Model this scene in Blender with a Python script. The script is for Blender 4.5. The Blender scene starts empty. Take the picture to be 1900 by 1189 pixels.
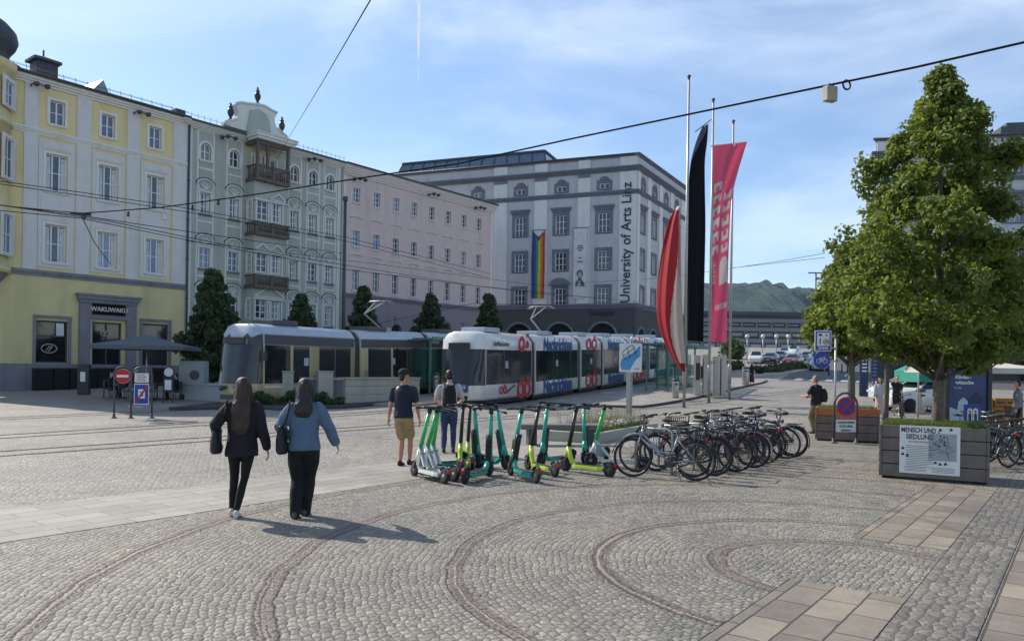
import bpy, bmesh, math, random
from mathutils import Vector, Matrix, noise
R = math.radians; PI = math.pi
scene = bpy.context.scene
COL = scene.collection
rnd = random.Random(7)

# ------------------------------------------------------------------ camera numbers
F_PX = 1427.0; PX0, PY0 = 950.0, 683.0; ROLL = math.atan(0.0157); CAMH = 1.83
def ray(px, py):
    du, dv = px-PX0, py-PY0
    c, s = math.cos(ROLL), math.sin(ROLL)
    return Vector(((du*c+dv*s)/F_PX, 1.0, (du*s-dv*c)/F_PX))
def g(y):                      # height of the ground: the street climbs towards the bridge
    if y < 34: return 0.0
    if y < 42: return 0.0025*(y-34)**2
    if y < 70: return 0.16+0.04*(y-42)
    if y < 200: return 1.28+0.053*(y-70)
    return 8.17
def G(px, py):                 # ground point seen at a pixel
    r = ray(px, py)
    y = 1.0
    while y < 220 and CAMH + r.z*y > g(y): y += 0.05
    return Vector((r.x*y, y, g(y)))
def D(px, py, d):              # point at depth d
    r = ray(px, py); return Vector((r.x*d, d, CAMH+r.z*d))
E1 = Vector((0.60, 0.80, 0)); E2 = Vector((0.80, -0.60, 0))      # along / across the plaza
def SN(s, n): p = E1*s+E2*n; return Vector((p.x, p.y, g(p.y)))
TD = Vector((0.44, 0.898, 0)).normalized(); TN = Vector((TD.y, -TD.x, 0))   # along / right of the trams

# ------------------------------------------------------------------ materials
MATS = {}
def nt(m):
    m.use_nodes = True; t = m.node_tree; t.nodes.clear()
    o = t.nodes.new('ShaderNodeOutputMaterial'); p = t.nodes.new('ShaderNodeBsdfPrincipled')
    t.links.new(p.outputs[0], o.inputs[0]); return t, p, o
def rgb(h):
    if isinstance(h, str):
        h = h.lstrip('#'); c = [int(h[i:i+2], 16)/255 for i in (0, 2, 4)]
        return tuple((x/12.92 if x < .04045 else ((x+.055)/1.055)**2.4) for x in c)+(1,)
    return tuple(h)+(1,) if len(h) == 3 else tuple(h)
def pm(name, col, rough=.75, metal=0, var=.12, scale=2.5, bump=0.0, bscale=60, coat=0, spec=.5, grime=0.0, coord='Object'):
    if name in MATS: return MATS[name]
    m = bpy.data.materials.new(name); t, p, o = nt(m); N, L = t.nodes, t.links
    c = rgb(col)
    tc = N.new('ShaderNodeTexCoord')
    n1 = N.new('ShaderNodeTexNoise'); n1.inputs['Scale'].default_value = scale; n1.inputs['Detail'].default_value = 6
    n1.inputs['Roughness'].default_value = .65
    L.new(tc.outputs[coord], n1.inputs['Vector'])
    mx = N.new('ShaderNodeMix'); mx.data_type = 'RGBA'
    mx.inputs['A'].default_value = tuple(x*(1-var) for x in c[:3])+(1,)
    mx.inputs['B'].default_value = tuple(min(1, x*(1+var)) for x in c[:3])+(1,)
    mr = N.new('ShaderNodeMapRange'); mr.inputs[1].default_value = .3; mr.inputs[2].default_value = .7
    L.new(n1.outputs[0], mr.inputs[0]); L.new(mr.outputs[0], mx.inputs['Factor'])
    out = mx.outputs['Result']
    if grime > 0:
        n2 = N.new('ShaderNodeTexNoise'); n2.inputs['Scale'].default_value = scale*.35; n2.inputs['Detail'].default_value = 8
        mp = N.new('ShaderNodeMapping'); mp.inputs['Scale'].default_value = (3, 3, .35)
        L.new(tc.outputs[coord], mp.inputs[0]); L.new(mp.outputs[0], n2.inputs['Vector'])
        r2 = N.new('ShaderNodeMapRange'); r2.inputs[1].default_value = .5; r2.inputs[2].default_value = .75
        r2.inputs[4].default_value = grime
        L.new(n2.outputs[0], r2.inputs[0])
        m2 = N.new('ShaderNodeMix'); m2.data_type = 'RGBA'; m2.inputs['B'].default_value = tuple(x*.45 for x in c[:3])+(1,)
        L.new(r2.outputs[0], m2.inputs['Factor']); L.new(out, m2.inputs['A']); out = m2.outputs['Result']
    L.new(out, p.inputs['Base Color'])
    p.inputs['Roughness'].default_value = rough; p.inputs['Metallic'].default_value = metal
    p.inputs['Coat Weight'].default_value = coat; p.inputs['Specular IOR Level'].default_value = spec
    if bump > 0:
        nb = N.new('ShaderNodeTexNoise'); nb.inputs['Scale'].default_value = bscale; nb.inputs['Detail'].default_value = 5
        L.new(tc.outputs[coord], nb.inputs['Vector'])
        b = N.new('ShaderNodeBump'); b.inputs['Strength'].default_value = bump; b.inputs['Distance'].default_value = .02
        L.new(nb.outputs[0], b.inputs['Height']); L.new(b.outputs[0], p.inputs['Normal'])
    MATS[name] = m; return m

class NG:                       # tiny helper to write node maths
    def __init__(s, m): s.t, s.p, s.o = nt(m); s.N, s.L = s.t.nodes, s.t.links
    def new(s, ty): return s.N.new(ty)
    def put(s, sock, v):
        if isinstance(v, (int, float)): sock.default_value = v
        elif isinstance(v, tuple): sock.default_value = v
        else: s.L.new(v, sock)
    def m(s, op, a, b=0.0, c=0.0):
        n = s.N.new('ShaderNodeMath'); n.operation = op
        s.put(n.inputs[0], a); s.put(n.inputs[1], b); s.put(n.inputs[2], c); return n.outputs[0]
    def mix(s, f, a, b):
        n = s.N.new('ShaderNodeMix'); n.data_type = 'RGBA'
        s.put(n.inputs['Factor'], f); s.put(n.inputs['A'], a); s.put(n.inputs['B'], b); return n.outputs['Result']
    def comb(s, x, y, z=0.0):
        n = s.N.new('ShaderNodeCombineXYZ'); s.put(n.inputs[0], x); s.put(n.inputs[1], y); s.put(n.inputs[2], z); return n.outputs[0]
    def noise(s, v, sc, det=4, r=.6, col=False):
        n = s.N.new('ShaderNodeTexNoise'); n.inputs['Scale'].default_value = sc; n.inputs['Detail'].default_value = det
        n.inputs['Roughness'].default_value = r
        if v is not None: s.L.new(v, n.inputs['Vector'])
        return n.outputs[1] if col else n.outputs[0]
    def rng(s, v, a, b, c=0.0, d=1.0):
        n = s.N.new('ShaderNodeMapRange'); s.put(n.inputs[0], v)
        for i, x in enumerate((a, b, c, d)): n.inputs[i+1].default_value = x
        return n.outputs[0]

# ------------------------------------------------------------------ mesh builder
class MB:
    def __init__(s): s.v = []; s.f = []; s.m = []; s.s = []
    def add(s, vs, fs, mi=0, sm=False):
        o = len(s.v); s.v.extend([tuple(x) for x in vs])
        for f in fs: s.f.append(tuple(i+o for i in f)); s.m.append(mi); s.s.append(sm)
        return s
    def box(s, x0, x1, y0, y1, z0, z1, mi=0):
        if x0 > x1: x0, x1 = x1, x0
        if y0 > y1: y0, y1 = y1, y0
        if z0 > z1: z0, z1 = z1, z0
        vs = [(x, y, z) for z in (z0, z1) for y in (y0, y1) for x in (x0, x1)]
        return s.add(vs, [(0, 2, 3, 1), (4, 5, 7, 6), (0, 1, 5, 4), (1, 3, 7, 5), (3, 2, 6, 7), (2, 0, 4, 6)], mi)
    def bar(s, a, b, w, h=None, mi=0, up=(0, 0, 1)):     # rectangular bar from a to b
        a, b = Vector(a), Vector(b); h = h or w; d = (b-a).normalized(); u = Vector(up)
        if abs(d.dot(u)) > .98: u = Vector((1, 0, 0))
        x = d.cross(u).normalized(); y = x.cross(d).normalized()
        vs = [p+x*sx*w/2+y*sy*h/2 for p in (a, b) for sx, sy in ((-1, -1), (1, -1), (1, 1), (-1, 1))]
        return s.add(vs, [(3, 2, 1, 0), (4, 5, 6, 7), (0, 1, 5, 4), (1, 2, 6, 5), (2, 3, 7, 6), (3, 0, 4, 7)], mi)
    def tube(s, pts, r, n=8, mi=0, cap=True, closed=False, flat=1.0):
        pts = [Vector(p) for p in pts]; k = len(pts)
        rs = r if isinstance(r, (list, tuple)) else [r]*k
        o = len(s.v); px = None
        for i, p in enumerate(pts):
            if closed: d = pts[(i+1) % k]-pts[i-1]
            else: d = pts[min(i+1, k-1)]-pts[max(i-1, 0)]
            d.normalize()
            if px is None:
                u = Vector((0, 0, 1)) if abs(d.z) < .9 else Vector((1, 0, 0)); px = d.cross(u).normalized()
            px = (px-d*px.dot(d)).normalized(); py = d.cross(px)
            for j in range(n):
                a = 2*PI*j/n; s.v.append(tuple(p+(px*math.cos(a)+py*math.sin(a)*flat)*rs[i]))
        for i in range(k if closed else k-1):
            for j in range(n):
                a = o+i*n+j; b = o+i*n+(j+1) % n; i2 = (i+1) % k
                s.f.append((a, b, o+i2*n+(j+1) % n, o+i2*n+j)); s.m.append(mi); s.s.append(True)
        if cap and not closed:
            s.f.append(tuple(o+j for j in reversed(range(n)))); s.m.append(mi); s.s.append(False)
            s.f.append(tuple(o+(k-1)*n+j for j in range(n))); s.m.append(mi); s.s.append(False)
        return s
    def loft(s, rings, mi=0, cap=True, sm=True):
        o = len(s.v); n = len(rings[0])
        for r in rings: s.v.extend([tuple(p) for p in r])
        for i in range(len(rings)-1):
            for j in range(n):
                s.f.append((o+i*n+j, o+i*n+(j+1) % n, o+(i+1)*n+(j+1) % n, o+(i+1)*n+j)); s.m.append(mi); s.s.append(sm)
        if cap:
            s.f.append(tuple(o+j for j in reversed(range(n)))); s.m.append(mi); s.s.append(False)
            s.f.append(tuple(o+(len(rings)-1)*n+j for j in range(n))); s.m.append(mi); s.s.append(False)
        return s
    def ering(s, c, rx, ry, n=16, ax=(1, 0, 0), ay=(0, 1, 0)):
        c = Vector(c); ax = Vector(ax); ay = Vector(ay)
        return [c+ax*rx*math.cos(2*PI*i/n)+ay*ry*math.sin(2*PI*i/n) for i in range(n)]
    def lathe(s, prof, c=(0, 0, 0), n=16, mi=0, axis='z'):
        c = Vector(c); rings = []
        for r, z in prof:
            rg = []
            for i in range(n):
                a = 2*PI*i/n; x, y = r*math.cos(a), r*math.sin(a)
                rg.append(c+(Vector((x, y, z)) if axis == 'z' else Vector((z, x, y)) if axis == 'x' else Vector((y, z, x))))
            rings.append(rg)
        return s.loft(rings, mi)
    def prism(s, pts, h, mi=0, plane='xz', o=0.0):       # outline in xz, thickness from o to o+h along y (or xy / yz)
        def P(a, b, c): return (a, c, b) if plane == 'xz' else ((a, b, c) if plane == 'xy' else (c, a, b))
        n = len(pts); vs = [P(a, b, o) for a, b in pts]+[P(a, b, o+h) for a, b in pts]
        fs = [tuple(range(n)), tuple(reversed(range(n, 2*n)))]+[(i, n+i, n+(i+1) % n, (i+1) % n) for i in range(n)]
        return s.add(vs, fs, mi)
    def quad(s, a, b, c, d, mi=0): return s.add([a, b, c, d], [(0, 1, 2, 3)], mi)
    def sphere(s, c, r, n=12, mi=0, sz=1.0):
        return s.lathe([(max(1e-4, r*math.sin(PI*i/n)), -r*sz*math.cos(PI*i/n)) for i in range(n+1)], c, n, mi)
    def xf(s, M):
        s.v = [tuple(M @ Vector(p)) for p in s.v]; return s
    def mesh(s, name, mats):
        me = bpy.data.meshes.new(name); me.from_pydata(s.v, [], s.f)
        for m in (mats if isinstance(mats, (list, tuple)) else [mats]): me.materials.append(m)
        me.polygons.foreach_set('material_index', s.m); me.polygons.foreach_set('use_smooth', s.s)
        bm = bmesh.new(); bm.from_mesh(me); bmesh.ops.recalc_face_normals(bm, faces=bm.faces); bm.to_mesh(me); bm.free()
        me.update(); return me
    def build(s, name, mats, parent=None, loc=(0, 0, 0), rz=0, bevel=0, label=None):
        return link(name, s.mesh(name, mats), parent, loc, rz, bevel, label)
def link(name, me, parent=None, loc=(0, 0, 0), rz=0, bevel=0, label=None):
    o = bpy.data.objects.new(name, me); COL.objects.link(o); o.parent = parent; o.location = loc; o.rotation_euler = (0, 0, rz)
    if bevel:
        b = o.modifiers.new('bevel', 'BEVEL'); b.width = bevel; b.segments = 2; b.limit_method = 'ANGLE'
    if label: o['label'] = label
    return o
def tag(o, label=None, cat=None, group=None, kind=None):
    if label: o['label'] = label
    if cat: o['category'] = cat
    if group: o['group'] = group
    if kind: o['kind'] = kind
    return o
def empty(name, loc=(0, 0, 0), rz=0, label=None, cat=None, group=None):
    o = bpy.data.objects.new(name, None); COL.objects.link(o); o.location = loc; o.rotation_euler = (0, 0, rz)
    o.empty_display_size = .2; return tag(o, label, cat, group)
def copy_tree(o, parent=None):
    c = o.copy(); COL.objects.link(c); c.parent = parent
    for ch in list(o.children): copy_tree(ch, c)
    return c
_T = {}
_TS = bpy.data.scenes.new('workbench')
def bake(ob):                      # evaluate one object alone, in a scratch scene
    _TS.collection.objects.link(ob)
    with bpy.context.temp_override(scene=_TS, view_layer=_TS.view_layers[0]):
        me = bpy.data.meshes.new_from_object(ob.evaluated_get(bpy.context.evaluated_depsgraph_get()))
    _TS.collection.objects.unlink(ob); return me
def text_mesh(txt, size, extrude=.004, align='CENTER', bold=0.0, sx=1.0, spacing=1.0):
    cu = bpy.data.curves.new('txt', 'FONT'); cu.body = txt; cu.size = size; cu.extrude = extrude; cu.align_x = align; cu.align_y = 'CENTER'
    cu.offset = bold; cu.resolution_u = 3; cu.space_character = spacing
    ob = bpy.data.objects.new('txt', cu); me = bake(ob)
    bpy.data.objects.remove(ob); bpy.data.curves.remove(cu)
    if sx != 1.0: me.transform(Matrix.Diagonal((sx, 1, 1, 1)))
    return me
def text(name, txt, size, m, parent, loc, rot=(PI/2, 0, 0), **k):
    me = text_mesh(txt, size, **k); me.name = name; me.materials.clear(); me.materials.append(m)
    o = link(name, me, parent, loc); o.rotation_euler = rot; return o
def remesh(mb, voxel=.012, smooth=4, mats=None, name='m', mi_keep=False):
    me = mb.mesh(name, mats or [])
    ob = bpy.data.objects.new('tmp', me)
    md = ob.modifiers.new('r', 'REMESH'); md.mode = 'VOXEL'; md.voxel_size = voxel; md.use_smooth_shade = True
    sm = ob.modifiers.new('s', 'SMOOTH'); sm.iterations = smooth; sm.factor = .5
    out = bake(ob)
    bpy.data.objects.remove(ob); bpy.data.meshes.remove(me)
    out.name = name; out.materials.clear()
    for m in (mats if isinstance(mats, (list, tuple)) else [mats]): out.materials.append(m)
    out.polygons.foreach_set('use_smooth', [True]*len(out.polygons)); return out

# ------------------------------------------------------------------ world, sun, camera
SUN_EL = 39.0; SUN_DIR = Vector((-0.82, 0.57, 0)).normalized()       # horizontal direction towards the sun
w = bpy.data.worlds.new('World'); scene.world = w; w.use_nodes = True
t = w.node_tree; t.nodes.clear(); N, L = t.nodes, t.links
wo = N.new('ShaderNodeOutputWorld'); bg = N.new('ShaderNodeBackground'); L.new(bg.outputs[0], wo.inputs[0])
sky = N.new('ShaderNodeTexSky'); sky.sky_type = 'NISHITA'; sky.sun_disc = False
sky.sun_elevation = R(SUN_EL); sky.sun_rotation = math.atan2(SUN_DIR.x, SUN_DIR.y)
sky.air_density = 1.0; sky.dust_density = .5; sky.ozone_density = 2.5; sky.altitude = 300
tc = N.new('ShaderNodeTexCoord'); mp = N.new('ShaderNodeMapping'); mp.inputs['Scale'].default_value = (1.0, 1.6, 4.2)
mp.inputs['Rotation'].default_value = (R(6), R(-16), R(20))
L.new(tc.outputs['Generated'], mp.inputs[0])
n1 = N.new('ShaderNodeTexNoise'); n1.inputs['Scale'].default_value = 1.5; n1.inputs['Detail'].default_value = 9; n1.inputs['Roughness'].default_value = .58; n1.inputs['Distortion'].default_value = .5
L.new(mp.outputs[0], n1.inputs['Vector'])
n2 = N.new('ShaderNodeTexNoise'); n2.inputs['Scale'].default_value = .9; n2.inputs['Detail'].default_value = 2
L.new(tc.outputs['Generated'], n2.inputs['Vector'])
mr = N.new('ShaderNodeMapRange'); mr.inputs[1].default_value = .36; mr.inputs[2].default_value = .8; mr.inputs[4].default_value = .62; mr.interpolation_type = 'SMOOTHSTEP'
L.new(n1.outputs[0], mr.inputs[0])
m2 = N.new('ShaderNodeMapRange'); m2.inputs[1].default_value = .3; m2.inputs[2].default_value = .62
L.new(n2.outputs[0], m2.inputs[0])
mm = N.new('ShaderNodeMath'); mm.operation = 'MULTIPLY'; L.new(mr.outputs[0], mm.inputs[0]); L.new(m2.outputs[0], mm.inputs[1])
mx = N.new('ShaderNodeMix'); mx.data_type = 'RGBA'; mx.inputs['B'].default_value = (6.8, 7.4, 8.2, 1)
L.new(mm.outputs[0], mx.inputs['Factor']); L.new(sky.outputs[0], mx.inputs['A']); L.new(mx.outputs['Result'], bg.inputs[0])
bg.inputs[1].default_value = 0.125
sl = bpy.data.lights.new('sun', 'SUN'); sl.energy = 3.8; sl.angle = R(.5); sl.color = (1, .93, .82)
so = bpy.data.objects.new('sun', sl); COL.objects.link(so)
sv = Vector((SUN_DIR.x*math.cos(R(SUN_EL)), SUN_DIR.y*math.cos(R(SUN_EL)), math.sin(R(SUN_EL))))
so.rotation_euler = sv.to_track_quat('Z', 'Y').to_euler()
cd = bpy.data.cameras.new('camera'); co = bpy.data.objects.new('camera', cd); COL.objects.link(co); scene.camera = co
cd.sensor_width = 36; cd.lens = 36*F_PX/1900; cd.shift_y = (PY0-594.5)/1900; cd.clip_end = 9000; cd.clip_start = .1
co.matrix_world = Matrix.Translation((0, 0, CAMH)) @ Matrix.Rotation(R(90), 4, 'X') @ Matrix.Rotation(ROLL, 4, 'Z')
vs = scene.view_settings; vs.view_transform = 'Standard'; vs.look = 'None'; vs.gamma = 1; vs.exposure = .55
# ------------------------------------------------------------------ ground
def sett_mat(name, mode='straight', vor=False, c1='#8d8880', c2='#aaa59b', mort='#5f5b54', bw=.13, rh=.105, msz=.011, warp=.02, tint=None, bump=.9):
    m = bpy.data.materials.new(name); n = NG(m)
    pos = n.new('ShaderNodeNewGeometry').outputs['Position']
    sp = n.new('ShaderNodeSeparateXYZ'); n.L.new(pos, sp.inputs[0]); X, Y = sp.outputs[0], sp.outputs[1]
    u = n.m('ADD', n.m('MULTIPLY', X, .6), n.m('MULTIPLY', Y, .8)); v = n.m('ADD', n.m('MULTIPLY', X, .8), n.m('MULTIPLY', Y, -.6))
    band = None
    if mode == 'rings':
        cx, cy = 3.15, 7.2
        dx, dy = n.m('SUBTRACT', X, cx), n.m('SUBTRACT', Y, cy)
        rw = n.noise(pos, .9, 3)
        r = n.m('ADD', n.m('SQRT', n.m('ADD', n.m('MULTIPLY', dx, dx), n.m('MULTIPLY', dy, dy))), n.m('MULTIPLY', n.m('SUBTRACT', rw, .5), .16))
        th = n.m('ARCTAN2', dy, dx)
        radii = [1.15, 2.28, 3.62, 5.15, 6.7, 8.25, 9.8, 11.4, 13.0, 14.6]
        mult = .7
        for i, q in enumerate(radii):
            nx = radii[i+1] if i+1 < len(radii) else q+1.6
            prev = radii[i-1] if i else 0.0
            step = (q+nx)/2-(prev+q)/2
            mult = n.m('ADD', mult, n.m('MULTIPLY', n.m('GREATER_THAN', r, q), step))
        ins = n.m('LESS_THAN', r, 1.0); out_ = n.m('SUBTRACT', 1.0, ins)
        u = n.m('ADD', n.m('MULTIPLY', n.m('MULTIPLY', th, mult), out_), n.m('MULTIPLY', u, ins)); v = n.m('ADD', n.m('MULTIPLY', r, out_), n.m('MULTIPLY', v, ins))
        lam = None
        for q in radii:
            b = n.m('LESS_THAN', n.m('ABSOLUTE', n.m('SUBTRACT', r, q+.02)), .09)
            band = b if band is None else n.m('MAXIMUM', band, b)
            c_ = n.m('LESS_THAN', n.m('ABSOLUTE', n.m('SUBTRACT', r, q+.025)), .012); lam = c_ if lam is None else n.m('MAXIMUM', lam, c_)
    wn = n.noise(pos, 5.0, 3, .6, col=True)
    ws = n.new('ShaderNodeSeparateColor'); n.L.new(wn, ws.inputs[0])
    u = n.m('ADD', u, n.m('MULTIPLY', n.m('SUBTRACT', ws.outputs[0], .5), warp*3)); v = n.m('ADD', v, n.m('MULTIPLY', n.m('SUBTRACT', ws.outputs[1], .5), warp*2))
    def brick(u, v, bw, rh, msz, c1, c2, mort, off=.5):
        b = n.new('ShaderNodeTexBrick'); b.offset = off
        n.L.new(n.comb(u, v), b.inputs['Vector']); b.inputs['Scale'].default_value = 1
        b.inputs['Brick Width'].default_value = bw; b.inputs['Row Height'].default_value = rh
        b.inputs['Mortar Size'].default_value = msz; b.inputs['Mortar Smooth'].default_value = .45; b.inputs['Bias'].default_value = -.1
        b.inputs['Color1'].default_value = rgb(c1); b.inputs['Color2'].default_value = rgb(c2); b.inputs['Mortar'].default_value = rgb(mort)
        return b
    b = brick(u, v, bw, rh, msz, c1, c2, mort)
    col, fac = b.outputs[0], b.outputs[1]
    if vor:
        un, vn = n.m('DIVIDE', u, bw), n.m('DIVIDE', v, rh); un = n.m('ADD', un, n.m('MULTIPLY', n.m('MODULO', n.m('FLOOR', n.m('ADD', vn, 1000.0)), 2.0), .5))
        vec = n.comb(un, vn)
        e = n.new('ShaderNodeTexVoronoi'); e.voronoi_dimensions = '2D'; e.feature = 'DISTANCE_TO_EDGE'; e.inputs['Randomness'].default_value = .5; e.inputs['Scale'].default_value = 1; n.L.new(vec, e.inputs['Vector'])
        f1 = n.new('ShaderNodeTexVoronoi'); f1.voronoi_dimensions = '2D'; f1.inputs['Randomness'].default_value = .5; f1.inputs['Scale'].default_value = 1; n.L.new(vec, f1.inputs['Vector'])
        rs = n.new('ShaderNodeSeparateColor'); n.L.new(f1.outputs['Color'], rs.inputs[0])
        stone = n.mix(n.m('POWER', rs.outputs[0], 1.2), rgb(c1), rgb(c2))
        stone = n.mix(n.rng(rs.outputs[1], .86, .94, 0, .55), stone, rgb('#8f8078'))
        fac = n.rng(e.outputs['Distance'], .0, .11, 1.0, 0.0)
        col = n.mix(n.rng(e.outputs['Distance'], .015, .075, .85, 0.0), stone, rgb(mort)); dome = n.rng(e.outputs['Distance'], 0, .3)
    if band is not None:
        b2 = brick(u, n.m('ADD', v, .0), .19, .098, .011, '#6d625b', '#82776e', '#524b45')
        col = n.mix(band, col, b2.outputs[0])
        fac = n.m('ADD', n.m('MULTIPLY', b2.outputs[1], band), n.m('MULTIPLY', fac, n.m('SUBTRACT', 1.0, band)))
    if band is not None: col = n.mix(n.m('MULTIPLY', lam, .6), col, rgb('#a8a096'))
    big = n.noise(pos, .35, 6, .65); mid = n.noise(pos, 2.7, 5, .7); fine = n.noise(pos, 38, 4, .7)
    tcol = n.mix(n.rng(big, .35, .65), (.80, .80, .82, 1), (1.13, 1.10, 1.04, 1))
    mul = n.new('ShaderNodeMix'); mul.data_type = 'RGBA'; mul.blend_type = 'MULTIPLY'; mul.inputs['Factor'].default_value = 1
    n.L.new(col, mul.inputs['A']); n.L.new(tcol, mul.inputs['B'])
    m3 = n.new('ShaderNodeMix'); m3.data_type = 'RGBA'; m3.blend_type = 'MULTIPLY'; m3.inputs['Factor'].default_value = 1
    n.L.new(mul.outputs['Result'], m3.inputs['A'])
    n.L.new(n.mix(n.rng(n.m('ADD', n.m('MULTIPLY', mid, .6), n.m('MULTIPLY', fine, .4)), .35, .68), (.78, .77, .76, 1), (1.14, 1.14, 1.12, 1)), m3.inputs['B'])
    n.L.new(m3.outputs['Result'], n.p.inputs['Base Color'])
    n.L.new(n.rng(mid, .3, .7, .55, .85), n.p.inputs['Roughness'])
    n.p.inputs['Specular IOR Level'].default_value = .45
    h = n.m('ADD', n.m('MULTIPLY', dome if vor else n.m('SUBTRACT', 1.0, fac), 1.0), n.m('MULTIPLY', n.noise(pos, 24, 4, .65), .55))
    bp = n.new('ShaderNodeBump'); bp.inputs['Strength'].default_value = bump; bp.inputs['Distance'].default_value = .011 if vor else .012
    n.L.new(h, bp.inputs['Height']); n.L.new(bp.outputs[0], n.p.inputs['Normal'])
    return m

M_SETT = sett_mat('setts_straight', vor=True, bw=.11, rh=.085, c1='#89857d', c2='#a7a299', mort='#5c5851', warp=.035)
M_RING = sett_mat('setts_rings', 'rings', vor=True, c1='#7c786f', c2='#9c978b', mort='#524e47', bw=.086, rh=.069, msz=.009, warp=.026)
M_SLABL = sett_mat('light_slabs', bw=.75, rh=.31, msz=.010, warp=.006, c1='#98938a', c2='#a9a49a', mort='#6f6a62', bump=.5)
M_SLABW = sett_mat('warm_slabs', bw=.52, rh=.285, msz=.011, warp=.01, c1='#7e766b', c2='#9b9182', mort='#55504a', bump=.6)
M_ROW = sett_mat('setts_rows', vor=True, bw=.13, rh=.095, warp=.03, c1='#716d66', c2='#8d887f', mort='#4c4843')
M_ASPH = pm('asphalt', (.085, .085, .09), .85, var=.2, scale=1.3, bump=.3, bscale=90)
M_PLAT = sett_mat('platform_slabs', bw=.6, rh=.4, msz=.008, warp=.003, c1='#8f8b84', c2='#a5a199', mort='#6c6861', bump=.3)
M_KERB = pm('kerb_granite', '#8f8d88', .7, var=.15, scale=4, bump=.3)
M_DKERB = pm('dark_kerb', '#3b3c3e', .7, var=.2, scale=4, bump=.3)
M_STEEL = pm('rail_steel', (.20, .19, .18), .35, metal=.8, var=.2)
M_GROOVE = pm('rail_groove', (.02, .02, .02), .9)

def strip_sn(name, s0, s1, n0, n1, off, m, kind='structure', step=1.0):
    mb = MB(); k = max(1, int((s1-s0)/step)); vs = []
    for i in range(k+1):
        s = s0+(s1-s0)*i/k
        for nn in (n0, n1):
            p = E1*s+E2*nn; vs.append((p.x, p.y, g(p.y)+off))
    mb.add(vs, [(2*i, 2*i+1, 2*i+3, 2*i+2) for i in range(k)])
    o = mb.build(name, m); tag(o, kind=kind); return o
# the big sheet
mb = MB()
ys = [-60, -20, 0, 10, 20, 28, 32, 34]+[34+i for i in range(1, 40)]+[76, 80, 90, 100, 120, 140, 170, 200, 260, 400, 900, 2500, 8500]
xs = [-4000, -1500, -300, -80, -50, -30, -10, 0, 10, 30, 50, 80, 300, 1500, 4000]
nx = len(xs)
mb.add([(x, y, g(y)) for y in ys for x in xs], [(j*nx+i, j*nx+i+1, (j+1)*nx+i+1, (j+1)*nx+i) for j in range(len(ys)-1) for i in range(nx-1)])
tag(mb.build('plaza_ground', M_SETT), kind='structure')
strip_sn('ring_paving', -6, 24, -8.66, -2.10, .004, M_RING)
strip_sn('light_slab_band', -14, 30, -10.65, -8.70, .005, M_SLABL)
# right-hand paving: slab patches, the rows of setts beside them and the outer slab band
strip_sn('ring_paving', 6.95, 9.15, -2.10, -1.16, .0041, M_RING)
strip_sn('ring_paving', 14.3, 24, -2.10, -1.16, .0041, M_RING)
strip_sn('slab_patch', -2, 6.95, -2.085, -1.16, .008, M_SLABW)
strip_sn('slab_patch', 9.15, 14.3, -2.085, -1.16, .008, M_SLABW)
strip_sn('sett_rows', -2, 26, -1.15, -.60, .006, M_ROW)
strip_sn('slab_band', -2, 26, -.59, .40, .008, M_SLABW)
strip_sn('sett_rows', -2, 26, .41, 5, .006, M_ROW)

# tram tracks: each rail a steel head with a groove beside it
def track(name, pts, off=.009, gauge=.9, m0=None):
    mb = MB(); P = [Vector((a, b, 0)) for a, b in pts]
    # densify
    Q = []
    for a, b in zip(P[:-1], P[1:]):
        k = max(1, int((b-a).length/1.0))
        for i in range(k): Q.append(a.lerp(b, i/k))
    Q.append(P[-1])
    for _ in range(30): Q = [Q[0]]+[(Q[i-1]+Q[i]*2+Q[i+1])/4 for i in range(1, len(Q)-1)]+[Q[-1]]
    for side in (-1, 1):
        for (a, b, mi) in ((-.045, .03, 0), (.03, .075, 1)):
            vs = []
            for i, p in enumerate(Q):
                d = (Q[min(i+1, len(Q)-1)]-Q[max(0, i-1)]).normalized(); nn = Vector((d.y, -d.x, 0))
                for e in (a, b):
                    q = p+nn*(side*gauge/2-side*e); vs.append((q.x, q.y, g(q.y)+off))
            mb.add(vs, [(2*i, 2*i+1, 2*i+3, 2*i+2) for i in range(len(Q)-1)], mi)
    tag(mb.build(name, [M_STEEL, M_GROOVE]), kind='structure')
T0 = Vector((-1.13, 35.9, 0))
def TQ(t, q): p = T0+TD*t+TN*q; return Vector((p.x, p.y, g(p.y)))
a = TQ(-6, -1.15); b = TQ(50, -1.15); e = SN(-14, -20.2)
track('tram_track', [(e.x, e.y), (SN(2, -20.4).x, SN(2, -20.4).y), (SN(10, -20.9).x, SN(10, -20.9).y), (a.x, a.y), (b.x, b.y)])
a2 = TQ(-20, -7.95); b2 = TQ(50, -7.95); e = SN(-14, -26.4)
track('tram_track', [(e.x, e.y), (SN(-2, -26.6).x, SN(-2, -26.6).y), (a2.x, a2.y), (b2.x, b2.y)])
track('tram_track', [tuple(SN(-14, -17.0))[:2], tuple(SN(14, -17.0))[:2], tuple(SN(30, -17.3))[:2], tuple(SN(60, -15.5))[:2], tuple(SN(95, -11))[:2]])

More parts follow.
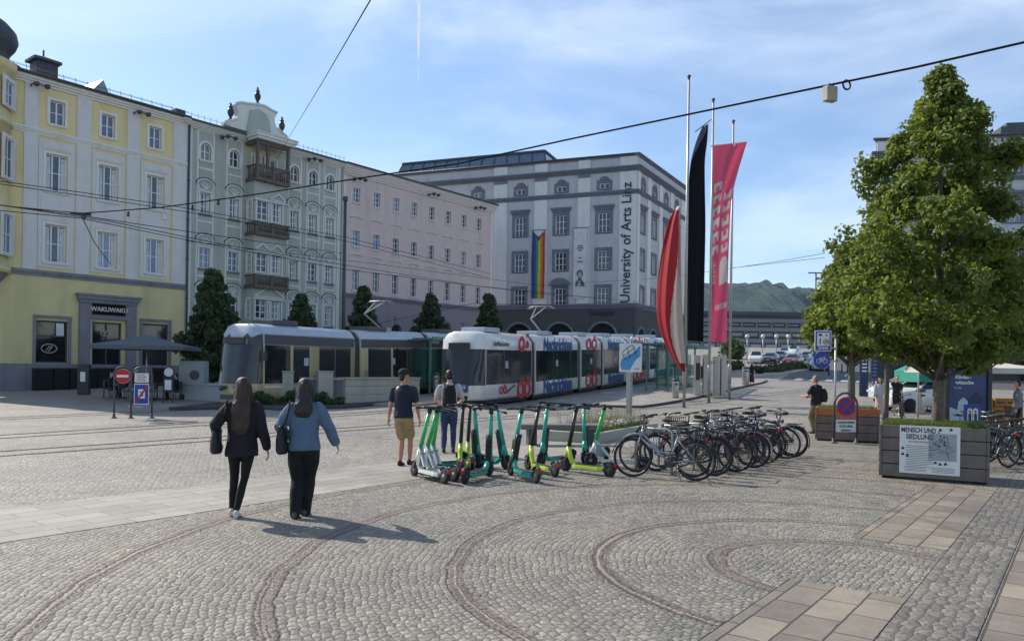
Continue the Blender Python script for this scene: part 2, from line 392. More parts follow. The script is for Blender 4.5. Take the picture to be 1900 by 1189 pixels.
def slab(name, pts, h, m, mk=None, kw=.15, kind='structure'):   # a raised island following the ground, with a kerb ring
    mb = MB(); n = len(pts); P = []
    for i in range(n):                                           # densify the outline
        a, b = Vector(pts[i]), Vector(pts[(i+1) % n]); k = max(1, int((b-a).length/2))
        P += [a.lerp(b, j/k) for j in range(k)]
    n = len(P); c = sum(P, Vector((0, 0, 0)))/n
    top = [Vector((p.x, p.y, g(p.y)+h)) for p in P]; bot = [Vector((p.x, p.y, g(p.y)-.2)) for p in P]
    ins = []
    for p in top:
        d = Vector((c.x-p.x, c.y-p.y, 0)); L_ = d.length or 1
        q = p+d/L_*kw*1.3; ins.append(Vector((q.x, q.y, g(q.y)+h)))
    mb.add(top+bot, [(i, (i+1) % n, n+(i+1) % n, n+i) for i in range(n)], 1)
    mb.add(top+ins, [(i, (i+1) % n, n+(i+1) % n, n+i) for i in range(n)], 1)
    # inner top filled as one ngon, triangulated
    bm = bmesh.new(); vs = [bm.verts.new(p) for p in ins]; f = bm.faces.new(vs); bmesh.ops.triangulate(bm, faces=[f]); bm.verts.index_update()
    mb.add([v.co.copy() for v in bm.verts], [tuple(v.index for v in ff.verts) for ff in bm.faces], 0); bm.free()
    o = mb.build(name, [m, mk or M_KERB]); tag(o, kind=kind); return o
slab('tram_platform', [TQ(3.5, 1.1), TQ(2.8, 3.6), TQ(4, 6.2), TQ(12, 6.9), TQ(22, 7.3), TQ(32, 7.8), TQ(35.5, 7.7), TQ(37, 6.4), TQ(37, 1.1)], .12, M_PLAT, M_DKERB)
slab('tram_platform', [TQ(-3, -6.45), TQ(-3, -2.75), TQ(40, -2.75), TQ(40, -6.45)], .12, M_PLAT, M_KERB)
# planted strip in front of the left tram and its dark kerb
p1, p2, p3, p4, p5 = G(392, 752), G(520, 762), G(640, 758), G(748, 747), G(770, 741)
slab('planting_strip', [p1, p2, p3, p4, TQ(4, -6.6), TQ(-9, -6.7), TQ(-11, -8.0)], .13, pm('soil', (.05, .045, .035), .95, var=.3, bump=.5), M_DKERB)
# roads beyond: asphalt carriageway climbing to the bridge and a crossing street
def poly_sheet(name, pts, off, m, nseg=24, kind='structure'):   # 4-corner sheet draped on the ground
    a, b, c, d = [Vector(p) for p in pts]; vs = []
    for i in range(nseg+1):
        l, r_ = a.lerp(d, i/nseg), b.lerp(c, i/nseg)
        for j in range(5):
            p = l.lerp(r_, j/4); vs.append((p.x, p.y, g(p.y)+off))
    mb = MB(); mb.add(vs, [(i*5+j, i*5+j+1, i*5+j+6, i*5+j+5) for i in range(nseg) for j in range(4)])
    o = mb.build(name, m); tag(o, kind=kind); return o
poly_sheet('road', [TQ(38, 8.2), TQ(38, 19), TQ(190, 19), TQ(190, 4)], .006, M_ASPH, 60)
poly_sheet('crossing_street', [TQ(37, 19.5), TQ(29, 80), TQ(41, 80), TQ(49, 19.5)], .008, M_ASPH, 12)
M_WHITEPAINT = pm('road_paint', (.72, .72, .70), .6, var=.15, scale=6)
for i in range(7):
    a = TQ(40.2, 9.3+i*1.25); b = TQ(40.2, 9.9+i*1.25); c = TQ(43.2, 9.9+i*1.25); d = TQ(43.2, 9.3+i*1.25)
    poly_sheet('crossing_stripe', [a, b, c, d], .012, M_WHITEPAINT, 3)
for i in range(12):
    a = TQ(50+i*9, 12.9); b = TQ(50+i*9, 13.05); c = TQ(54+i*9, 13.05); d = TQ(54+i*9, 12.9)
    poly_sheet('lane_marking', [a, b, c, d], .012, M_WHITEPAINT, 3)

# hills beyond the river
def hill_mat():
    m = bpy.data.materials.new('wooded_hill'); n = NG(m)
    pos = n.new('ShaderNodeNewGeometry').outputs['Position']
    a = n.noise(pos, .02, 6, .7); b = n.noise(pos, .12, 4, .7)
    c = n.mix(n.rng(n.m('ADD', n.m('MULTIPLY', a, .6), n.m('MULTIPLY', b, .4)), .38, .62), (.018, .032, .018, 1), (.07, .10, .05, 1))
    n.L.new(c, n.p.inputs['Base Color']); n.p.inputs['Roughness'].default_value = .95
    bp = n.new('ShaderNodeBump'); bp.inputs['Strength'].default_value = 1; bp.inputs['Distance'].default_value = 8; n.L.new(b, bp.inputs['Height']); n.L.new(bp.outputs[0], n.p.inputs['Normal'])
    return m
def hill(name, d, prof, m, depth=500, seed=0):      # ridge line given as pixels (px, py) at distance d
    P = [D(px, py, d) for px, py in prof]; mb = MB(); vs = []; K = 20; J = 14
    rows = []
    xs_ = []
    for a, b in zip(P[:-1], P[1:]):
        for i in range(K): xs_.append(a.lerp(b, i/K))
    xs_.append(P[-1])
    for j in range(J+1):
        tt = j/J; prf = math.sin(PI/2*tt)**.8 if tt < 1 else 1
        for i, p in enumerate(xs_):
            nz = noise.fractal(Vector((p.x*.012, j*.55+seed, 0)), 1.0, 2.2, 4)*12*min(1, tt*3)
            nz += noise.noise(Vector((p.x*.09, j*2.1, seed)))*5*tt
            vs.append((p.x+noise.noise(Vector((i*.3, j*.5, 3)))*8, d-depth+depth*tt+noise.noise(Vector((i*.21, j, 9)))*25*tt, -5+(p.z+5)*prf+nz))
    n = len(xs_)
    mb.add(vs, [(j*n+i, j*n+i+1, (j+1)*n+i+1, (j+1)*n+i) for j in range(J) for i in range(n-1)], 0, True)
    tag(mb.build(name, m), kind='structure')
HM = hill_mat()
hill('wooded_hill', 1500, [(800, 600), (1100, 560), (1280, 535), (1350, 534), (1385, 532), (1402, 540), (1413, 534), (1428, 545), (1440, 556), (1475, 578), (1560, 600), (1900, 625), (2300, 640)], HM)
hill('wooded_hill', 2100, [(1100, 600), (1380, 575), (1432, 545), (1450, 537), (1470, 539), (1490, 543), (1510, 549), (1560, 556), (1750, 590), (2500, 620)], HM, seed=5)

for i, (px, py) in enumerate(((300, 785), (345, 783))):
    p_ = G(px, py); o = MB().lathe([(.001, .012), (.34, .012), (.35, .008), (.35, 0)], (0, 0, 0), 24).build('manhole_cover', M_DKERB, None, (p_.x, p_.y, g(p_.y))); tag(o, ('left', 'right')[i]+' dark round cover in the setts beside the blue zone end sign', 'manhole cover')
# ------------------------------------------------------------------ facades
class Fac:
    """A vertical facade plane: local x runs left to right as seen from the square, y into the building, z up."""
    def __init__(s, o, d, base):
        s.o = Vector((o[0], o[1], 0)); s.d = Vector((d[0], d[1], 0)).normalized(); s.base = base; s.rz = math.atan2(s.d.y, s.d.x)
        s.n = Vector((-s.d.y, s.d.x, 0))
    def px(s, x, y, off=0.0):
        r = ray(x, y); o = s.o+s.n*off
        k = (o.x*s.d.y-o.y*s.d.x)/(r.x*s.d.y-r.y*s.d.x)
        p = r*k; return ((p-o).x*s.d.x+(p-o).y*s.d.y, CAMH+p.z-s.base)
    def w(s, x, y, z=0): p = s.o+s.d*x+s.n*y; return Vector((p.x, p.y, s.base+z))
def pane_mat(name, base, tint=.5):
    m = bpy.data.materials.new(name); n = NG(m)
    gi = n.new('ShaderNodeObjectInfo'); pos = n.new('ShaderNodeTexCoord').outputs['Object']
    ns = n.noise(pos, 1.6, 2)
    n.L.new(n.mix(n.rng(n.m('ADD', n.m('MULTIPLY', gi.outputs['Random'], .6), n.m('MULTIPLY', ns, .5)), .35, .95), rgb(base), tuple(x*2.6+.012 for x in rgb(base)[:3])+(1,)), n.p.inputs['Base Color'])
    n.p.inputs['Roughness'].default_value = .07; n.p.inputs['Specular IOR Level'].default_value = .8
    b = n.new('ShaderNodeBump'); b.inputs['Strength'].default_value = .06; b.inputs['Distance'].default_value = .05
    n.L.new(n.noise(pos, 1.1, 2), b.inputs['Height']); n.L.new(b.outputs[0], n.p.inputs['Normal'])
    return m
M_PANE = pane_mat('window_glass', (.022, .028, .038))
M_PANEB = pane_mat('window_glass_blue', (.07, .10, .16))
M_CURT = pm('pale_curtain', (.55, .56, .58), .6, var=.25, scale=8)
M_CURTP = pane_mat('window_with_blind', (.16, .165, .17))
M_DARKGL = pane_mat('shop_glass', (.012, .014, .017))
M_WFRAME = pm('white_window_frame', (.72, .73, .74), .5, var=.05)
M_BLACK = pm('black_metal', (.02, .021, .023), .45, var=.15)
M_DGREY = pm('dark_grey_metal', (.055, .06, .065), .5, var=.15)
M_ROOF = pm('roof_sheet', (.05, .055, .062), .6, var=.25, scale=2, bump=.2)
M_WOODD = pm('weathered_oak', (.12, .10, .08), .8, var=.35, scale=6, bump=.3)
M_YEL = pm('yellow_plaster', '#dccb96', .9, var=.06, scale=1.2, bump=.15, grime=.25)
M_LIL = pm('pale_lilac_plaster', '#d2cfcd', .9, var=.05, scale=1.5, bump=.12, grime=.2)
M_TRIMW = pm('white_stucco', '#dbd8d2', .88, var=.05, scale=2, bump=.1, grime=.2)
M_YELB = pm('ochre_base_plaster', '#d0c391', .9, var=.07, scale=.9, bump=.15, grime=.3)
M_PLINTH = pm('grey_plinth', '#7e7f85', .9, var=.1, scale=2, bump=.2, grime=.4)
M_GRN = pm('sage_plaster', '#a9ada5', .9, var=.06, scale=1.5, bump=.15, grime=.3)
M_GRNT = pm('pale_sage_stucco', '#d2d3cd', .88, var=.05, scale=2, bump=.12, grime=.2)
M_CREAM = pm('cream_plaster', '#b8ad94', .9, var=.06)
M_PNK = pm('pink_plaster', '#cdbab6', .9, var=.05, scale=1.2, bump=.12, grime=.25)
M_PNKT = pm('pale_pink_stucco', '#d8cecb', .88, var=.05, scale=2, bump=.1, grime=.15)
M_GRYB = pm('grey_base_plaster', '#8b8488', .9, var=.07, scale=1, bump=.15, grime=.3)
M_UNI = pm('grey_blue_plaster', '#babbbd', .9, var=.05, scale=1.2, bump=.12, grime=.25)
M_UNIL = pm('pale_grey_plaster', '#d6d5d3', .9, var=.05, scale=1.4, bump=.12, grime=.2)
M_UNIS = pm('grey_stone_trim', '#6f7480', .9, var=.1, scale=2, bump=.2, grime=.35)
M_UNIB = pm('grey_stone_base', '#4c4c4e', .9, var=.12, scale=1.5, bump=.3, grime=.3)

def wall(parent, name, L, z0, z1, ops, m, depth=.24, x0=0.0, y=0.0, arch=()):
    """front wall with real openings; ops = (xa, xb, za, zb)"""
    xs = sorted(set([round(x0, 4), round(L, 4)]+[round(v, 4) for o in ops for v in o[:2] if x0 < v < L]))
    zs = sorted(set([round(z0, 4), round(z1, 4)]+[round(v, 4) for o in ops for v in o[2:4] if z0 < v < z1]))
    mb = MB(); idx = {}
    def V(a, b):
        if (a, b) not in idx: idx[(a, b)] = len(mb.v); mb.v.append((a, y, b))
        return idx[(a, b)]
    for i in range(len(xs)-1):
        for j in range(len(zs)-1):
            cx, cz = (xs[i]+xs[i+1])/2, (zs[j]+zs[j+1])/2
            if any(o[0] < cx < o[1] and o[2] < cz < o[3] for o in ops): continue
            mb.f.append((V(xs[i], zs[j]), V(xs[i+1], zs[j]), V(xs[i+1], zs[j+1]), V(xs[i], zs[j+1]))); mb.m.append(0); mb.s.append(False)
    for k, (a, b, c, d) in enumerate([o[:4] for o in ops]):
        vs = [(a, y, c), (b, y, c), (b, y, d), (a, y, d)]; bs = [(p[0], y+depth, p[2]) for p in vs]
        mb.add(vs+bs, [(0, 4, 5, 1), (1, 5, 6, 2), (2, 6, 7, 3), (3, 7, 4, 0)])
        if k in arch:                                       # fill the corners of an arched opening
            w_, r_ = b-a, (b-a)/2; cz = d-r_
            for sgn in (-1, 1):
                cx = (a+b)/2; cor = (cx+sgn*r_, y, d); pts = [(cx+sgn*r_*math.sin(t_*PI/16), y, cz+r_*math.cos(t_*PI/16)) for t_ in range(9)]
                for q in range(8): mb.add([cor, pts[q], pts[q+1]], [(0, 1, 2)])
                mb.add(pts+[(p[0], y+depth, p[2]) for p in pts], [(q, q+1, q+10, q+9) for q in range(8)])
    me = mb.mesh(name, m)
    # normals: face the square
    return link(name, me, parent)
_W = {}
def window(parent, a, b, c, d, cols=2, rows=2, arched=False, pane=None, surround=None, sm=None, sill=True, sillm=None, fr=.07, hood=None, y=0.0, curtain=0.0, inset=.14, label=None, proud=.05):
    w_, h_ = b-a, d-c
    key = (round(w_, 2), round(h_, 2), cols, rows, arched)
    if key not in _W:
        mb = MB(); r_ = w_/2
        def P(x, z): return (x, 0, z)
        if arched:
            out = [(-r_, 0)]+[(-r_*math.cos(t_*PI/12), h_-r_+r_*math.sin(t_*PI/12)) for t_ in range(13)]+[(r_, 0)]
            inn = [(-r_+fr, fr)]+[(-(r_-fr)*math.cos(t_*PI/12), h_-r_+(r_-fr)*math.sin(t_*PI/12)) for t_ in range(13)]+[(r_-fr, fr)]
        else:
            out = [(-r_, 0), (-r_, h_), (r_, h_), (r_, 0)]; inn = [(-r_+fr, fr), (-r_+fr, h_-fr), (r_-fr, h_-fr), (r_-fr, fr)]
        k = len(out)
        vs = [(x, 0, z) for x, z in out]+[(x, 0, z) for x, z in inn]+[(x, .06, z) for x, z in inn]
        mb.add(vs, [(i, (i+1) % k, k+(i+1) % k, k+i) for i in range(k)]+[(k+i, k+(i+1) % k, 2*k+(i+1) % k, 2*k+i) for i in range(k)])
        for i in range(1, cols):
            x = -r_+w_*i/cols; mb.box(x-fr*.55, x+fr*.55, .005, .055, fr*.8, h_-fr*.8)
        for j in range(1, rows):
            z = h_*j/rows if rows != 2 or arched else h_*.5
            for i in range(cols):
                xa, xb = -r_+w_*i/cols+fr*.56, -r_+w_*(i+1)/cols-fr*.56; mb.box(xa, xb, .012, .05, z-fr*.33, z+fr*.33)
        gl = MB(); gl.add([(x, .05, z) for x, z in out], [tuple(range(len(out)))])
        ms = MB()
        if curtain is not None:
            for sx in (-1, 1): ms.box(sx*(r_-fr), sx*(r_-fr-w_*.2), .042, .049, fr, h_*.97-fr)
        _W[key] = (mb.mesh('window', M_WFRAME), gl.mesh('pane', M_PANE), ms.mesh('curtain', M_CURT))
    wm, gm, cm = _W[key]
    o = link('window', wm, parent, ((a+b)/2, y+inset, c)); 
    if label: o['label'] = label
    p = link('pane', gm, o)
    if pane is None and rnd.random() < .22: pane = M_PANEB if rnd.random() < .6 else M_CURTP
    if pane:
        p.data = gm.copy(); p.data.materials[0] = pane
    if curtain and rnd.random() < curtain: link('curtain', cm, o)
    if sill:
        s = MB().box(-w_/2-.1, w_/2+.1, -inset-.12, -.0, -.09, 0).box(-w_/2-.06, w_/2+.06, -inset-.07, -inset, -.15, -.09); link('sill', s.mesh('sill', sillm or sm or M_TRIMW), o)
    if surround:
        t_ = surround; s = MB(); y0, y1 = -inset-proud, -inset+.003
        if arched:
            r_ = w_/2; k = 12
            out = [(-(r_+t_), -.0), (-(r_+t_), h_-r_)]+[(-(r_+t_)*math.cos(q*PI/k), h_-r_+(r_+t_)*math.sin(q*PI/k)) for q in range(1, k)]+[(r_+t_, h_-r_), (r_+t_, 0)]
            inn = [(-r_, 0), (-r_, h_-r_)]+[(-r_*math.cos(q*PI/k), h_-r_+r_*math.sin(q*PI/k)) for q in range(1, k)]+[(r_, h_-r_), (r_, 0)]
            k = len(out)
            vs = [(x, y0, z) for x, z in out]+[(x, y0, z) for x, z in inn]+[(x, y1, z) for x, z in out]+[(x, y1, z) for x, z in inn]
            fs = []
            for i in range(k-1): fs += [(i, i+1, k+i+1, k+i), (2*k+i, 2*k+i+1, i+1, i), (3*k+i, k+i, k+i+1, 3*k+i+1)]
            s.add(vs, fs)
        else:
            s.box(-w_/2-t_, -w_/2, y0, y1, -.14, h_+t_); s.box(w_/2, w_/2+t_, y0, y1, -.14, h_+t_); s.box(-w_/2, w_/2, y0, y1, h_, h_+t_)
        link('surround', s.mesh('surround', sm), o)
    if hood:
        s = MB(); hood(s, w_, h_, inset); link('hood', s.mesh('hood', [sm or M_TRIMW, M_ROOF]), o)
    return o
def band(parent, L, z, h, out, m, name='string_course', x0=0.0, steps=1, y=0.0):
    mb = MB()
    for i in range(steps):
        k = (i+1)/steps; mb.box(x0-(out*k if x0 <= 0 else 0), L+out*k*0, y-out*k, y+.01, z+h*i/steps, z+h*(i+1)/steps)
    return mb.build(name, m, parent)
def body(parent, L, H, depth, z0=-1.5, m=None, roofm=None, y0=.25, pitch=.18, over=.45, name='roof'):
    """side and back walls, and a low roof"""
    mb = MB(); mb.quad((0, 0, z0), (0, depth, z0), (0, depth, H), (0, 0, H)); mb.quad((L, 0, z0), (L, depth, z0), (L, depth, H), (L, 0, H)); mb.quad((0, depth, z0), (L, depth, z0), (L, depth, H), (0, depth, H))
    mb.build('rear_walls', m, parent)
    r_ = MB(); hz = H+depth/2*pitch
    r_.add([(-.02, -over, H), (L+.02, -over, H), (L+.02, depth/2, hz), (-.02, depth/2, hz), (L+.02, depth+over, H), (-.02, depth+over, H), (-.02, -over, H-.14), (L+.02, -over, H-.14), (L+.02, depth+over, H-.14), (-.02, depth+over, H-.14)],
           [(0, 1, 2, 3), (3, 2, 4, 5), (6, 7, 1, 0), (9, 5, 4, 8), (6, 9, 8, 7), (0, 3, 5, 9, 6), (1, 7, 8, 4, 2)])
    return r_.build(name, roofm or M_ROOF, parent)
def downpipe(parent, x, z0, z1, y=-.14, r_=.07, m=None):
    mb = MB().tube([(x, y, z0), (x, y, z1)], r_, 8)
    for z in [z0+1+i*2.6 for i in range(int((z1-z0)/2.6))]: mb.tube([(x, y, z), (x, y, z+.08)], r_*1.35, 8)
    return mb.build('downpipe', m or M_DGREY, parent)
def floodlight(fac, px, py, root_name='facade_spotlight', label='', grp=None, y=-.05):
    s, z = fac.px(px, py); w_ = fac.w(s, y, z)
    r_ = empty(root_name, w_, fac.rz, label, 'spotlight', grp)
    MB().bar((0, 0, 0), (0, -.55, 0), .05).bar((-.0, -.5, 0), (.75, -.5, 0), .05).bar((0, 0, -.12), (0, -.3, 0), .03).build('bracket', M_BLACK, r_)
    MB().box(-.12, .12, .0, .05, -.14, .14).build('wall_plate', M_DGREY, r_)
    for dx in (.12, .68): MB().lathe([(.001, -.16), (.11, -.16), (.15, .0), (.13, .1), (.001, .1)], (dx, -.52, -.02), 10, 0, 'y').build('lamp_head', M_DGREY, r_)
    return r_

ROW = Fac((-21.5, 51.0), (.61, .79), .45)          # the plane of the left-hand row
def rect(fac, x0, y0, x1, y1):                      # pixel box of a window on a facade -> local rect
    a = fac.px(x0, (y0+y1)/2)[0]; b = fac.px(x1, (y0+y1)/2)[0]
    zt = (fac.px(x0, y0)[1]); zb = fac.px(x0, y1)[1]
    return a, b, zb, zt
# ------------------------------------------------------------------ yellow corner house
def yellow_house():
    F = ROW; X0 = -12.9
    r = empty('yellow_corner_house', F.w(0, 0, 0), F.rz, 'pale yellow corner house with a rounded bay and a dark onion dome, sushi bar below', 'building')
    r.location = (F.o.x, F.o.y, F.base)
    top = [(-8.22, .8), (-5.36, .78), (-2.43, .78)]; r2 = [(-8.21, 1.16), (-5.3, 1.16), (-2.37, 1.16)]
    ops = [(c-w_/2, c+w_/2, 15.02, 16.37) for c, w_ in top]+[(c-w_/2, c+w_/2, 11.16, 13.28) for c, w_ in r2]+[(c-w_/2, c+w_/2, 7.06, 9.24) for c, w_ in r2]
    wall(r, 'wall', -.3, 6.2, 17.5, ops, M_YEL, x0=X0)
    shop = [(-9.2, -7.45, 1.25, 3.7), (-6.1, -4.36, .05, 3.77), (-3.1, -1.35, 1.0, 3.85)]
    wall(r, 'base_wall', -.3, -.8, 6.2, shop, M_YELB, x0=X0, depth=.3)
    pl = MB()
    for a, b in ((-9.95, -9.22), (-7.16, -6.36), (-4.22, -3.43), (-1.25, -.3)): pl.box(a, b, -.07, .01, 6.55, 14.2).box(a, b, -.07, .01, 14.55, 17.0)
    pl.build('pilasters', M_LIL, r)
    pn = MB()
    for c, w_ in r2:
        a, b = c-w_/2-.16, c+w_/2+.16
        for z0, z1 in ((6.75, 6.9), (9.42, 10.98), (13.5, 14.0)): pn.box(a-.22, b+.22, -.035, .01, z0, z1)
        for z0, z1 in ((6.9, 9.42), (10.98, 13.5)): pn.box(a-.22, a, -.035, .01, z0, z1).box(b, b+.22, -.035, .01, z0, z1)
        pn.box(a-.1, b+.1, -.06, -.035, 9.85, 10.75).box(a-.1, b+.1, -.06, -.035, 13.58, 13.85)
    pn.build('stucco_panels', M_LIL, r)
    for c, w_ in top: window(r, c-w_/2, c+w_/2, 15.02, 16.37, 2, 2, surround=.16, sm=M_TRIMW, pane=M_PANEB)
    for c, w_ in r2:
        window(r, c-w_/2, c+w_/2, 11.16, 13.28, 3, 2, surround=.15, sm=M_TRIMW, curtain=.4)
        window(r, c-w_/2, c+w_/2, 7.06, 9.24, 3, 2, surround=.15, sm=M_TRIMW, curtain=1.0)
    band(r, -.3, 14.2, .34, .16, M_TRIMW, 'string_course', x0=X0, steps=3)
    band(r, -.3, 6.2, .34, .14, M_PLINTH, 'base_course', x0=X0, steps=2)
    band(r, -.3, 17.0, .5, .42, M_TRIMW, 'cornice', x0=X0, steps=4)
    MB().box(X0, -.3, -.08, -.001, -.8, 1.22).box(X0, -9.5, -.081, -.08, .2, .21).build('plinth', M_PLINTH, r)
    body_r = body_x(r, X0, -.3, 17.5, 13, M_YEL)
    # shop front and portal
    for i, (a, b, c, d) in enumerate(shop):
        m = MB(); m.box(a-.14, a, -.1, .0, c-.3, d+.14).box(b, b+.14, -.1, .0, c-.3, d+.14).box(a-.14, b+.14, -.12, .0, d+.14, d+.3)
        if i != 1: m.box(a-.2, b+.2, -.16, 0, c-.45, c-.3); m.build('shop_window_frame', M_PLINTH, r)
        gl = MB().box(a, b, .18, .2, c, d); o = gl.build('shop_window' if i != 1 else 'door', M_DARKGL, r)
        fr = MB(); fr.box(a, b, .12, .17, c, c+.1).box(a, b, .12, .17, d-.1, d).box(a, a+.08, .12, .17, c, d).box(b-.08, b, .12, .17, c, d).box(a, b, .12, .17, (c+d)/2+.3, (c+d)/2+.38)
        if i == 1: fr.box((a+b)/2-.04, (a+b)/2+.04, .12, .17, c, d)
        fr.build('frame', M_DGREY, o)
        if i < 2:
            k = MB(); cx, cz = (a+b)/2-.1, (c+.85 if i == 0 else 3.1); q = .32 if i == 0 else .2
            k.tube([(cx+q*1.3*math.cos(t_*PI/8), .11, cz+q*.8*math.sin(t_*PI/8)) for t_ in range(16)], .028, 5, closed=True); k.tube([(cx-q*.5, .11, cz-q*.4), (cx, .11, cz+q*.4), (cx+q*.5, .11, cz+q*.1)], .03, 5); k.tube([(cx-q*.1, .11, cz-q*.5), (cx+q*.5, .11, cz+q*.5)], .03, 5)
            k.build('fish_emblem', pm('sticker_cream', '#b9b4a0', .7), o)
        if i == 0: MB().box(b-.62, b-.2, .1, .11, d-.85, d-.12).build('notice', pm('paper_white', (.62, .62, .6), .8), o)
    po = MB(); po.box(-6.9, -6.3, -.22, 0, -.6, 4.9).box(-4.12, -3.55, -.22, 0, -.6, 4.9).box(-6.3, -4.12, -.2, 0, 3.95, 4.9)
    po.box(-6.95, -3.5, -.3, 0, 4.9, 5.1).box(-7.05, -3.4, -.4, 0, 5.1, 5.3).box(-7.12, -3.33, -.46, 0, 5.3, 5.42).build('portal', M_PLINTH, r)
    sb = MB().box(-6.2, -4.27, -.27, -.2, 4.22, 4.86).build('sign_board', pm('sign_black', (.008, .009, .012), .95, spec=.1), r)
    text('lettering', 'WAKUWAKU', .36, pm('sign_letters', '#c9c4b2', .6), sb, (-5.23, -.275, 4.53), bold=.012)
    # rounded bay at the corner
    cx, cy, rr = -12.75, .8, 2.3; N_ = 20
    def arc(z, rad, a0=-1.0, a1=1.0): return [(cx+rad*math.sin(a0*PI/2+(a1-a0)*PI/2*i/N_), cy-rad*math.cos(a0*PI/2+(a1-a0)*PI/2*i/N_), z) for i in range(N_+1)]
    bay = MB()
    prof = [(5.05, .3), (5.2, 1.2), (5.6, 1.9), (6.15, 2.3)]
    rings = [[Vector(p) for p in arc(z, q)]+[Vector((cx, cy, z))] for z, q in prof]
    bay.loft(rings, 1)
    rings = [[Vector(p) for p in arc(z, q)]+[Vector((cx, cy, z))] for z, q in [(6.15, 2.42), (6.5, 2.42), (6.5, rr), (14.2, rr), (14.2, rr+.12), (14.5, rr+.14), (14.5, rr), (17.0, rr), (17.1, rr+.2), (17.5, rr+.35)]]
    bay.loft(rings, 0)
    bo = bay.build('corner_bay', [M_YEL, M_PLINTH], r)
    ang = R(50); wx, wy = cx+(rr+.0)*math.sin(ang), cy-(rr+.0)*math.cos(ang)
    for a_ in (R(48), R(5), R(-40)):
        fx, fy = cx+rr*math.sin(a_), cy-rr*math.cos(a_)
        for z0, z1, cc in ((7.19, 9.29, 2), (11.3, 13.4, 2), (15.2, 16.5, 2)):
            o = window(r, -.5, .5, z0, z1, cc, 2, surround=.2, sm=M_TRIMW, inset=0, pane=M_PANEB if z0 > 15 else None, proud=.1)
            o.location = (fx+.06*math.sin(a_), fy-.06*math.cos(a_), z0); o.rotation_euler = (0, 0, a_)
    dm = MB().lathe([(2.3, 17.5), (2.3, 17.6), (1.75, 17.85), (1.5, 18.15), (1.55, 18.4), (1.8, 18.75), (1.95, 19.15), (1.85, 19.6), (1.45, 20.05), (.85, 20.45), (.35, 20.8), (.12, 21.2), (.04, 21.8)], (cx+.85, cy+.4, 0), 28)
    dm.build('onion_dome', M_ROOF, r)
    # things on the roof
    MB().box(-8.9, -7.75, 1.2, 2.2, 17.2, 18.9).box(-9.1, -7.6, 1.0, 2.4, 18.9, 19.05).add([(-9.1, 1.0, 19.05), (-7.6, 1.0, 19.05), (-7.6, 2.4, 19.05), (-9.1, 2.4, 19.05), (-8.35, 1.7, 19.35)], [(0, 1, 4), (1, 2, 4), (2, 3, 4), (3, 0, 4)]).box(-8.4, -8.32, 1.66, 1.74, 19.3, 19.7).build('chimney', M_ROOF, r)
    dz = MB(); dz.add([(-6.4, .9, 17.3), (-4.6, .9, 17.3), (-5.3, .9, 18.75), (-6.4, 3.5, 18), (-4.6, 3.5, 18), (-5.3, 3.5, 18.9)], [(0, 1, 2), (1, 4, 5, 2), (0, 2, 5, 3), (3, 5, 4)]).build('dormer', pm('zinc_sheet', (.22, .25, .28), .45, metal=.3), r)
    MB().box(-.95, -.32, .2, 1.5, 17.5, 18.05).build('roof_box', M_ROOF, r)
    sg = MB()
    for k in range(2):
        y_ = -.3+.12*k; sg.tube([(X0+2, y_, 17.78+.1*k), (-.3, y_, 17.78+.1*k)], .012, 4)
    for k in range(16): x_ = -10.6+k*.65; sg.bar((x_, -.3, 17.5), (x_, -.18, 17.95), .02)
    sg.build('snow_guard', M_DGREY, r)
    downpipe(r, -.22, -.6, 17.3); 
    bx = MB().box(-1.95, -1.6, -.14, -.04, 10.6, 10.95).build('alarm_box', M_TRIMW, r)
def body_x(r, a, b, H, depth, m, pitch=.13, over=.42, z0=-1.5, roofm=None, skew=0.0):
    k_ = depth*skew; mb = MB(); mb.quad((a, 0, z0), (a+k_, depth, z0), (a+k_, depth, H), (a, 0, H)); mb.quad((b, 0.01, z0), (b+k_, depth, z0), (b+k_, depth, H), (b, 0.01, H)); mb.quad((a+k_, depth, z0), (b+k_, depth, z0), (b+k_, depth, H), (a+k_, depth, H))
    mb.quad((a+.5*skew+.02, .85 if skew else .5, z0), (b, .85 if skew else .5, z0), (b, .85 if skew else .5, H), (a+.5*skew+.02, .85 if skew else .5, H), 1)
    mb.build('rear_walls', [m, pm('dark_interior', (.012, .012, .014), .9)], r)
    hz = H+depth/2*pitch; q = MB()
    q.add([(a-.0, -over, H+.02), (b, -over, H+.02), (b+k_/2, depth/2, hz), (a+k_/2, depth/2, hz), (b+k_, depth+over, H), (a+k_, depth+over, H), (a, -over, H-.12), (b, -over, H-.12), (b+k_, depth+over, H-.14), (a+k_, depth+over, H-.14)],
          [(0, 1, 2, 3), (3, 2, 4, 5), (6, 7, 1, 0), (9, 5, 4, 8), (6, 9, 8, 7), (0, 3, 5, 9, 6), (1, 7, 8, 4, 2)])
    q.tube([(a, -over-.05, H-.02), (b, -over-.05, H-.02)], .09, 8)
    return q.build('roof', roofm or M_ROOF, r)
yellow_house()
floodlight(ROW, 56, 158, label='wall floodlight near the rounded bay under the cornice of the yellow house', grp='floodlights on the facades')
floodlight(ROW, 247, 210, label='wall floodlight between two top windows of the yellow house', grp='floodlights on the facades')

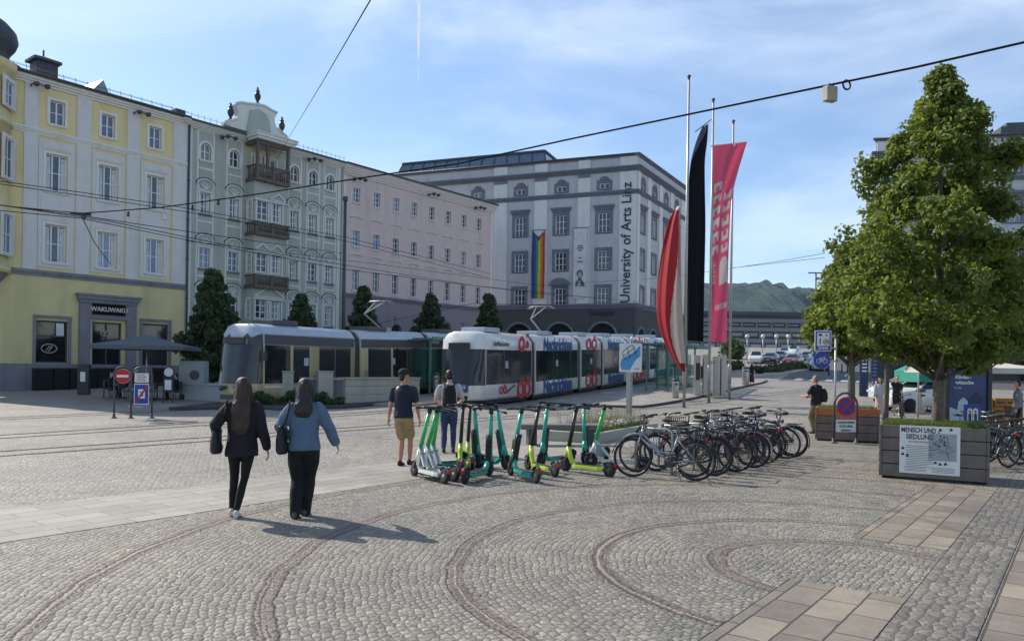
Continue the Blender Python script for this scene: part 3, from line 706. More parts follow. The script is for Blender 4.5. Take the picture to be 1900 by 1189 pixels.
# ------------------------------------------------------------------ sage green house with the wooden loggias
def green_house():
    F = ROW
    r = empty('sage_green_house', (F.o.x, F.o.y, F.base), F.rz, 'sage green house with a scrolled gable, urns and stacked wooden loggias', 'building')
    A, B = -.28, 12.72; cs = [(1.05, .76), (3.2, .76), (8.22, .76), (9.92, .78), (11.55, .78)]
    ops = []; arch = []
    for i, (c, w_) in enumerate(cs):
        a, b = c-w_/2, c+w_/2
        ops += [(a, b, 15.05, 16.22)]; arch.append(len(ops)-1)
        ops += [(a, b, 11.45, 12.88), (a, b, 7.78, 9.17), (a, b, 4.42, 6.0)]
    gops = [(c-.45, c+.45, .3, 2.9) for c, w_ in cs]
    wall(r, 'wall', B, -.8, 17.3, ops+gops, M_GRN, x0=A, arch=tuple(arch))
    def hood(s, w_, h_, inset):
        y0, y1 = -inset-.09, -inset+.004; R_ = w_/2+.22
        # curved hood moulding with a small fan below it
        pts = [(R_*math.cos(PI-PI*i/12), h_+.42+.42*math.sin(PI*i/12)) for i in range(13)]
        up = [(x*1.1, z+.09) for x, z in pts]
        vs = [(x, y0, z) for x, z in pts]+[(x, y0, z) for x, z in up]+[(x, y1, z) for x, z in pts]+[(x, y1, z) for x, z in up]
        s.add(vs, sum([[(i, i+1, 14+i, 13+i), (13+i, 14+i, 40+i, 39+i), (26+i, 27+i, i+1, i)] for i in range(12)], []), 0)
        s.add([(x*1.12, y0-.03, z+.1) for x, z in pts]+[(x*1.14, y0-.03, z+.15) for x, z in pts]+[(x*1.12, y1, z+.1) for x, z in pts]+[(x*1.14, y1, z+.15) for x, z in pts],
              sum([[(i, i+1, 14+i, 13+i), (13+i, 14+i, 40+i, 39+i), (26+i, 27+i, i+1, i)] for i in range(12)], []), 1)
        s.box(-R_, R_, y0, y1, h_+.14, h_+.2); s.box(-R_, -R_+.12, y0, y1, h_+.2, h_+.42); s.box(R_-.12, R_, y0, y1, h_+.2, h_+.42)
        for a_ in (-50, -18, 18, 50):
            q = R(a_); s.bar((.08*math.sin(q), y0+.03, h_+.22), (.42*math.sin(q), y0+.03, h_+.24+.42*math.cos(q)), .1, .07)
    for i, (c, w_) in enumerate(cs):
        a, b = c-w_/2, c+w_/2
        window(r, a, b, 15.05, 16.22, 2, 2, arched=True, surround=.15, sm=M_GRNT)
        cu = M_CURT if i >= 3 else None
        for z0, z1 in ((11.45, 12.88), (7.78, 9.17), (4.42, 6.0)):
            window(r, a, b, z0, z1, 2, 3, surround=.12, sm=M_GRNT, hood=hood, sillm=M_PLINTH, curtain=.9 if i >= 2 else .2, pane=None)
        fr = MB()
        MB().box(a-.1, a, -.04, 0, .2, 3.0).box(b, b+.1, -.04, 0, .2, 3.0).build('door_frame', M_PLINTH, r)
        gg = MB().box(c-.45, c+.45, .15, .18, .3, 2.9).build('ground_floor_window', M_DARKGL, r)
    st = MB()                                           # pale vertical strips framing each column
    for c, w_ in cs:
        for sx in (-1, 1):
            x = c+sx*(w_/2+.2); 
            for z0, z1 in ((3.4, 7.35), (7.35, 11.0), (11.0, 14.5), (14.5, 17.0)): st.box(x-.055, x+.055, -.03, .01, z0, z1)
        for z in (7.2, 10.85, 14.4, 16.9): st.box(c-w_/2-.144, c+w_/2+.144, -.03, .01, z, z+.12)
    for z in (17.02,): pass
    st.box(A, A+.35, -.045, .01, -.2, 17.0).box(B-.45, B-.1, -.045, .01, -.2, 17.0)
    st.build('stucco_strips', M_GRNT, r)
    band(r, B, 16.98, .42, .5, M_GRNT, 'cornice', x0=A, steps=4)
    body_x(r, A, B, 17.42, 12, M_GRN)
    band(r, B, 3.2, .2, .1, M_GRNT, 'base_course', x0=A, steps=2)
    # projecting oriel with wooden loggias
    OFF = -1.0; a = F.px(457, 350)[0]; b = F.px(530, 420, OFF)[0]; Z = lambda y_, x_=500: F.px(x_, y_, OFF)[1]
    zr2 = (Z(411), Z(375)); zr3 = (Z(507), Z(471)); zr4 = (Z(592), Z(556)); bal = [(Z(337), Z(311)), (Z(436), Z(416)), (Z(533), Z(512))]
    w1, w2 = F.px(477, 400, OFF)[0]-.02, F.px(497, 400, OFF)[0]; w3, w4 = F.px(504, 400, OFF)[0], F.px(523.5, 400, OFF)[0]
    oo = [(w1, w2)+zr2, (w3, w4)+zr2, (w1, w2)+zr3, (w3, w4)+zr3, (w1, w2)+zr4, (w3, w4)+zr4]
    wall(r, 'oriel_front', b, 3.4, bal[0][0], oo, M_GRN, x0=a, y=OFF, depth=.2)
    fl = MB()
    fl.quad((b, OFF, 3.4), (b, 0, 3.4), (b, 0, bal[0][0]), (b, OFF, bal[0][0])); fl.quad((a, OFF, 3.4), (a, 0, 3.4), (a, 0, bal[0][0]), (a, OFF, bal[0][0]))
    fl.box(a-.05, b+.05, OFF-.05, 0, 3.25, 3.4)
    fl.box(a-.08, b+.08, OFF-.3, 0, bal[0][0]-.12, bal[0][0]); fl.build('oriel_flanks', M_GRN, r)
    for i, o in enumerate(oo): window(r, o[0], o[1], o[2], o[3], 2, 3, surround=.1, sm=M_GRNT, y=OFF, sill=False, curtain=1.0 if i % 2 else .2, inset=.1)
    for z in (zr2, zr3, zr4):
        k = window(r, -.27, .27, z[0], z[1], 1, 3, surround=.1, sm=M_GRNT, y=0, sill=False, inset=0); k.location = (a-.03, OFF*.5, z[0]); k.rotation_euler = (0, 0, -PI/2)
    for i, (z0, z1) in enumerate(bal):
        m = MB(); y_ = OFF-.28
        m.box(a-.06, b+.06, y_-.05, y_+.05, z1-.09, z1).box(a-.06, b+.06, y_-.05, y_+.05, z0, z0+.1)
        n_ = 16
        for k in range(n_+1):
            x = a+(b-a)*k/n_; m.tube([(x, y_, z0+.1), (x, y_, z0+.1+(z1-z0-.2)*.3), (x, y_, z0+.1+(z1-z0-.2)*.6), (x, y_, z1-.09)], [.045, .075, .04, .055], 6)
        for xx in (a-.02, b+.02):
            m.box(xx-.05, xx+.05, y_-.05, 0, z1-.09, z1).box(xx-.05, xx+.05, y_, 0, z0, z0+.1)
            for k in range(4): m.tube([(xx, y_+.25+k*.25, z0), (xx, y_+.25+k*.25, z1-.05)], .05, 6)
        m.box(a-.1, b+.1, y_-.1, 0, z0-.16, z0)
        for xx in (a, (a+b)/2, b): m.box(xx-.09, xx+.09, y_-.08, y_+.08, z0, z1+.03)
        m.build('balcony_railing', M_WOODD, r)
    lg = MB(); z1 = bal[0][1]
    for xx in (a+.02, a+(b-a)*.33, b-.06): lg.box(xx-.09, xx+.09, OFF-.33, OFF-.15, z1, 17.05)
    lg.box(a-.1, b+.05, OFF-.35, OFF-.12, 16.75, 17.0).box(a-.1, a+.08, OFF-.2, 0, 16.75, 17.0)
    lg.build('loggia_posts', M_WOODD, r)
    MB().box(a, b, -.05, -.02, z1-.9, 16.9).build('loggia_back_wall', M_CREAM, r)
    for q in ((a+.25, a+.95), (a+1.35, a+2.3)): window(r, q[0], q[1], 14.6, 16.2, 2, 2, y=-.22, inset=.12, surround=.08, sm=M_GRNT, sill=False, pane=M_PANEB)
    band_ = MB(); band_.box(a-.25, b+.25, OFF-.7, -.5, 17.02, 17.2).box(a-.35, b+.35, OFF-.8, -.5, 17.2, 17.42).box(a-.4, b+.4, OFF-.85, -.0, 17.42, 17.5); band_.build('loggia_roof', [M_GRNT], r)
    for (z_, xa, xb, m_) in ((zr2[1]+.2, w3-.15, w4+.2, 0), (zr3[1]+.2, w1-.1, w2+.15, 0), (zr3[1]+.2, w3-.15, w4+.2, 0), (zr4[1]+.2, w1-.1, w4+.2, 0)):
        h_ = .45*(xb-xa)/1.2 if xb-xa < 2 else .75; pd = MB()
        pd.bar((xa, OFF-.06, z_), ((xa+xb)/2, OFF-.06, z_+h_), .14, .09).bar(((xa+xb)/2, OFF-.06, z_+h_), (xb, OFF-.06, z_), .14, .09).box(xa, xb, OFF-.1, OFF, z_-.08, z_).build('pediment', M_GRNT, r)
    for z_ in (zr2[1]+.14, zr3[1]+.14, zr4[1]+.14): MB().box(a-.06, b+.06, OFF-.125, OFF-.0, z_-.17, z_-.09).build('ledge', M_GRNT, r)
    # scrolled gable
    out = [(415, 246), (415, 238), (418, 226), (434, 223.6), (440, 221), (443, 212), (440, 200), (438.5, 193), (448, 191), (462, 193.5), (477, 194.5), (492, 198), (503, 205), (514, 210.6), (509.5, 221), (511, 230), (514.5, 238), (524, 248), (531, 252), (534, 260), (534, 273)]
    P = [F.px(x, y, -.2) for x, y in out]; gb = MB().prism([(p[0], p[1]) for p in P], .55, 0, 'xz', -.2); gb.build('gable', M_GRNT, r)
    inn = [(455, 249), (460, 225), (463, 205), (478, 203), (494, 212), (500, 227), (503, 256)]
    P2 = [F.px(x, y, -.2) for x, y in inn]; MB().prism([(p[0], p[1]) for p in P2], .05, 0, 'xz', -.245).build('gable_field', M_GRN, r)
    cp = MB(); cp.tube([(p[0], -.2, p[1]+.03) for p in P[7:14]], .1, 6); cp.tube([(p[0], -.2, p[1]+.03) for p in P[1:5]], .08, 6); cp.tube([(p[0], -.2, p[1]+.03) for p in P[16:21]], .08, 6); cp.build('gable_coping', M_GRNT, r)
    MB().box(P[0][0]-.1, P[-1][0]+.1, -.5, .3, 17.42, 17.62).build('gable_base', M_ROOF, r)
    for x, y in ((427, 224), (477, 194), (522, 248)):
        s_, z_ = F.px(x, y, .1)
        MB().lathe([(.16, 0), (.17, .08), (.07, .14), (.1, .22), (.2, .42), (.23, .6), (.16, .8), (.1, .86), (.17, .92), (.13, .98), (.06, 1.05), (.09, 1.12), (.001, 1.28)], (s_, .05, z_), 12).build('urn', M_BLACK, r)
    downpipe(r, B-.05, -.5, 17.1, m=M_GRN)
    sg = MB()
    sg.tube([(6.9, -.35, 17.75), (B, -.35, 17.75)], .012, 4)
    for k in range(14): sg.bar((7+k*.43, -.35, 17.45), (7+k*.43, -.35, 17.9), .018)
    sg.build('snow_guard', M_DGREY, r); sg = MB(); sg.tube([(A, -.35, 17.75), (2.6, -.35, 17.75)], .012, 4)
    for k in range(6): sg.bar((-.2+k*.45, -.35, 17.45), (-.2+k*.45, -.35, 17.9), .018)
    sg.build('snow_guard', M_DGREY, r)
green_house()
floodlight(ROW, 408, 256, label='wall floodlight under the cornice of the green house, beside its gable', grp='floodlights on the facades', y=-.3)
floodlight(ROW, 569, 297, label='wall floodlight under the cornice of the green house, right of its gable', grp='floodlights on the facades', y=-.3)

# ------------------------------------------------------------------ pink house
def pink_house():
    F = ROW; r = empty('pink_house', (F.o.x, F.o.y, F.base), F.rz, 'long pale pink house with three rows of small windows over a grey arcaded base', 'building')
    A, B = 12.75, 31.85; cs = [14.24+2.187*i for i in range(8)]; w_ = .72
    ops = []
    for c in cs: ops += [(c-w_/2, c+w_/2, 14.6, 15.76), (c-w_/2, c+w_/2, 11.05, 12.3), (c-w_/2, c+w_/2, 7.5, 9.17)]
    wall(r, 'wall', B, 7.0, 17.0, ops, M_PNK, x0=A)
    ar = [(c+.2-.62, c+.2+.62, .5, 4.95) for c in cs]
    wall(r, 'base_wall', B, -.8, 7.0, ar, M_GRYB, x0=A, arch=tuple(range(8)), depth=.35)
    for i, c in enumerate(cs):
        a, b = c-w_/2, c+w_/2; pa = M_PANEB if i == 0 else None
        window(r, a, b, 14.6, 15.76, 2, 3, surround=.08, sm=M_PNKT, fr=.055, pane=pa); window(r, a, b, 11.05, 12.3, 2, 3, surround=.08, sm=M_PNKT, fr=.055, pane=pa); window(r, a, b, 7.5, 9.17, 2, 3, surround=.08, sm=M_PNKT, fr=.055, pane=pa)
        g_ = MB().box(c-.42, c+.82, .3, .33, .5, 4.95).build('arch_window', M_DARKGL, r)
        k = MB(); cz = 4.95-.62
        k.tube([(c+.2+.7*math.cos(PI*q/10), -.04, cz+.7*math.sin(PI*q/10)) for q in range(11)], .08, 6); k.box(c+.05, c+.35, -.12, 0, 5.0, 5.5).box(c-.02, c+.42, -.16, 0, 5.5, 5.62)
        k.build('arch_moulding', M_GRYB, g_)
    m = MB()
    for c in cs:
        for sx in (-1, 1):
            x = c+sx*.56
            for z0, z1 in ((7.2, 10.3), (10.45, 13.3), (13.45, 16.4)): m.box(x-.03, x+.03, -.025, .01, z0, z1)
        for z in (10.25, 13.3): m.tube([(c+.66*math.cos(PI-PI*q/8), -.05, z-.02+.16*math.sin(PI*q/8)) for q in range(9)], .05, 5)
        m.box(c-.53, c+.53, -.025, .01, 16.34, 16.4)
    m.box(A+.1, A+.4, -.05, .01, 7.2, 16.6).box(B-.55, B-.2, -.05, .01, 7.2, 16.6)
    m.build('stucco_strips', M_PNKT, r)
    band(r, B, 6.85, .35, .16, M_UNIS, 'base_course', x0=A, steps=2)
    band(r, B, 16.65, .8, .55, M_PNKT, 'cornice', x0=A, steps=5)
    body_x(r, A, B, 17.45, 10, M_PNK, pitch=.1, over=.5)
pink_house()
for x, y, l in ((655, 333, 'wall floodlight on the pink house nearest the green house'), (793, 361, 'middle one of the three floodlights under the cornice of the pink house'), (880, 386, 'wall floodlight on the pink house at its far end')):
    floodlight(ROW, x, y, label=l, grp='floodlights on the facades', y=-.2)

# ------------------------------------------------------------------ the two big bridgehead buildings
def bridgehead(name, label, F, A, B, cols, small, right_side=None, extra=None, base_arch=3.0, depth=16, skew=0.0):
    r = empty(name, (F.o.x, F.o.y, F.base), F.rz, label, 'building'); H = 22.65
    def face(parent, A, B, cs, w_, sm_, arch_w, archz=4.9, smallc=None, two=True):
        ops = []
        for c in cs: ops += [(c-w_/2, c+w_/2, 6.75, 8.75), (c-w_/2, c+w_/2, 10.7, 12.7), (c-w_/2, c+w_/2, 14.65, 16.72)]
        sc = smallc if smallc is not None else cs
        for c in sc: ops += [(c-.55, c+.55, 19.28, 19.92)]
        wall(parent, 'wall', B, 6.5, H, ops, M_UNI, x0=A, depth=.3)
        ar = [(c-arch_w/2, c+arch_w/2, -1.0, archz) for c in sorted(set(list(cs)+list(sc)))]
        wall(parent, 'base_wall', B, -3, 6.5, ar, M_UNIB, x0=A, depth=.8, arch=tuple(range(len(ar))))
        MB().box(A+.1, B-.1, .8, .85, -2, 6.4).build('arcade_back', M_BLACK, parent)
        am = MB()
        for a_, b_, c_, d_ in ar:
            q_ = (b_-a_)/2; am.tube([((a_+b_)/2+(q_+.12)*math.cos(PI*q/12), -.03, d_-q_+(q_+.12)*math.sin(PI*q/12)) for q in range(13)], .14, 6)
        am.build('arch_mouldings', M_UNIS, parent)
        def hood(s, w_, h_, ins): s.box(-w_/2-.5, w_/2+.5, -ins-.28, -ins, h_+.62, h_+.84).box(-w_/2-.4, w_/2+.4, -ins-.16, -ins, h_+.38, h_+.62)
        def seg(s, w_, h_, ins):
            pts = [((w_/2+.5)*math.cos(PI-PI*i/10), h_+.38+.75*math.sin(PI*i/10)) for i in range(11)]; s.prism(pts, .3, 0, 'xz', -ins-.3)
            s.box(-w_/2-.55, w_/2+.55, -ins-.34, -ins-.3, h_+.3, h_+.42)
        def crown(s, w_, h_, ins):
            pts = [(.55*math.cos(PI-PI*i/8), h_+.3+.4*math.sin(PI*i/8)) for i in range(9)]; s.prism(pts, .12, 0, 'xz', -ins-.12)
        for k, c in enumerate(cs):
            a, b = c-w_/2, c+w_/2
            window(parent, a, b, 14.65, 16.72, 2 if w_ < 1 else 3, 3, surround=.34, sm=M_UNIS, hood=hood, fr=.075, inset=.18)
            window(parent, a, b, 10.7, 12.7, 3, 3, surround=.34, sm=M_UNIS, fr=.075, inset=.18)
            window(parent, a, b, 6.75, 8.75, 3, 3, surround=.34, sm=M_UNIS, fr=.075, inset=.18, hood=(seg if sm_ and abs(c-sm_) < .1 else None))
        for c in sc: window(parent, c-.55, c+.55, 19.28, 19.92, 2, 1, surround=.3, sm=M_UNIS, fr=.1, inset=.18, hood=crown)
        for z, h, o in ((6.5, .5, .22), (18.55, .45, .28), (21.0, .5, .5)): band(parent, B, z, h, o, M_UNIS, 'string_course', x0=A, steps=3)
        band(parent, B, H-.14, .3, .35, M_UNIS, 'cornice', x0=A, steps=2)
    face(r, A, B, cols, 1.28, extra, base_arch, smallc=small)
    body_x(r, A, B-.3, H+.1, depth, M_UNI, pitch=.04, over=.25, z0=-3, skew=skew)
    return r, face
UF = Fac((12.9, 81), (.93, -.365), 1.87)
uni, face = bridgehead('university_building', 'grey classical university building with vertical black lettering and hanging banners', UF, -30.6, 0, [-13.12, -8.36, -3.55], [-18.35, -13.12, -8.36, -3.55], extra=-8.36)
pl = MB()
for a, b in ((-16.35, -14.7), (-11.45, -9.95), (-6.45, -5.1), (-1.85, -.02)):
    pl.box(a, b, -.12, .01, 7.05, 18.5).box(a, b, -.12, .01, 19.05, 20.95); pl.box(a, b, -.14, .01, 21.55, 22.5)
pl.build('pilasters', M_UNIL, uni)
for a, b in ((-16.35, -14.7), (-11.45, -9.95), (-6.45, -5.1)): MB().box(a, b, -.2, -.12, 20.6, 20.95).build('capital', M_UNIS, uni)
text('lettering', 'University of Arts Linz', 1.5, pm('lettering_dark', (.02, .025, .035), .6), uni, (-1.06, -.16, 13.4), rot=(PI/2, -PI/2, 0), extrude=.03, sx=.93, bold=.012)
text('lettering', 'SPLITNERS', .55, pm('lettering_dark', (.02, .025, .035), .6), uni, (-3.6, -.1, 5.95), bold=.02, extrude=.03)
# side facade towards the bridge
US = Fac((12.9, 81), (.49, .87), 1.87)
side = empty('side_wing', (0, 0, 0), 0)
side.parent = uni; side.matrix_parent_inverse = Matrix(); 
side.location = (0, 0, 0); side.rotation_euler = (0, 0, US.rz-UF.rz)
face(side, 0, 17.2, [1.75, 5.55, 9.55, 13.6], 1.2, None, 2.4, archz=4.4)
MB().quad((17.2, 0, -3), (17.2, 12, -3), (17.2, 12, 22.7), (17.2, 0, 22.7)).quad((0, 0, 22.72), (17.2, 0, 22.72), (17.2, 14, 22.72), (0, 14, 22.72)).build('rear_walls', M_UNI, side)
pl = MB()
for a, b in ((0.05, .7), (3.1, 4.2), (7.0, 8.1), (11.0, 12.1), (15.2, 17)): pl.box(a, b, -.12, .01, 7.05, 18.5).box(a, b, -.12, .01, 19.05, 20.95)
pl.build('pilasters', M_UNIL, side)
# glazed attic set back on the roof
a0 = UF.px(729, 318, 3)[0]; zg0 = 22.7; 
gz = MB(); a1 = UF.px(1005, 300, 3)[0]; zt = UF.px(1000, 277, 3)[1]; zt0 = UF.px(735, 291, 3)[1]
gz.add([(a0, 3, zg0), (a1+.6, 3, zg0), (a1+.6, 9, zg0), (a0, 9, zg0), (a0+.8, 4, zt), (a1, 4, zt), (a1, 9, zt), (a0+.8, 9, zt)], [(0, 1, 5, 4), (1, 2, 6, 5), (2, 3, 7, 6), (3, 0, 4, 7), (4, 5, 6, 7)])
atc = gz.build('glazed_attic', pane_mat('attic_glass', (.05, .075, .10)), uni)
fr = MB()
for k in range(13):
    q = k/12; fr.bar((a0+(a1+.6-a0)*q, 2.97, zg0), (a0+.8+(a1-a0-.8)*q, 3.97, zt), .14, .1)
fr.bar((a0+.8, 3.95, zt+.05), (a1, 3.95, zt+.05), .3, .2); fr.bar((a1, 3.95, zt+.05), (a1, 9, zt+.05), .3, .2)
fr.build('glazing_bars', M_DGREY, atc)
for k in range(4): MB().add([(a0+1+k*5, 5, zt+.1), (a0+4+k*5, 5, zt+.1), (a0+2.5+k*5, 5, zt+.5), (a0+1+k*5, 8, zt+.1), (a0+4+k*5, 8, zt+.1), (a0+2.5+k*5, 8, zt+.5)], [(0, 1, 2), (3, 5, 4), (0, 2, 5, 3), (1, 4, 5, 2)]).build('skylight', M_PANEB, atc)
# the sister building on the right
RB = Fac((34.5, 73.5), (.985, -.17), 1.47)
rb, face2 = bridgehead('bridgehead_building', 'tall grey classical building with arcade rising behind the big street tree', RB, 0, 30, [3.2, 7.6, 12.0, 16.4, 20.8, 25.2], [3.2, 7.6, 12.0, 16.4, 20.8, 25.2], base_arch=2.9, skew=.36)
pl = MB()
for a, b in ((0.03, 1.5), (4.8, 6.0), (9.2, 10.4), (13.6, 14.8), (18, 19.2), (22.4, 23.6)): pl.box(a, b, -.12, .01, 7.05, 18.5).box(a, b, -.12, .01, 19.05, 20.95).box(a, b, -.14, .01, 21.55, 22.5)
pl.build('pilasters', M_UNIL, rb)
MB().box(12.6, 16, 3, 6, 22.7, 24.8).box(11.9, 12.5, 2.5, 3, 22.7, 24.3).build('plant_room', M_DGREY, rb)

# banners on the university front
def hang(name, label, a, b, z0, z1, F, cat, stripes=None):
    r_ = empty(name, F.w((a+b)/2, -.2, z0), F.rz, label, cat)
    MB().bar((-(b-a)/2-.2, -.1, z1-z0+.1), ((b-a)/2+.2, -.1, z1-z0+.1), .06).build('rod', M_DGREY, r_)
    return r_
pr = hang('rainbow_flag', 'vertical rainbow pride banner hanging on the university front', -11.6, -10.1, 7.7, 15.1, UF, 'flag')
cols = ['#3a2f6b', '#2c4a9a', '#3c8a4a', '#b9b93a', '#c8742c', '#a83038']; mb = MB(); H_ = 7.4
def bx_(u, v): return ((u-.5)*1.5, -.1+.05*math.sin(v*9+u*4), H_*v)
NX, NY = 36, 40
for i in range(NX):
    for j in range(NY):
        u, v = i/NX, j/NY; k = min(5, int(u*6)); tri = (1-v)*H_
        dd = 1.25-abs(u-.5)*2*1.25
        mi = k
        if tri < dd*.62: mi = 6
        elif tri < dd: mi = 7
        mb.add([bx_(u, v), bx_(u+1/NX, v), bx_(u+1/NX, v+1/NY), bx_(u, v+1/NY)], [(0, 1, 2, 3)], mi)
mb.build('cloth', [pm('pride_'+str(i), c, .8) for i, c in enumerate(cols)]+[pm('banner_white', (.6, .6, .62), .8), pm('banner_black', (.03, .03, .035), .8)], pr)
wb = hang('white_banner', 'long white banner with a printed portrait on the university front', -6.8, -5.3, 7.6, 15.1, UF, 'banner')
mb = MB()
for j in range(24): mb.add([((-.75), -.1+.04*math.sin(j*.7), 7.5*j/24), (.75, -.1+.04*math.sin(j*.7+1), 7.5*j/24), (.75, -.1+.04*math.sin(j*.7+1.7), 7.5*(j+1)/24), (-.75, -.1+.04*math.sin(j*.7+.7), 7.5*(j+1)/24)], [(0, 1, 2, 3)])
cl = mb.build('cloth', pm('banner_white', (.6, .6, .62), .8), wb)
pg = pm('print_grey', (.10, .10, .12), .8)
hd = MB(); hd.prism([(.0+.34*math.cos(2*PI*i/20)*(1+.1*math.sin(3*i)), 2.65+.42*math.sin(2*PI*i/20)) for i in range(20)], .02, 0, 'xz', -.17)
hd.prism([(-.5, 1.3), (.6, 1.3), (.45, 1.75), (.2, 2.0), (.12, 2.3), (-.12, 2.3), (-.2, 2.0), (-.42, 1.8)], .02, 0, 'xz', -.165); hd.build('printed_portrait', pg, cl)
MB().prism([(.02+.2*math.cos(2*PI*i/16), 2.55+.3*math.sin(2*PI*i/16)) for i in range(16)], .02, 0, 'xz', -.195).prism([(-.3, 1.32), (.15, 1.32), (.05, 1.9), (-.05, 1.9)], .02, 0, 'xz', -.19).build('printed_face', pm('print_pale', (.4, .4, .42), .8), cl)
ln = MB()
for z, w_ in ((5.6, .5), (5.35, .7), (5.1, .35), (4.3, .3), (3.9, .6)): ln.box(-w_/2, w_/2, -.17, -.155, z, z+.1)
ln.build('printed_lines', pg, cl)

# ------------------------------------------------------------------ terraced building beyond the river
def town_hall():
    d = 400; a = D(1200, 640, d); b = D(1620, 640, d)
    r = empty('terraced_block', (a.x, d, 8), 0, 'low dark terraced office block beyond the bridge, below the hills', 'building')
    L_ = b.x-a.x; z = [D(1400, y, d).z-8 for y in (655, 628, 606, 588, 573)]
    M_CONC = pm('weathered_concrete', (.20, .19, .17), .9, var=.2); M_DK = pm('dark_facade', (.035, .038, .042), .6, var=.3, scale=.3)
    for i in range(4):
        MB().box(0, L_, i*6, 60, z[i]-6 if i == 0 else z[i], z[i+1]-.0).build('storey', M_DK, r)
        MB().box(0, L_-0, i*6-1.5, i*6-.1, z[i+1]-2.2, z[i+1]-.2).build('parapet', M_CONC if i < 3 else M_DK, r)
    for i in range(3):
        m = MB(); gl = MB()
        for k in range(15): x = 4+k*8; m.box(x, x+1.2, i*6-.9, i*6-.05, z[i], z[i+1]-2.3); gl.box(x+1.8, x+7.4, i*6-.2, i*6-.02, z[i]+1.5, z[i+1]-3)
        m.build('pillars', M_CONC, r); gl.build('window_strip', M_PANEB, r)
town_hall()
# ------------------------------------------------------------------ trams
M_CREAMV = pm('tram_cream_paint', '#b6ab80', .35, var=.06, coat=.4, grime=.5)
M_TWHITE = pm('tram_white_paint', '#d9d8d2', .35, var=.05, coat=.4, grime=.3)
M_TROOF = pm('tram_roof_grey', '#a9b2bd', .4, var=.08, coat=.2)
M_TGLASS = pane_mat('tram_glass', (.010, .012, .013)); M_TGLASS.node_tree.nodes['Principled BSDF'].inputs['Specular IOR Level'].default_value = .42
M_RUB = pm('rubber_bellows', (.05, .048, .045), .8, var=.2)
M_RED = pm('signal_red', '#b5121a', .45, var=.08)
M_BLUEP = pm('print_blue', '#2b4f86', .5, var=.1)
M_REDP = pm('print_red', '#b32630', .5, var=.1)
M_INT = pm('tram_interior', (.06, .055, .05), .8, var=.3)
M_STAINL = pm('brushed_steel', (.42, .41, .39), .38, metal=.75, var=.12, scale=9)
M_GLASSG = None
def clear_glass(name, col, alpha):
    m = bpy.data.materials.new(name); n = NG(m)
    n.p.inputs['Base Color'].default_value = rgb(col); n.p.inputs['Roughness'].default_value = .04
    tr = n.new('ShaderNodeBsdfTransparent'); tr.inputs[0].default_value = (.8, .92, .88, 1); mx = n.new('ShaderNodeMixShader'); mx.inputs[0].default_value = alpha
    n.L.new(tr.outputs[0], mx.inputs[1]); n.L.new(n.p.outputs[0], mx.inputs[2]); n.L.new(mx.outputs[0], n.o.inputs[0]); return m
M_GLASSG = clear_glass('green_glass', '#2f5f55', .35)

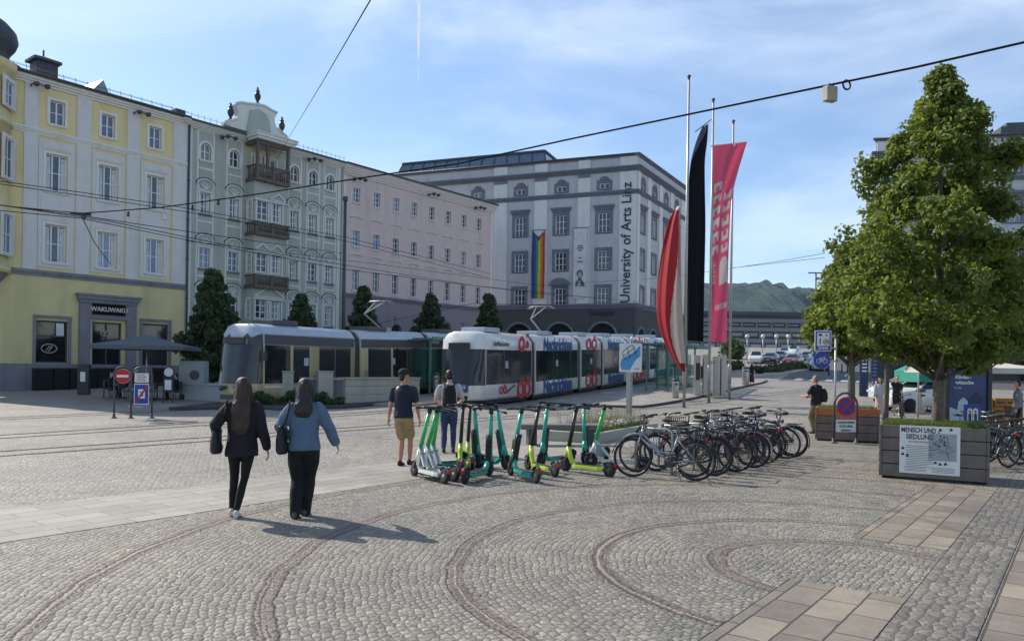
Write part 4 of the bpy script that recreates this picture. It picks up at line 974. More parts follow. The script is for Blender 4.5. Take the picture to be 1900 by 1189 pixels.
def tram(name, label, t0, q_near, lens, cream, ads=False, H=3.55, W=2.3, back=True):
    """local frame: x runs from the nose backwards, y = 0 near side .. W far side, z up"""
    o = TQ(t0, q_near); rz = math.atan2(TD.y, TD.x)
    r = empty(name, (o.x, o.y, g(o.y)+.02), rz, label, 'tram')
    r.rotation_euler = (0, -math.atan(.0) , rz)
    bodym = M_CREAMV if cream else M_TWHITE
    # tilt with the street: place the modules one after another on the ground
    x = 0.0; slope = lambda xx: g(o.y+TD.y*xx)-g(o.y)
    def sect(mod, x0, L, nose=0):
        z0 = slope(x0); z1 = slope(x0+L)
        m = empty('module', (0, 0, 0)); m.parent = r; m.location = (x0, 0, z0); m.rotation_euler = (0, -math.atan2(z1-z0, L), 0)
        return m
    def profile(xv, inset=0.0, top=0.0):
        yn, yf = inset, W-inset; t_ = H-top
        return [Vector((xv, y, z)) for y, z in ((yn+.08, .28), (yn, .4), (yn, .95), (yn, 2.62), (yn+.0, 2.66), (yn+.03, 3.1), (yn+.28, t_-.12), (yn+.6, t_), (yf-.6, t_), (yf-.28, t_-.12), (yf-.03, 3.1), (yf, 2.62), (yf, .95), (yf, .4), (yf-.08, .28))]
    for k, L_ in enumerate(lens):
        nose = .7 if k == 0 else 0
        m = sect(None, x, L_); sh = MB(); n_ = 15
        # body shell as loft of y/z profiles
        if k == 0:
            st = []
            for i in range(7):
                u = i/6; xv = nose*u; ins = .5*(1-math.sin(u*PI/2)); tp = .75*(1-math.sin(u*PI/2))**1.3
                pr = profile(xv, ins, 0)
                for p in pr:
                    if p.z > 2.7: p.z = 2.7+(p.z-2.7)*(1-.62*(1-u)**2.2)
                    lean = (1-u)*max(0, p.z-1.0)*.2; p.x += lean*.9
                    if p.z < .5: p.x += .12*(1-u)
                st.append(pr)
            st.append(profile(L_-.25)); sh.loft(st, 0)
        else: sh.loft([profile(.25), profile(L_-.25)], 0)
        if cream:
            for fi, f_ in enumerate(sh.f):
                cz = sum(sh.v[q][2] for q in f_)/len(f_); cx_ = sum(sh.v[q][0] for q in f_)/len(f_)
                if cz > 2.63: sh.m[fi] = 1 if cz < 3.0 and cx_ < .75 and k == 0 else 2
        so_ = sh.build('body_shell', [bodym, M_DGREY, M_TROOF] if cream else bodym, m)
        # roof skin in its own colour, 4 mm proud
        rf = MB(); a_, b_ = (.68 if k == 0 else .26), L_-.26
        pts = [(.03-.006, 3.12), (.28-.004, H-.115), (.6, H+.006), (W-.6, H+.006), (W-.28+.004, H-.115), (W-.03+.006, 3.12)]
        rf.add([(a_, y, z) for y, z in pts]+[(b_, y, z) for y, z in pts], [(i, i+1, 7+i, 6+i) for i in range(5)])
        if cream: rf.build('roof_skin', M_TROOF, m)
        # window band
        wa, wb = (.78 if k == 0 else .32), L_-.32
        def glass(xa, xb, z0=1.0, z1=2.64, nm='side_window'):
            MB().box(xa, xb, W, W+.012, z0, z1).build(nm, M_TGLASS, m); return MB().box(xa, xb, -.012, .0, z0, z1).build(nm, M_TGLASS, m)
        if cream:
            MB().box(wa, wb, -.016, -.001, 2.66, 3.08).build('dark_roof_band', M_DGREY, m)
            segs = ([(1.7, 2.65), (2.8, 4.3), (4.55, 5.35)] if k == 0 else [(.75, 2.5), (2.7, 4.6), (4.8, 6.6)] if L_ > 6 else [(.9, 2.9)])
            if k == 0: segs = [(.8, 2.35), (2.55, 3.6), (4.3, 5.4), (5.46, 6.6)]
            else: segs = [(a_, b_) for a_, b_ in ((.9, 2.9), (3.1, 4.4), (4.45, 5.8), (6.0, 7.6)) if b_ < L_-.3] or [(.35, L_-.35)]
            for a_, b_ in segs: glass(a_, b_, .98 if not (k == 0 and a_ > 4.9) else .5)
            MB().box(wa, wb, -.02, -.0, .80, .86).build('trim_strip', M_TWHITE, m)
        else:
            glass(wa, wb)
            for xa in [v for v in (2.6, 5.2, 7.9) if v < L_-1]:
                MB().box(xa-.025, xa+.025, -.02, -.012, 1.02, 2.6).build('window_pillar', M_DGREY, m)
        # passengers' seats glimpsed: notices on the glass
        MB().box(L_*.45, L_*.45+.3, -.02, -.013, 1.75, 2.1).build('notice', M_TROOF, m)
        if k == 0:
            ws = MB()                                         # windscreen wraps the nose
            def npt(u, z, v):                                 # v = 0 near .. 1 far
                ins = .5*(1-math.sin(u*PI/2)); return Vector((.7*u+(1-u)*max(0, z-1.0)*.18-.012, (ins-.012)+(W-2*ins+.024)*v, z))
            zs = [.98, 1.5, 2.05, 2.66]
            for seq in ([(1-.0, 0), (.8, 0), (.6, 0), (.4, 0), (.2, 0), (0, 0), (0, .33), (0, .66), (0, 1), (.2, 1), (.4, 1), (.6, 1), (.8, 1)],):
                rows = [[npt(u, z, v) for u, v in seq] for z in zs]; n_ = len(seq)
                ws.add([p for r_ in rows for p in r_], [(j*n_+i, j*n_+i+1, (j+1)*n_+i+1, (j+1)*n_+i) for j in range(len(zs)-1) for i in range(n_-1)], 0, True)
            ws.build('windscreen', M_TGLASS, m)
            for v in (.12, .88):
                p = npt(0, .78, v); hl = MB().lathe([(.001, -.05), (.11, -.05), (.12, 0), (.001, .02)], (p.x, p.y, .78), 14, 0, 'x'); hl.build('headlight', M_DGREY, m)
                p = npt(0, .8, .5+(v-.5)*.55); MB().lathe([(.001, -.04), (.07, -.04), (.08, 0), (.001, .02)], (p.x, p.y, .82), 12, 0, 'x').build('headlight', M_DGREY, m)
            dsp = MB().box(.62, .7, .6, W-.6, 2.72, 3.0); dsp.xf(Matrix.Translation((-.42, 0, -.05))).build('destination_display', M_BLACK, m)
            MB().box(-.06, .2, .62, W-.62, .3, .5).build('bumper', M_DGREY if not ads else M_BLACK, m)
            MB().bar((.05, .3, 1.1), (.35, 1.3, 1.75), .03).build('wiper', M_BLACK, m)
            if cream:
                mr_ = MB(); mr_.bar((.9, -.02, 2.55), (.5, -.3, 2.35), .04).box(.42, .56, -.38, -.2, 1.95, 2.35); mr_.build('wing_mirror', M_BLACK, m)
            if ads:
                MB().box(-.02, .1, .62, W-.62, .82, 1.0).build('blue_nose_band', pm('print_sky_blue', '#6f8fc0', .45), m)
                text('lettering', 'MEDIAtur', .2, M_BLACK, m, (-.03, W/2, .66), rot=(PI/2, 0, -PI/2), bold=.006)
        # bellows at the joints, underframe
        if k: MB().loft([[Vector((p.x, p.y*.93+W*.035, p.z*.985)) for p in profile(-.27)], [Vector((p.x, p.y*.93+W*.035, p.z*.985)) for p in profile(.27)]], 0).build('bellows', M_RUB, m)
        MB().box(.4 if k else 1.2, L_-.4, .25, W-.25, .08, .3).build('underframe', M_BLACK, m)
        for wx in ((2.2, L_-1.6) if L_ > 6 else (L_/2-.6, L_/2+.6)): MB().lathe([(.001, -.06), (.3, -.06), (.3, .06), (.001, .06)], (wx, .35, .32), 16, 0, 'y').build('wheel', M_BLACK, m)
        MB().box(L_*.25, L_*.25+1.6, .5, W-.5, H, H+.22).build('roof_box', M_TROOF if not cream else M_DGREY, m, bevel=.04)
        if ads:
            if k == 0:
                text('lettering', 'LiesWasGscheits', .34, M_DGREY, m, (2.3, -.03, 2.93), rot=(PI/2, 0, 0), sx=.72, extrude=.008)
                for i, (zz, hh) in enumerate(((2.92, 1.0), (.62, 1.15))):
                    text('lettering', 'OÖ', hh, M_REDP, m, (L_-1.2, -.03, zz), bold=.06, sx=.85, extrude=.008)
                text('lettering', 'OÖ', .5, M_REDP, m, (2.5, -.03, .68), bold=.02); text('lettering', 'NACHRICHTEN', .16, M_DGREY, m, (3.3, -.03, .72), rot=(PI/2, -.35, 0), bold=.004)
            else:
                wd = ('Nachrichten', 'OÖ', 'Nachrichten', 'OÖN', 'Nachrichten')[(k-1) % 5]; cl_ = M_REDP if wd[0] == 'O' else M_BLUEP
                for zz, hh in ((2.93, 1.0), (.68, 1.12)):
                    text('lettering', wd, hh, cl_, m, (L_/2, -.03, zz), bold=.035, sx=(L_-1.0)/(hh*.62*len(wd)) if len(wd) > 4 else 1.2, extrude=.008)
                if len(wd) > 4: text('lettering', 'nachrichten.at', .3, M_DGREY, m, (L_*.66, -.03, .46), rot=(PI/2, -.06, 0), sx=.9)
                if len(wd) < 4: MB().box(L_*.3, L_*.7, -.03, -.012, .72, .75).build('door_step', M_BLACK, m)
        else:
            for q in ((4.6,) if k == 0 else (.6,)): MB().box(q, q+.2, -.03, -.012, 1.15, 1.5).build('door_button', M_STAINL, m)
        if k == 1:
            pg_ = MB(); zz = H+.15
            pg_.box(L_*.5-.5, L_*.5+.5, .6, W-.6, H, H+.2)
            pg_.bar((L_*.5+.3, W/2, zz), (L_*.5-1.2, W/2, zz+.75), .07).bar((L_*.5-1.2, W/2, zz+.75), (L_*.5+.2, W/2-.3, zz+1.45), .05).bar((L_*.5-1.2, W/2, zz+.75), (L_*.5+.2, W/2+.3, zz+1.45), .05)
            for dx in (0, .3): pg_.tube([(L_*.5+.1+dx, .35, zz+1.35), (L_*.5+.1+dx, .6, zz+1.5), (L_*.5+.1+dx, W-.6, zz+1.5), (L_*.5+.1+dx, W-.35, zz+1.35)], .03, 6)
            pg_.build('pantograph', pm('pale_metal', (.32, .33, .34), .4, metal=.5), m)
        x += L_
    return r
tram('cream_tram', 'cream tram with grey roof standing at the left platform, behind the stone wall', -7.7, -7.1, [7.2, 6.6, 8.2, 6.6, 8.2], True)
tram('advertising_tram', 'white articulated tram covered in blue and red newspaper lettering', -.9, 0, [6.1, 6.7, 4.1, 5.6, 5.2, 8.8], False, ads=True, H=3.5)
# ------------------------------------------------------------------ street furniture
def up_at(px, py, base):      # height above ground of a pixel seen over a ground point
    r_ = ray(px, py); return CAMH+r_.z*base.y-base.z
M_GALV = pm('galvanised_steel', (.38, .39, .38), .45, metal=.55, var=.15, scale=5)
M_POLE = pm('aluminium_pole', (.40, .38, .35), .42, metal=.6, var=.12, scale=4)
M_SIGNW = pm('sign_white', (.72, .72, .70), .5, var=.06)
M_SIGNB = pm('sign_blue', '#1f3a94', .45, var=.06)
M_STONE = pm('pale_stone', '#a8a79d', .85, var=.1, scale=1.3, bump=.2, grime=.3)
M_STONE2 = pm('pale_concrete', '#a5a9ad', .85, var=.08, scale=1.3, bump=.15, grime=.2)
M_CLOTHG = pm('grey_canvas', '#5f6266', .85, var=.1, scale=2)
M_CLOTHW = pm('white_canvas', '#c9c5ba', .85, var=.08, scale=2)
M_CLOTHT = pm('teal_canvas', '#2f8575', .85, var=.08)
M_MATT = pm('matt_black', (.018, .018, .02), .9, spec=.2)
M_CABLE = pm('black_cable', (.012, .012, .013), .95, spec=.1)

# flagpoles and flags -------------------------------------------------
def flagpole(px, py_base, py_top, label):
    b = G(px, py_base); b.z = g(b.y); h = up_at(px+6, py_top, b)
    r = empty('flagpole', b, 0, label, 'flagpole', 'flagpoles beside the bicycle racks')
    MB().tube([(0, 0, 0), (0, 0, h*.5), (0, 0, h-.1)], [.075, .07, .05], 14).build('pole', M_POLE, r)
    MB().lathe([(.001, h+.06), (.06, h+.04), (.1, h-.02), (.1, h-.05), (.055, h-.08), (.055, h-.2), (.001, h-.2)], (0, 0, 0), 14).build('pole_cap', M_DGREY, r)
    MB().lathe([(.08, 0), (.1, 0), (.1, 1.0), (.08, 1.05)], (0, 0, .95), 14).build('sleeve', M_POLE, r)
    MB().lathe([(.001, 0), (.14, 0), (.14, .03), (.001, .05)], (0, 0, 0), 14).build('foot_plate', M_DGREY, r)
    return b, h
FP1 = G(1269, 756); FP2 = G(1315, 747); FP3 = G(1353, 741)
flagpole(1269, 756, 141, 'tallest flagpole, nearest the tram, with the twisted red and white flag')
flagpole(1315, 747, 184, 'middle flagpole carrying the black flag on its left')
flagpole(1353, 741, 224, 'shortest looking flagpole, farthest right, half behind the pink banner')
def cloth_mat(name, cols, rough=.6):
    m = bpy.data.materials.new(name); n = NG(m); n.p.inputs['Base Color'].default_value = rgb(cols); n.p.inputs['Roughness'].default_value = rough
    n.p.inputs['Sheen Weight'].default_value = .15
    tr = n.new('ShaderNodeBsdfTranslucent'); tr.inputs[0].default_value = rgb(cols); mx = n.new('ShaderNodeMixShader'); mx.inputs[0].default_value = .5
    n.L.new(n.p.outputs[0], mx.inputs[1]); n.L.new(tr.outputs[0], mx.inputs[2]); n.L.new(mx.outputs[0], n.o.inputs[0]); return m
C_RED = cloth_mat('flag_red', '#c0202a'); C_WH = cloth_mat('flag_white', '#d8d2cc'); C_BK = cloth_mat('flag_black', '#0b0b0e', .95); C_PK = cloth_mat('flag_pink', '#e07494'); C_GREYF = cloth_mat('flag_grey', '#6a6f7c')
def sheet(name, fn, nu, nv, mats, mi, label, cat, base, extra=None, thick=.012):
    """cloth from fn(u, v) -> world point"""
    mb = MB(); P = [[fn(i/nu, j/nv) for i in range(nu+1)] for j in range(nv+1)]
    vs = [p-base for row in P for p in row]; n_ = nu+1
    mb.v = [tuple(p) for p in vs]
    for j in range(nv):
        for i in range(nu): mb.f.append((j*n_+i, j*n_+i+1, (j+1)*n_+i+1, (j+1)*n_+i)); mb.m.append(mi((i+.5)/nu, (j+.5)/nv)); mb.s.append(True)
    r = empty(name, base, 0, label, cat)
    o = mb.build('cloth', mats, r); s_ = o.modifiers.new('thick', 'SOLIDIFY'); s_.thickness = thick
    return r
# red and white flag, hanging twisted from the top-left down to the pole
dR = FP1.y-.3
Lc = [(1256, 384), (1243, 405), (1233, 440), (1224, 490), (1219, 540), (1220, 590), (1231, 630), (1250, 668), (1268, 690)]
Rc = [(1262, 382), (1262, 405), (1263, 440), (1264, 490), (1265, 540), (1267, 590), (1269, 630), (1271, 668), (1272, 690)]
def ip(C_, v):
    x = v*(len(C_)-1); i = min(int(x), len(C_)-2); f = x-i
    def c(k): return C_[max(0, min(len(C_)-1, k))]
    return tuple(.5*((2*c(i)[q])+(-c(i-1)[q]+c(i+1)[q])*f+(2*c(i-1)[q]-5*c(i)[q]+4*c(i+1)[q]-c(i+2)[q])*f*f+(-c(i-1)[q]+3*c(i)[q]-3*c(i+1)[q]+c(i+2)[q])*f**3) for q in (0, 1))
def fl_red(u, v):
    v = 1-v; l, r_ = ip(Lc, v), ip(Rc, v); x = l[0]+(r_[0]-l[0])*u; y = l[1]+(r_[1]-l[1])*u
    return D(x, y, dR+.34*math.sin(PI*v)*math.sin(u*PI*2.6+v*2.4)+.07*math.sin(u*23+v*5)*math.sin(PI*v)-.25*u)
sheet('red_white_flag', fl_red, 40, 60, [C_RED, C_WH], lambda u, v: 1 if (u > .62+.25*math.sin((1-v)*5+.5)*1 and .1 < v) or v > .955 else 0, 'twisted red and white flag hanging on the left flagpole', 'flag', Vector((FP1.x, FP1.y, FP1.z)))
# black flag with a grey twisted head
Lb = [(1303, 236), (1292, 262), (1282, 300), (1277, 350), (1275, 420), (1275, 520), (1275, 632)]
Rb = [(1314, 230), (1312, 262), (1308, 300), (1308, 350), (1309, 420), (1307, 520), (1305, 634)]
def fl_blk(u, v):
    v = 1-v; l, r_ = ip(Lb, v), ip(Rb, v)
    return D(l[0]+(r_[0]-l[0])*u, l[1]+(r_[1]-l[1])*u, FP2.y-.25+.06*math.sin(u*7+v*3)+.02*math.sin(u*19+v*9))
fo = sheet('black_flag', fl_blk, 16, 60, [C_BK, C_GREYF], lambda u, v: 1 if (1-v) < .33 and u < .95-(1-v)*2.9 else 0, 'long black flag with a grey edge on the middle flagpole', 'flag', Vector((FP2.x, FP2.y, FP2.z)))
a = D(1290, 245, FP2.y-.25)-FP2; b = D(1320, 222, FP2.y-.1)-FP2
MB().bar(a, b, .05).build('rod', M_DGREY, fo)
# pink banner with white lettering
Lp = [(1320, 272), (1319, 340), (1318, 400), (1317, 460), (1316, 520), (1315, 580), (1314, 635)]
Rp = [(1386, 264), (1369, 320), (1357, 372), (1353, 440), (1351, 500), (1349, 570), (1348, 636)]
def fl_pnk(u, v):
    v = 1-v; l, r_ = ip(Lp, v), ip(Rp, v); fold = math.exp(-((u-(.75-.75*v*1.6))/.12)**2)*max(0, 1-v*1.8)
    return D(l[0]+(r_[0]-l[0])*u, l[1]+(r_[1]-l[1])*u, FP2.y+.12-.35*fold+.05*math.sin(u*9+v*11)+.1*math.sin(v*9))
def let(u, v):
    v = 1-v
    def glyph(a, b, k): return a < v < b and int((v-a)*k) % 2 == 0
    if .18 < v < .56 and .12 < u < .45: return 1 if (int((v-.18)*46) % 3 != 2) and not (.22 < u < .34 and int((v-.18)*46) % 3 == 1) else 0
    if .26 < v < .56 and .58 < u < .93: return 1 if (int((v-.26)*46) % 3 != 2) and not (.68 < u < .82 and int((v-.26)*46) % 3 == 0) else 0
    if .585 < v < .72 and .52 < u < .95: return 1 if ((u-.735)/.21)**2+((v-.62)/.035)**2 < 1 or v > .62 else 0
    if .585 < v < .70 and .2 < u < .32: return 1 if int(v*170) % 3 != 2 else 0
    if .805 < v < .835 and .3 < u < .95: return 1 if int(u*26) % 3 != 2 else 0
    return 0
fo = sheet('pink_banner', fl_pnk, 46, 150, [C_PK, C_WH], let, 'pink banner with white upright lettering between the flagpoles', 'banner', Vector((FP2.x, FP2.y, FP2.z)))
MB().bar(D(1319, 271, FP2.y)-FP2, D(1386, 264, FP2.y+.1)-FP2, .045).build('rod', M_POLE, fo)

# bins, columns, shelter by the right platform
def bin_(p, h, label, grp='steel litter bins', r_=.19):
    r = empty('litter_bin', p, 0, label, 'litter bin', grp)
    MB().lathe([(.001, .02), (r_*.92, .02), (r_, .06), (r_, h-.2), (r_*.98, h-.18), (r_*.98, h-.03)], (0, 0, 0), 18).build('bin_body', M_STAINL, r)
    MB().lathe([(r_*.9, h-.15), (r_*1.03, h-.12), (r_*1.03, h-.02), (r_*.75, h+.03), (.001, h+.04)], (0, 0, 0), 18).build('bin_lid', M_DGREY, r)
    MB().box(-r_*.5, r_*.5, -r_*1.02, -r_*.9, h-.33, h-.24).build('slot', M_BLACK, r)
    return r
def gz(p, dz=0.0): return Vector((p.x, p.y, g(p.y)+dz))
bin_(gz(G(1253, 742), .12), 1.05, 'silver litter bin left of the flagpoles on the tram platform')
bin_(gz(G(1383, 717), .12), 1.3, 'silver litter bin on the platform beside the woman in dark clothes', r_=.26)
bin_(gz(G(809, 737), .12), 1.2, 'slim steel litter bin by the glass shelter behind the man in the cap', r_=.17)
bin_(gz(G(1708, 768)), 1.15, 'silver litter bin right of the man shading his eyes', r_=.2)
# ticket columns
bc = gz(G(1300, 737), .12)
r = empty('ticket_columns', bc, 0, 'row of tall grey steel columns with a poster on the platform', 'ticket machine')
for i, (dx, w_, h_) in enumerate(((-.35, .34, 2.35), (.15, .3, 2.4), (.75, .36, 2.3), (1.2, .3, 2.4))): MB().box(dx, dx+w_, 0, .35, 0, h_).build('column', M_STAINL, r, bevel=.02)
MB().box(-.02, .12, -.02, 0, 1.0, 1.7).box(-.3, -.06, -.015, 0, .9, 1.9).build('poster', M_BLACK, r)
MB().box(.55, .72, -.02, .1, .3, 1.9).build('notice_strip', M_SIGNW, r)
rb_ = empty('orange_panel_stand', gz(G(1336, 730), .12), 0, 'grey information stand with a rust orange top edge behind the flagpoles', 'display stand')
MB().box(-.4, .5, 0, .12, .1, 1.75).build('panel', M_STAINL, rb_); MB().box(-.42, .52, -.02, .14, 1.75, 1.9).box(.5, .56, -.02, .14, .1, 1.9).build('panel_edge', pm('rust_orange', '#a5533a', .7), rb_)
def shelter(p, L_, Wd, H, label):
    r = empty('glass_shelter', p, math.atan2(TD.y, TD.x), label, 'tram shelter')
    for k in range(int(L_/2.4)+1):
        for y in (.1, Wd-.1):
            MB().box(k*2.4-.05, k*2.4+.05, y-.05, y+.05, 0, H).build('post', pm('green_steel', (.10, .20, .17), .5), r)
    MB().box(-.5, L_+.5, -.4, Wd+.4, H, H+.05).build('glass_roof', M_GLASSG, r)
    m = MB()
    for y in (-.4, Wd+.33): m.box(-.52, L_+.52, y, y+.07, H+.05, H+.2)
    for k in range(int(L_/1.2)+1): m.box(k*1.2-.03, k*1.2+.03, -.33, Wd+.33, H+.052, H+.14)
    m.build('roof_frame', pm('green_steel', (.10, .20, .17), .5), r)
    MB().box(0, L_, Wd*.5-.02, Wd*.5+.02, .3, H-.4).build('rear_glass', M_GLASSG, r)
    MB().box(.1, 1.1, .2, .3, H-.15, H+.1).build('stop_name_panel', pm('pale_green_sign', '#7fa596', .5), r)
    MB().box(1, L_-1, Wd*.5-.5, Wd*.5-.1, .4, .46).build('seat', M_DGREY, r)
    return r
p_ = TQ(4.5, -5.9); shelter(gz(p_, .12), 13, 2.2, 3.0, 'green glass tram shelter between the two trams')
p_ = TQ(17, 2.6); p_ = TQ(15.5, 4.6); shelter(gz(p_, .12), 9, 1.6, 2.9, 'green glass tram shelter behind the flags on the right platform')

# stone wall, pillars and the low blocks before the left tram
w0, w1 = G(641, 753), G(748, 747)
r = empty('stone_wall', gz(w0), math.atan2((w1-w0).y, (w1-w0).x), 'pale stone stair parapet in front of the cream tram', 'wall')
L_ = (w1-w0).length+1.2; hs = up_at(641, 700, w0)
mb = MB()
for i, (za, zb) in enumerate(((-.3, hs*.38), (hs*.39, hs*.68), (hs*.69, hs-.09))): mb.box(0, L_, 0, .4, za, zb)
mb.build('wall_blocks', M_STONE, r); MB().box(-.05, L_+.05, -.06, .46, hs-.08, hs).build('coping', M_STONE, r)
v0, v1 = G(470, 751), w0
dv = v1-v0; r = empty('panelled_parapet', gz(v0), math.atan2(dv.y, dv.x), 'low parapet with grey recessed panels between two pale pillars', 'wall')
L_ = dv.length-.1
MB().box(0, L_, .1, .22, .35, hs-.05).build('panel', pm('grey_panel', '#6f7078', .6, var=.06), r)
MB().box(0, L_, .0, .3, hs-.12, hs-.02).build('rail', M_STONE, r); MB().box(0, L_, .0, .3, .2, .34).build('footing', M_STONE, r)
for px, lab in ((528, 'taller pale pillar with a bevelled top, left of the grey panels'), (605, 'pale pillar with small round marks behind the no entry sign')):
    b_ = gz(G(px, 753)); h_ = up_at(px, 690, b_); q = .55 if px < 600 else .42
    r = empty('stone_pillar', b_, R(25), lab, 'pillar', 'pale pillars before the cream tram')
    MB().box(-q, q*.6, -.3, .3, 0, h_).build('shaft', M_STONE, r, bevel=.03); MB().box(-q-.03, q*.6+.03, -.33, .33, h_, h_+.05).build('cap', M_STONE, r, bevel=.015)
b0 = gz(G(342, 741)); b1 = gz(G(432, 746)); h_ = up_at(342, 712, b0)
r = empty('concrete_block', b0, math.atan2((b1-b0).y, (b1-b0).x), 'long pale concrete block in the building shade left of the cream tram', 'block')
MB().box(0, (b1-b0).length+.6, 0, 2.6, -.2, h_-.05).build('block_body', M_STONE2, r, bevel=.02); MB().box(-.04, (b1-b0).length+.64, -.04, 2.64, h_-.045, h_+.02).build('block_top', M_STONE2, r, bevel=.015)

# hoop sign stands -----------------------------------------------------
def hoop(p, w_, h_, rz, label, name='hoop_sign_stand'):
    r = empty(name, p, rz, label, 'sign'); m = MB()
    pts = [(-w_/2, 0, 0), (-w_/2, 0, h_-w_/2)]+[(-w_/2*math.cos(PI*i/12), 0, h_-w_/2+w_/2*math.sin(PI*i/12)) for i in range(1, 12)]+[(w_/2, 0, h_-w_/2), (w_/2, 0, 0)]
    m.tube(pts, .03, 10); m.build('hoop', M_DGREY, r)
    for x in (-w_/2, w_/2): MB().lathe([(.001, .0), (.11, .0), (.1, .02), (.045, .05), (.045, .12), (.03, .14)], (x, 0, 0), 12).build('foot', M_DGREY, r)
    return r
def disc(mb, x, z, rad, y0, y1, mi=0, n=28): mb.lathe([(.001, y0), (rad, y0), (rad, y1), (.001, y1)], (x, 0, z), n, mi, 'y2') if 0 else mb.prism([(x+rad*math.cos(2*PI*i/n), z+rad*math.sin(2*PI*i/n)) for i in range(n)], y1-y0, mi, 'xz', y0); return mb
def no_entry(p, w_, h_, rz, label, small=False):
    r = hoop(p, w_, h_, rz, label, 'no_entry_stand'); rad = w_*.44; zc = h_-.08-rad
    d_ = disc(MB(), 0, zc, rad, -.03, -.015).build('sign_disc', M_RED, r)
    disc(MB(), 0, zc, rad*1.04, -.012, .01).build('sign_back', M_SIGNW, d_)
    MB().box(-rad*.78, rad*.78, -.036, -.03, zc-rad*.17, zc+rad*.17).build('white_bar', M_SIGNW, d_)
    return r
p_ = gz(G(227, 776)); h_ = up_at(227, 680, p_); no_entry(p_, .52, h_, R(8), 'black hoop with a no entry sign, leftmost of the hoop stands')
p_ = gz(G(262, 776)); h_ = up_at(262, 681, p_)
r = hoop(p_, .62, h_, R(22), 'black hoop with a white notice over a blue zone end sign with a red slash')
MB().box(-.21, .21, -.04, -.02, h_-.5, h_-.2).build('notice', M_SIGNW, r)
q = MB().box(-.22, .22, -.05, -.025, h_-1.22, h_-.54).build('zone_sign', M_SIGNW, r)
z0_ = h_-1.22
MB().box(-.2, .2, -.056, -.05, z0_+.03, z0_+.65).build('blue_field', M_SIGNB, q); MB().box(-.1, .1, -.062, -.056, z0_+.2, z0_+.5).build('pictogram_field', M_SIGNW, q)
MB().bar((-.18, -.066, z0_+.06), (.18, -.066, z0_+.62), .06, .006, up=(0, 1, 0)).build('red_slash', M_RED, q)
MB().box(-.05, .05, -.066, -.062, z0_+.27, z0_+.33).bar((-.06, -.064, z0_+.42), (.06, -.064, z0_+.36), .03, .005, up=(0, 1, 0)).build('pictogram', M_BLACK, q)
ln = MB()
for k in range(4): ln.box(-.15, .15-.05*(k % 2), -.045, -.04, h_-.45+k*.06, h_-.43+k*.06)
ln.build('notice_lines', M_DGREY, r)
p_ = gz(G(589, 752)); h_ = up_at(589, 697, p_); no_entry(p_, .62, h_, 0, 'black hoop with a no entry sign behind the second woman')

# map sign on a double post
p_ = gz(G(1168, 792)); r = empty('map_sign', p_, R(-4), 'white tram map panel with a blue river shape on a slim steel post', 'sign')
hT = up_at(1170, 637, p_); hB = up_at(1170, 690, p_)
MB().tube([(.05, .02, 0), (.05, .02, hB+.3)], .028, 10).build('post', M_GALV, r); MB().box(-.12, .02, -.02, .03, up_at(1168, 768, p_), hB).build('flat_post', M_GALV, r)
w_ = .44*18/18; W2 = 20.5/F_PX*p_.y
pn_ = MB().box(-W2, W2, -.05, -.02, hB, hT).build('panel', M_SIGNW, r, bevel=.006)
def pxm(x, y): return ((x-1169)/F_PX*p_.y, up_at(x, y, p_))
MB().prism([pxm(*q_) for q_ in ((1150, 678), (1152, 667), (1162, 660), (1172, 655), (1186, 641), (1187, 660), (1178, 668), (1174, 674), (1168, 686), (1153, 686))], .006, 0, 'xz', -.058).build('river_shape', pm('map_blue', '#4b93c8', .5), pn_)
ml = MB()
for a_, b_ in (((1153, 654), (1162, 645)), ((1162, 645), (1172, 640)), ((1153, 654), (1158, 668)), ((1162, 645), (1168, 665)), ((1172, 640), (1179, 658)), ((1158, 668), (1183, 650)), ((1156, 661), (1177, 644)), ((1176, 684), (1185, 684))): 
    a_, b_ = pxm(*a_), pxm(*b_); ml.bar((a_[0], -.062, a_[1]), (b_[0], -.062, b_[1]), .018, .004, up=(0, 1, 0))
ml.build('map_lines', M_DGREY, pn_)
MB().tube([(.03, 0, hT), (.03, 0, hT+.12)], .015, 8).build('lamp_stem', M_DGREY, r); MB().sphere((.03, 0, hT+.17), .055, 12).build('lamp_globe', M_SIGNW, r)

# cycle and zone sign on a pole by the second planter
p_ = gz(G(1548, 816)); r = empty('zone_sign_post', p_, 0, 'steel pole with a blue zone sign above a round blue bicycle sign', 'sign')
hp = up_at(1549, 628, p_); MB().tube([(0, 0, 0), (0, 0, hp)], .03, 12).build('pole', M_GALV, r); MB().lathe([(.001, 0), (.09, 0), (.08, .03), (.04, .06)], (0, 0, 0), 12).build('foot', M_DGREY, r)
def pz(x, y): return ((x-1548)/F_PX*p_.y, up_at(x, y, p_))
a_, b_ = pz(1508, 613), pz(1539, 652)
zs = MB().box(a_[0], b_[0], -.03, -.01, b_[1], a_[1]).build('zone_plate', M_SIGNW, r, bevel=.008)
MB().box(a_[0]+.025, b_[0]-.025, -.036, -.03, b_[1]+.025, a_[1]-.025).build('blue_field', M_SIGNB, zs)
wf0, wf1 = a_[0]+.06, b_[0]-.06; h0 = b_[1]+.15
MB().box(wf0, wf1, -.042, -.036, h0, a_[1]-.06).build('white_field', M_SIGNW, zs)
k = MB(); k.box(wf0+.04, wf0+.14, -.048, -.042, a_[1]-.15, a_[1]-.11).box(wf0+.06, wf0+.12, -.048, -.042, a_[1]-.11, a_[1]-.09); k.box(wf0+.07, wf0+.1, -.048, -.042, h0+.05, h0+.2); k.prism([(wf1-.11, a_[1]-.15), (wf1-.05, a_[1]-.15), (wf1-.08, a_[1]-.08)], .006, 0, 'xz', -.048); k.build('pictograms', M_BLACK, zs)
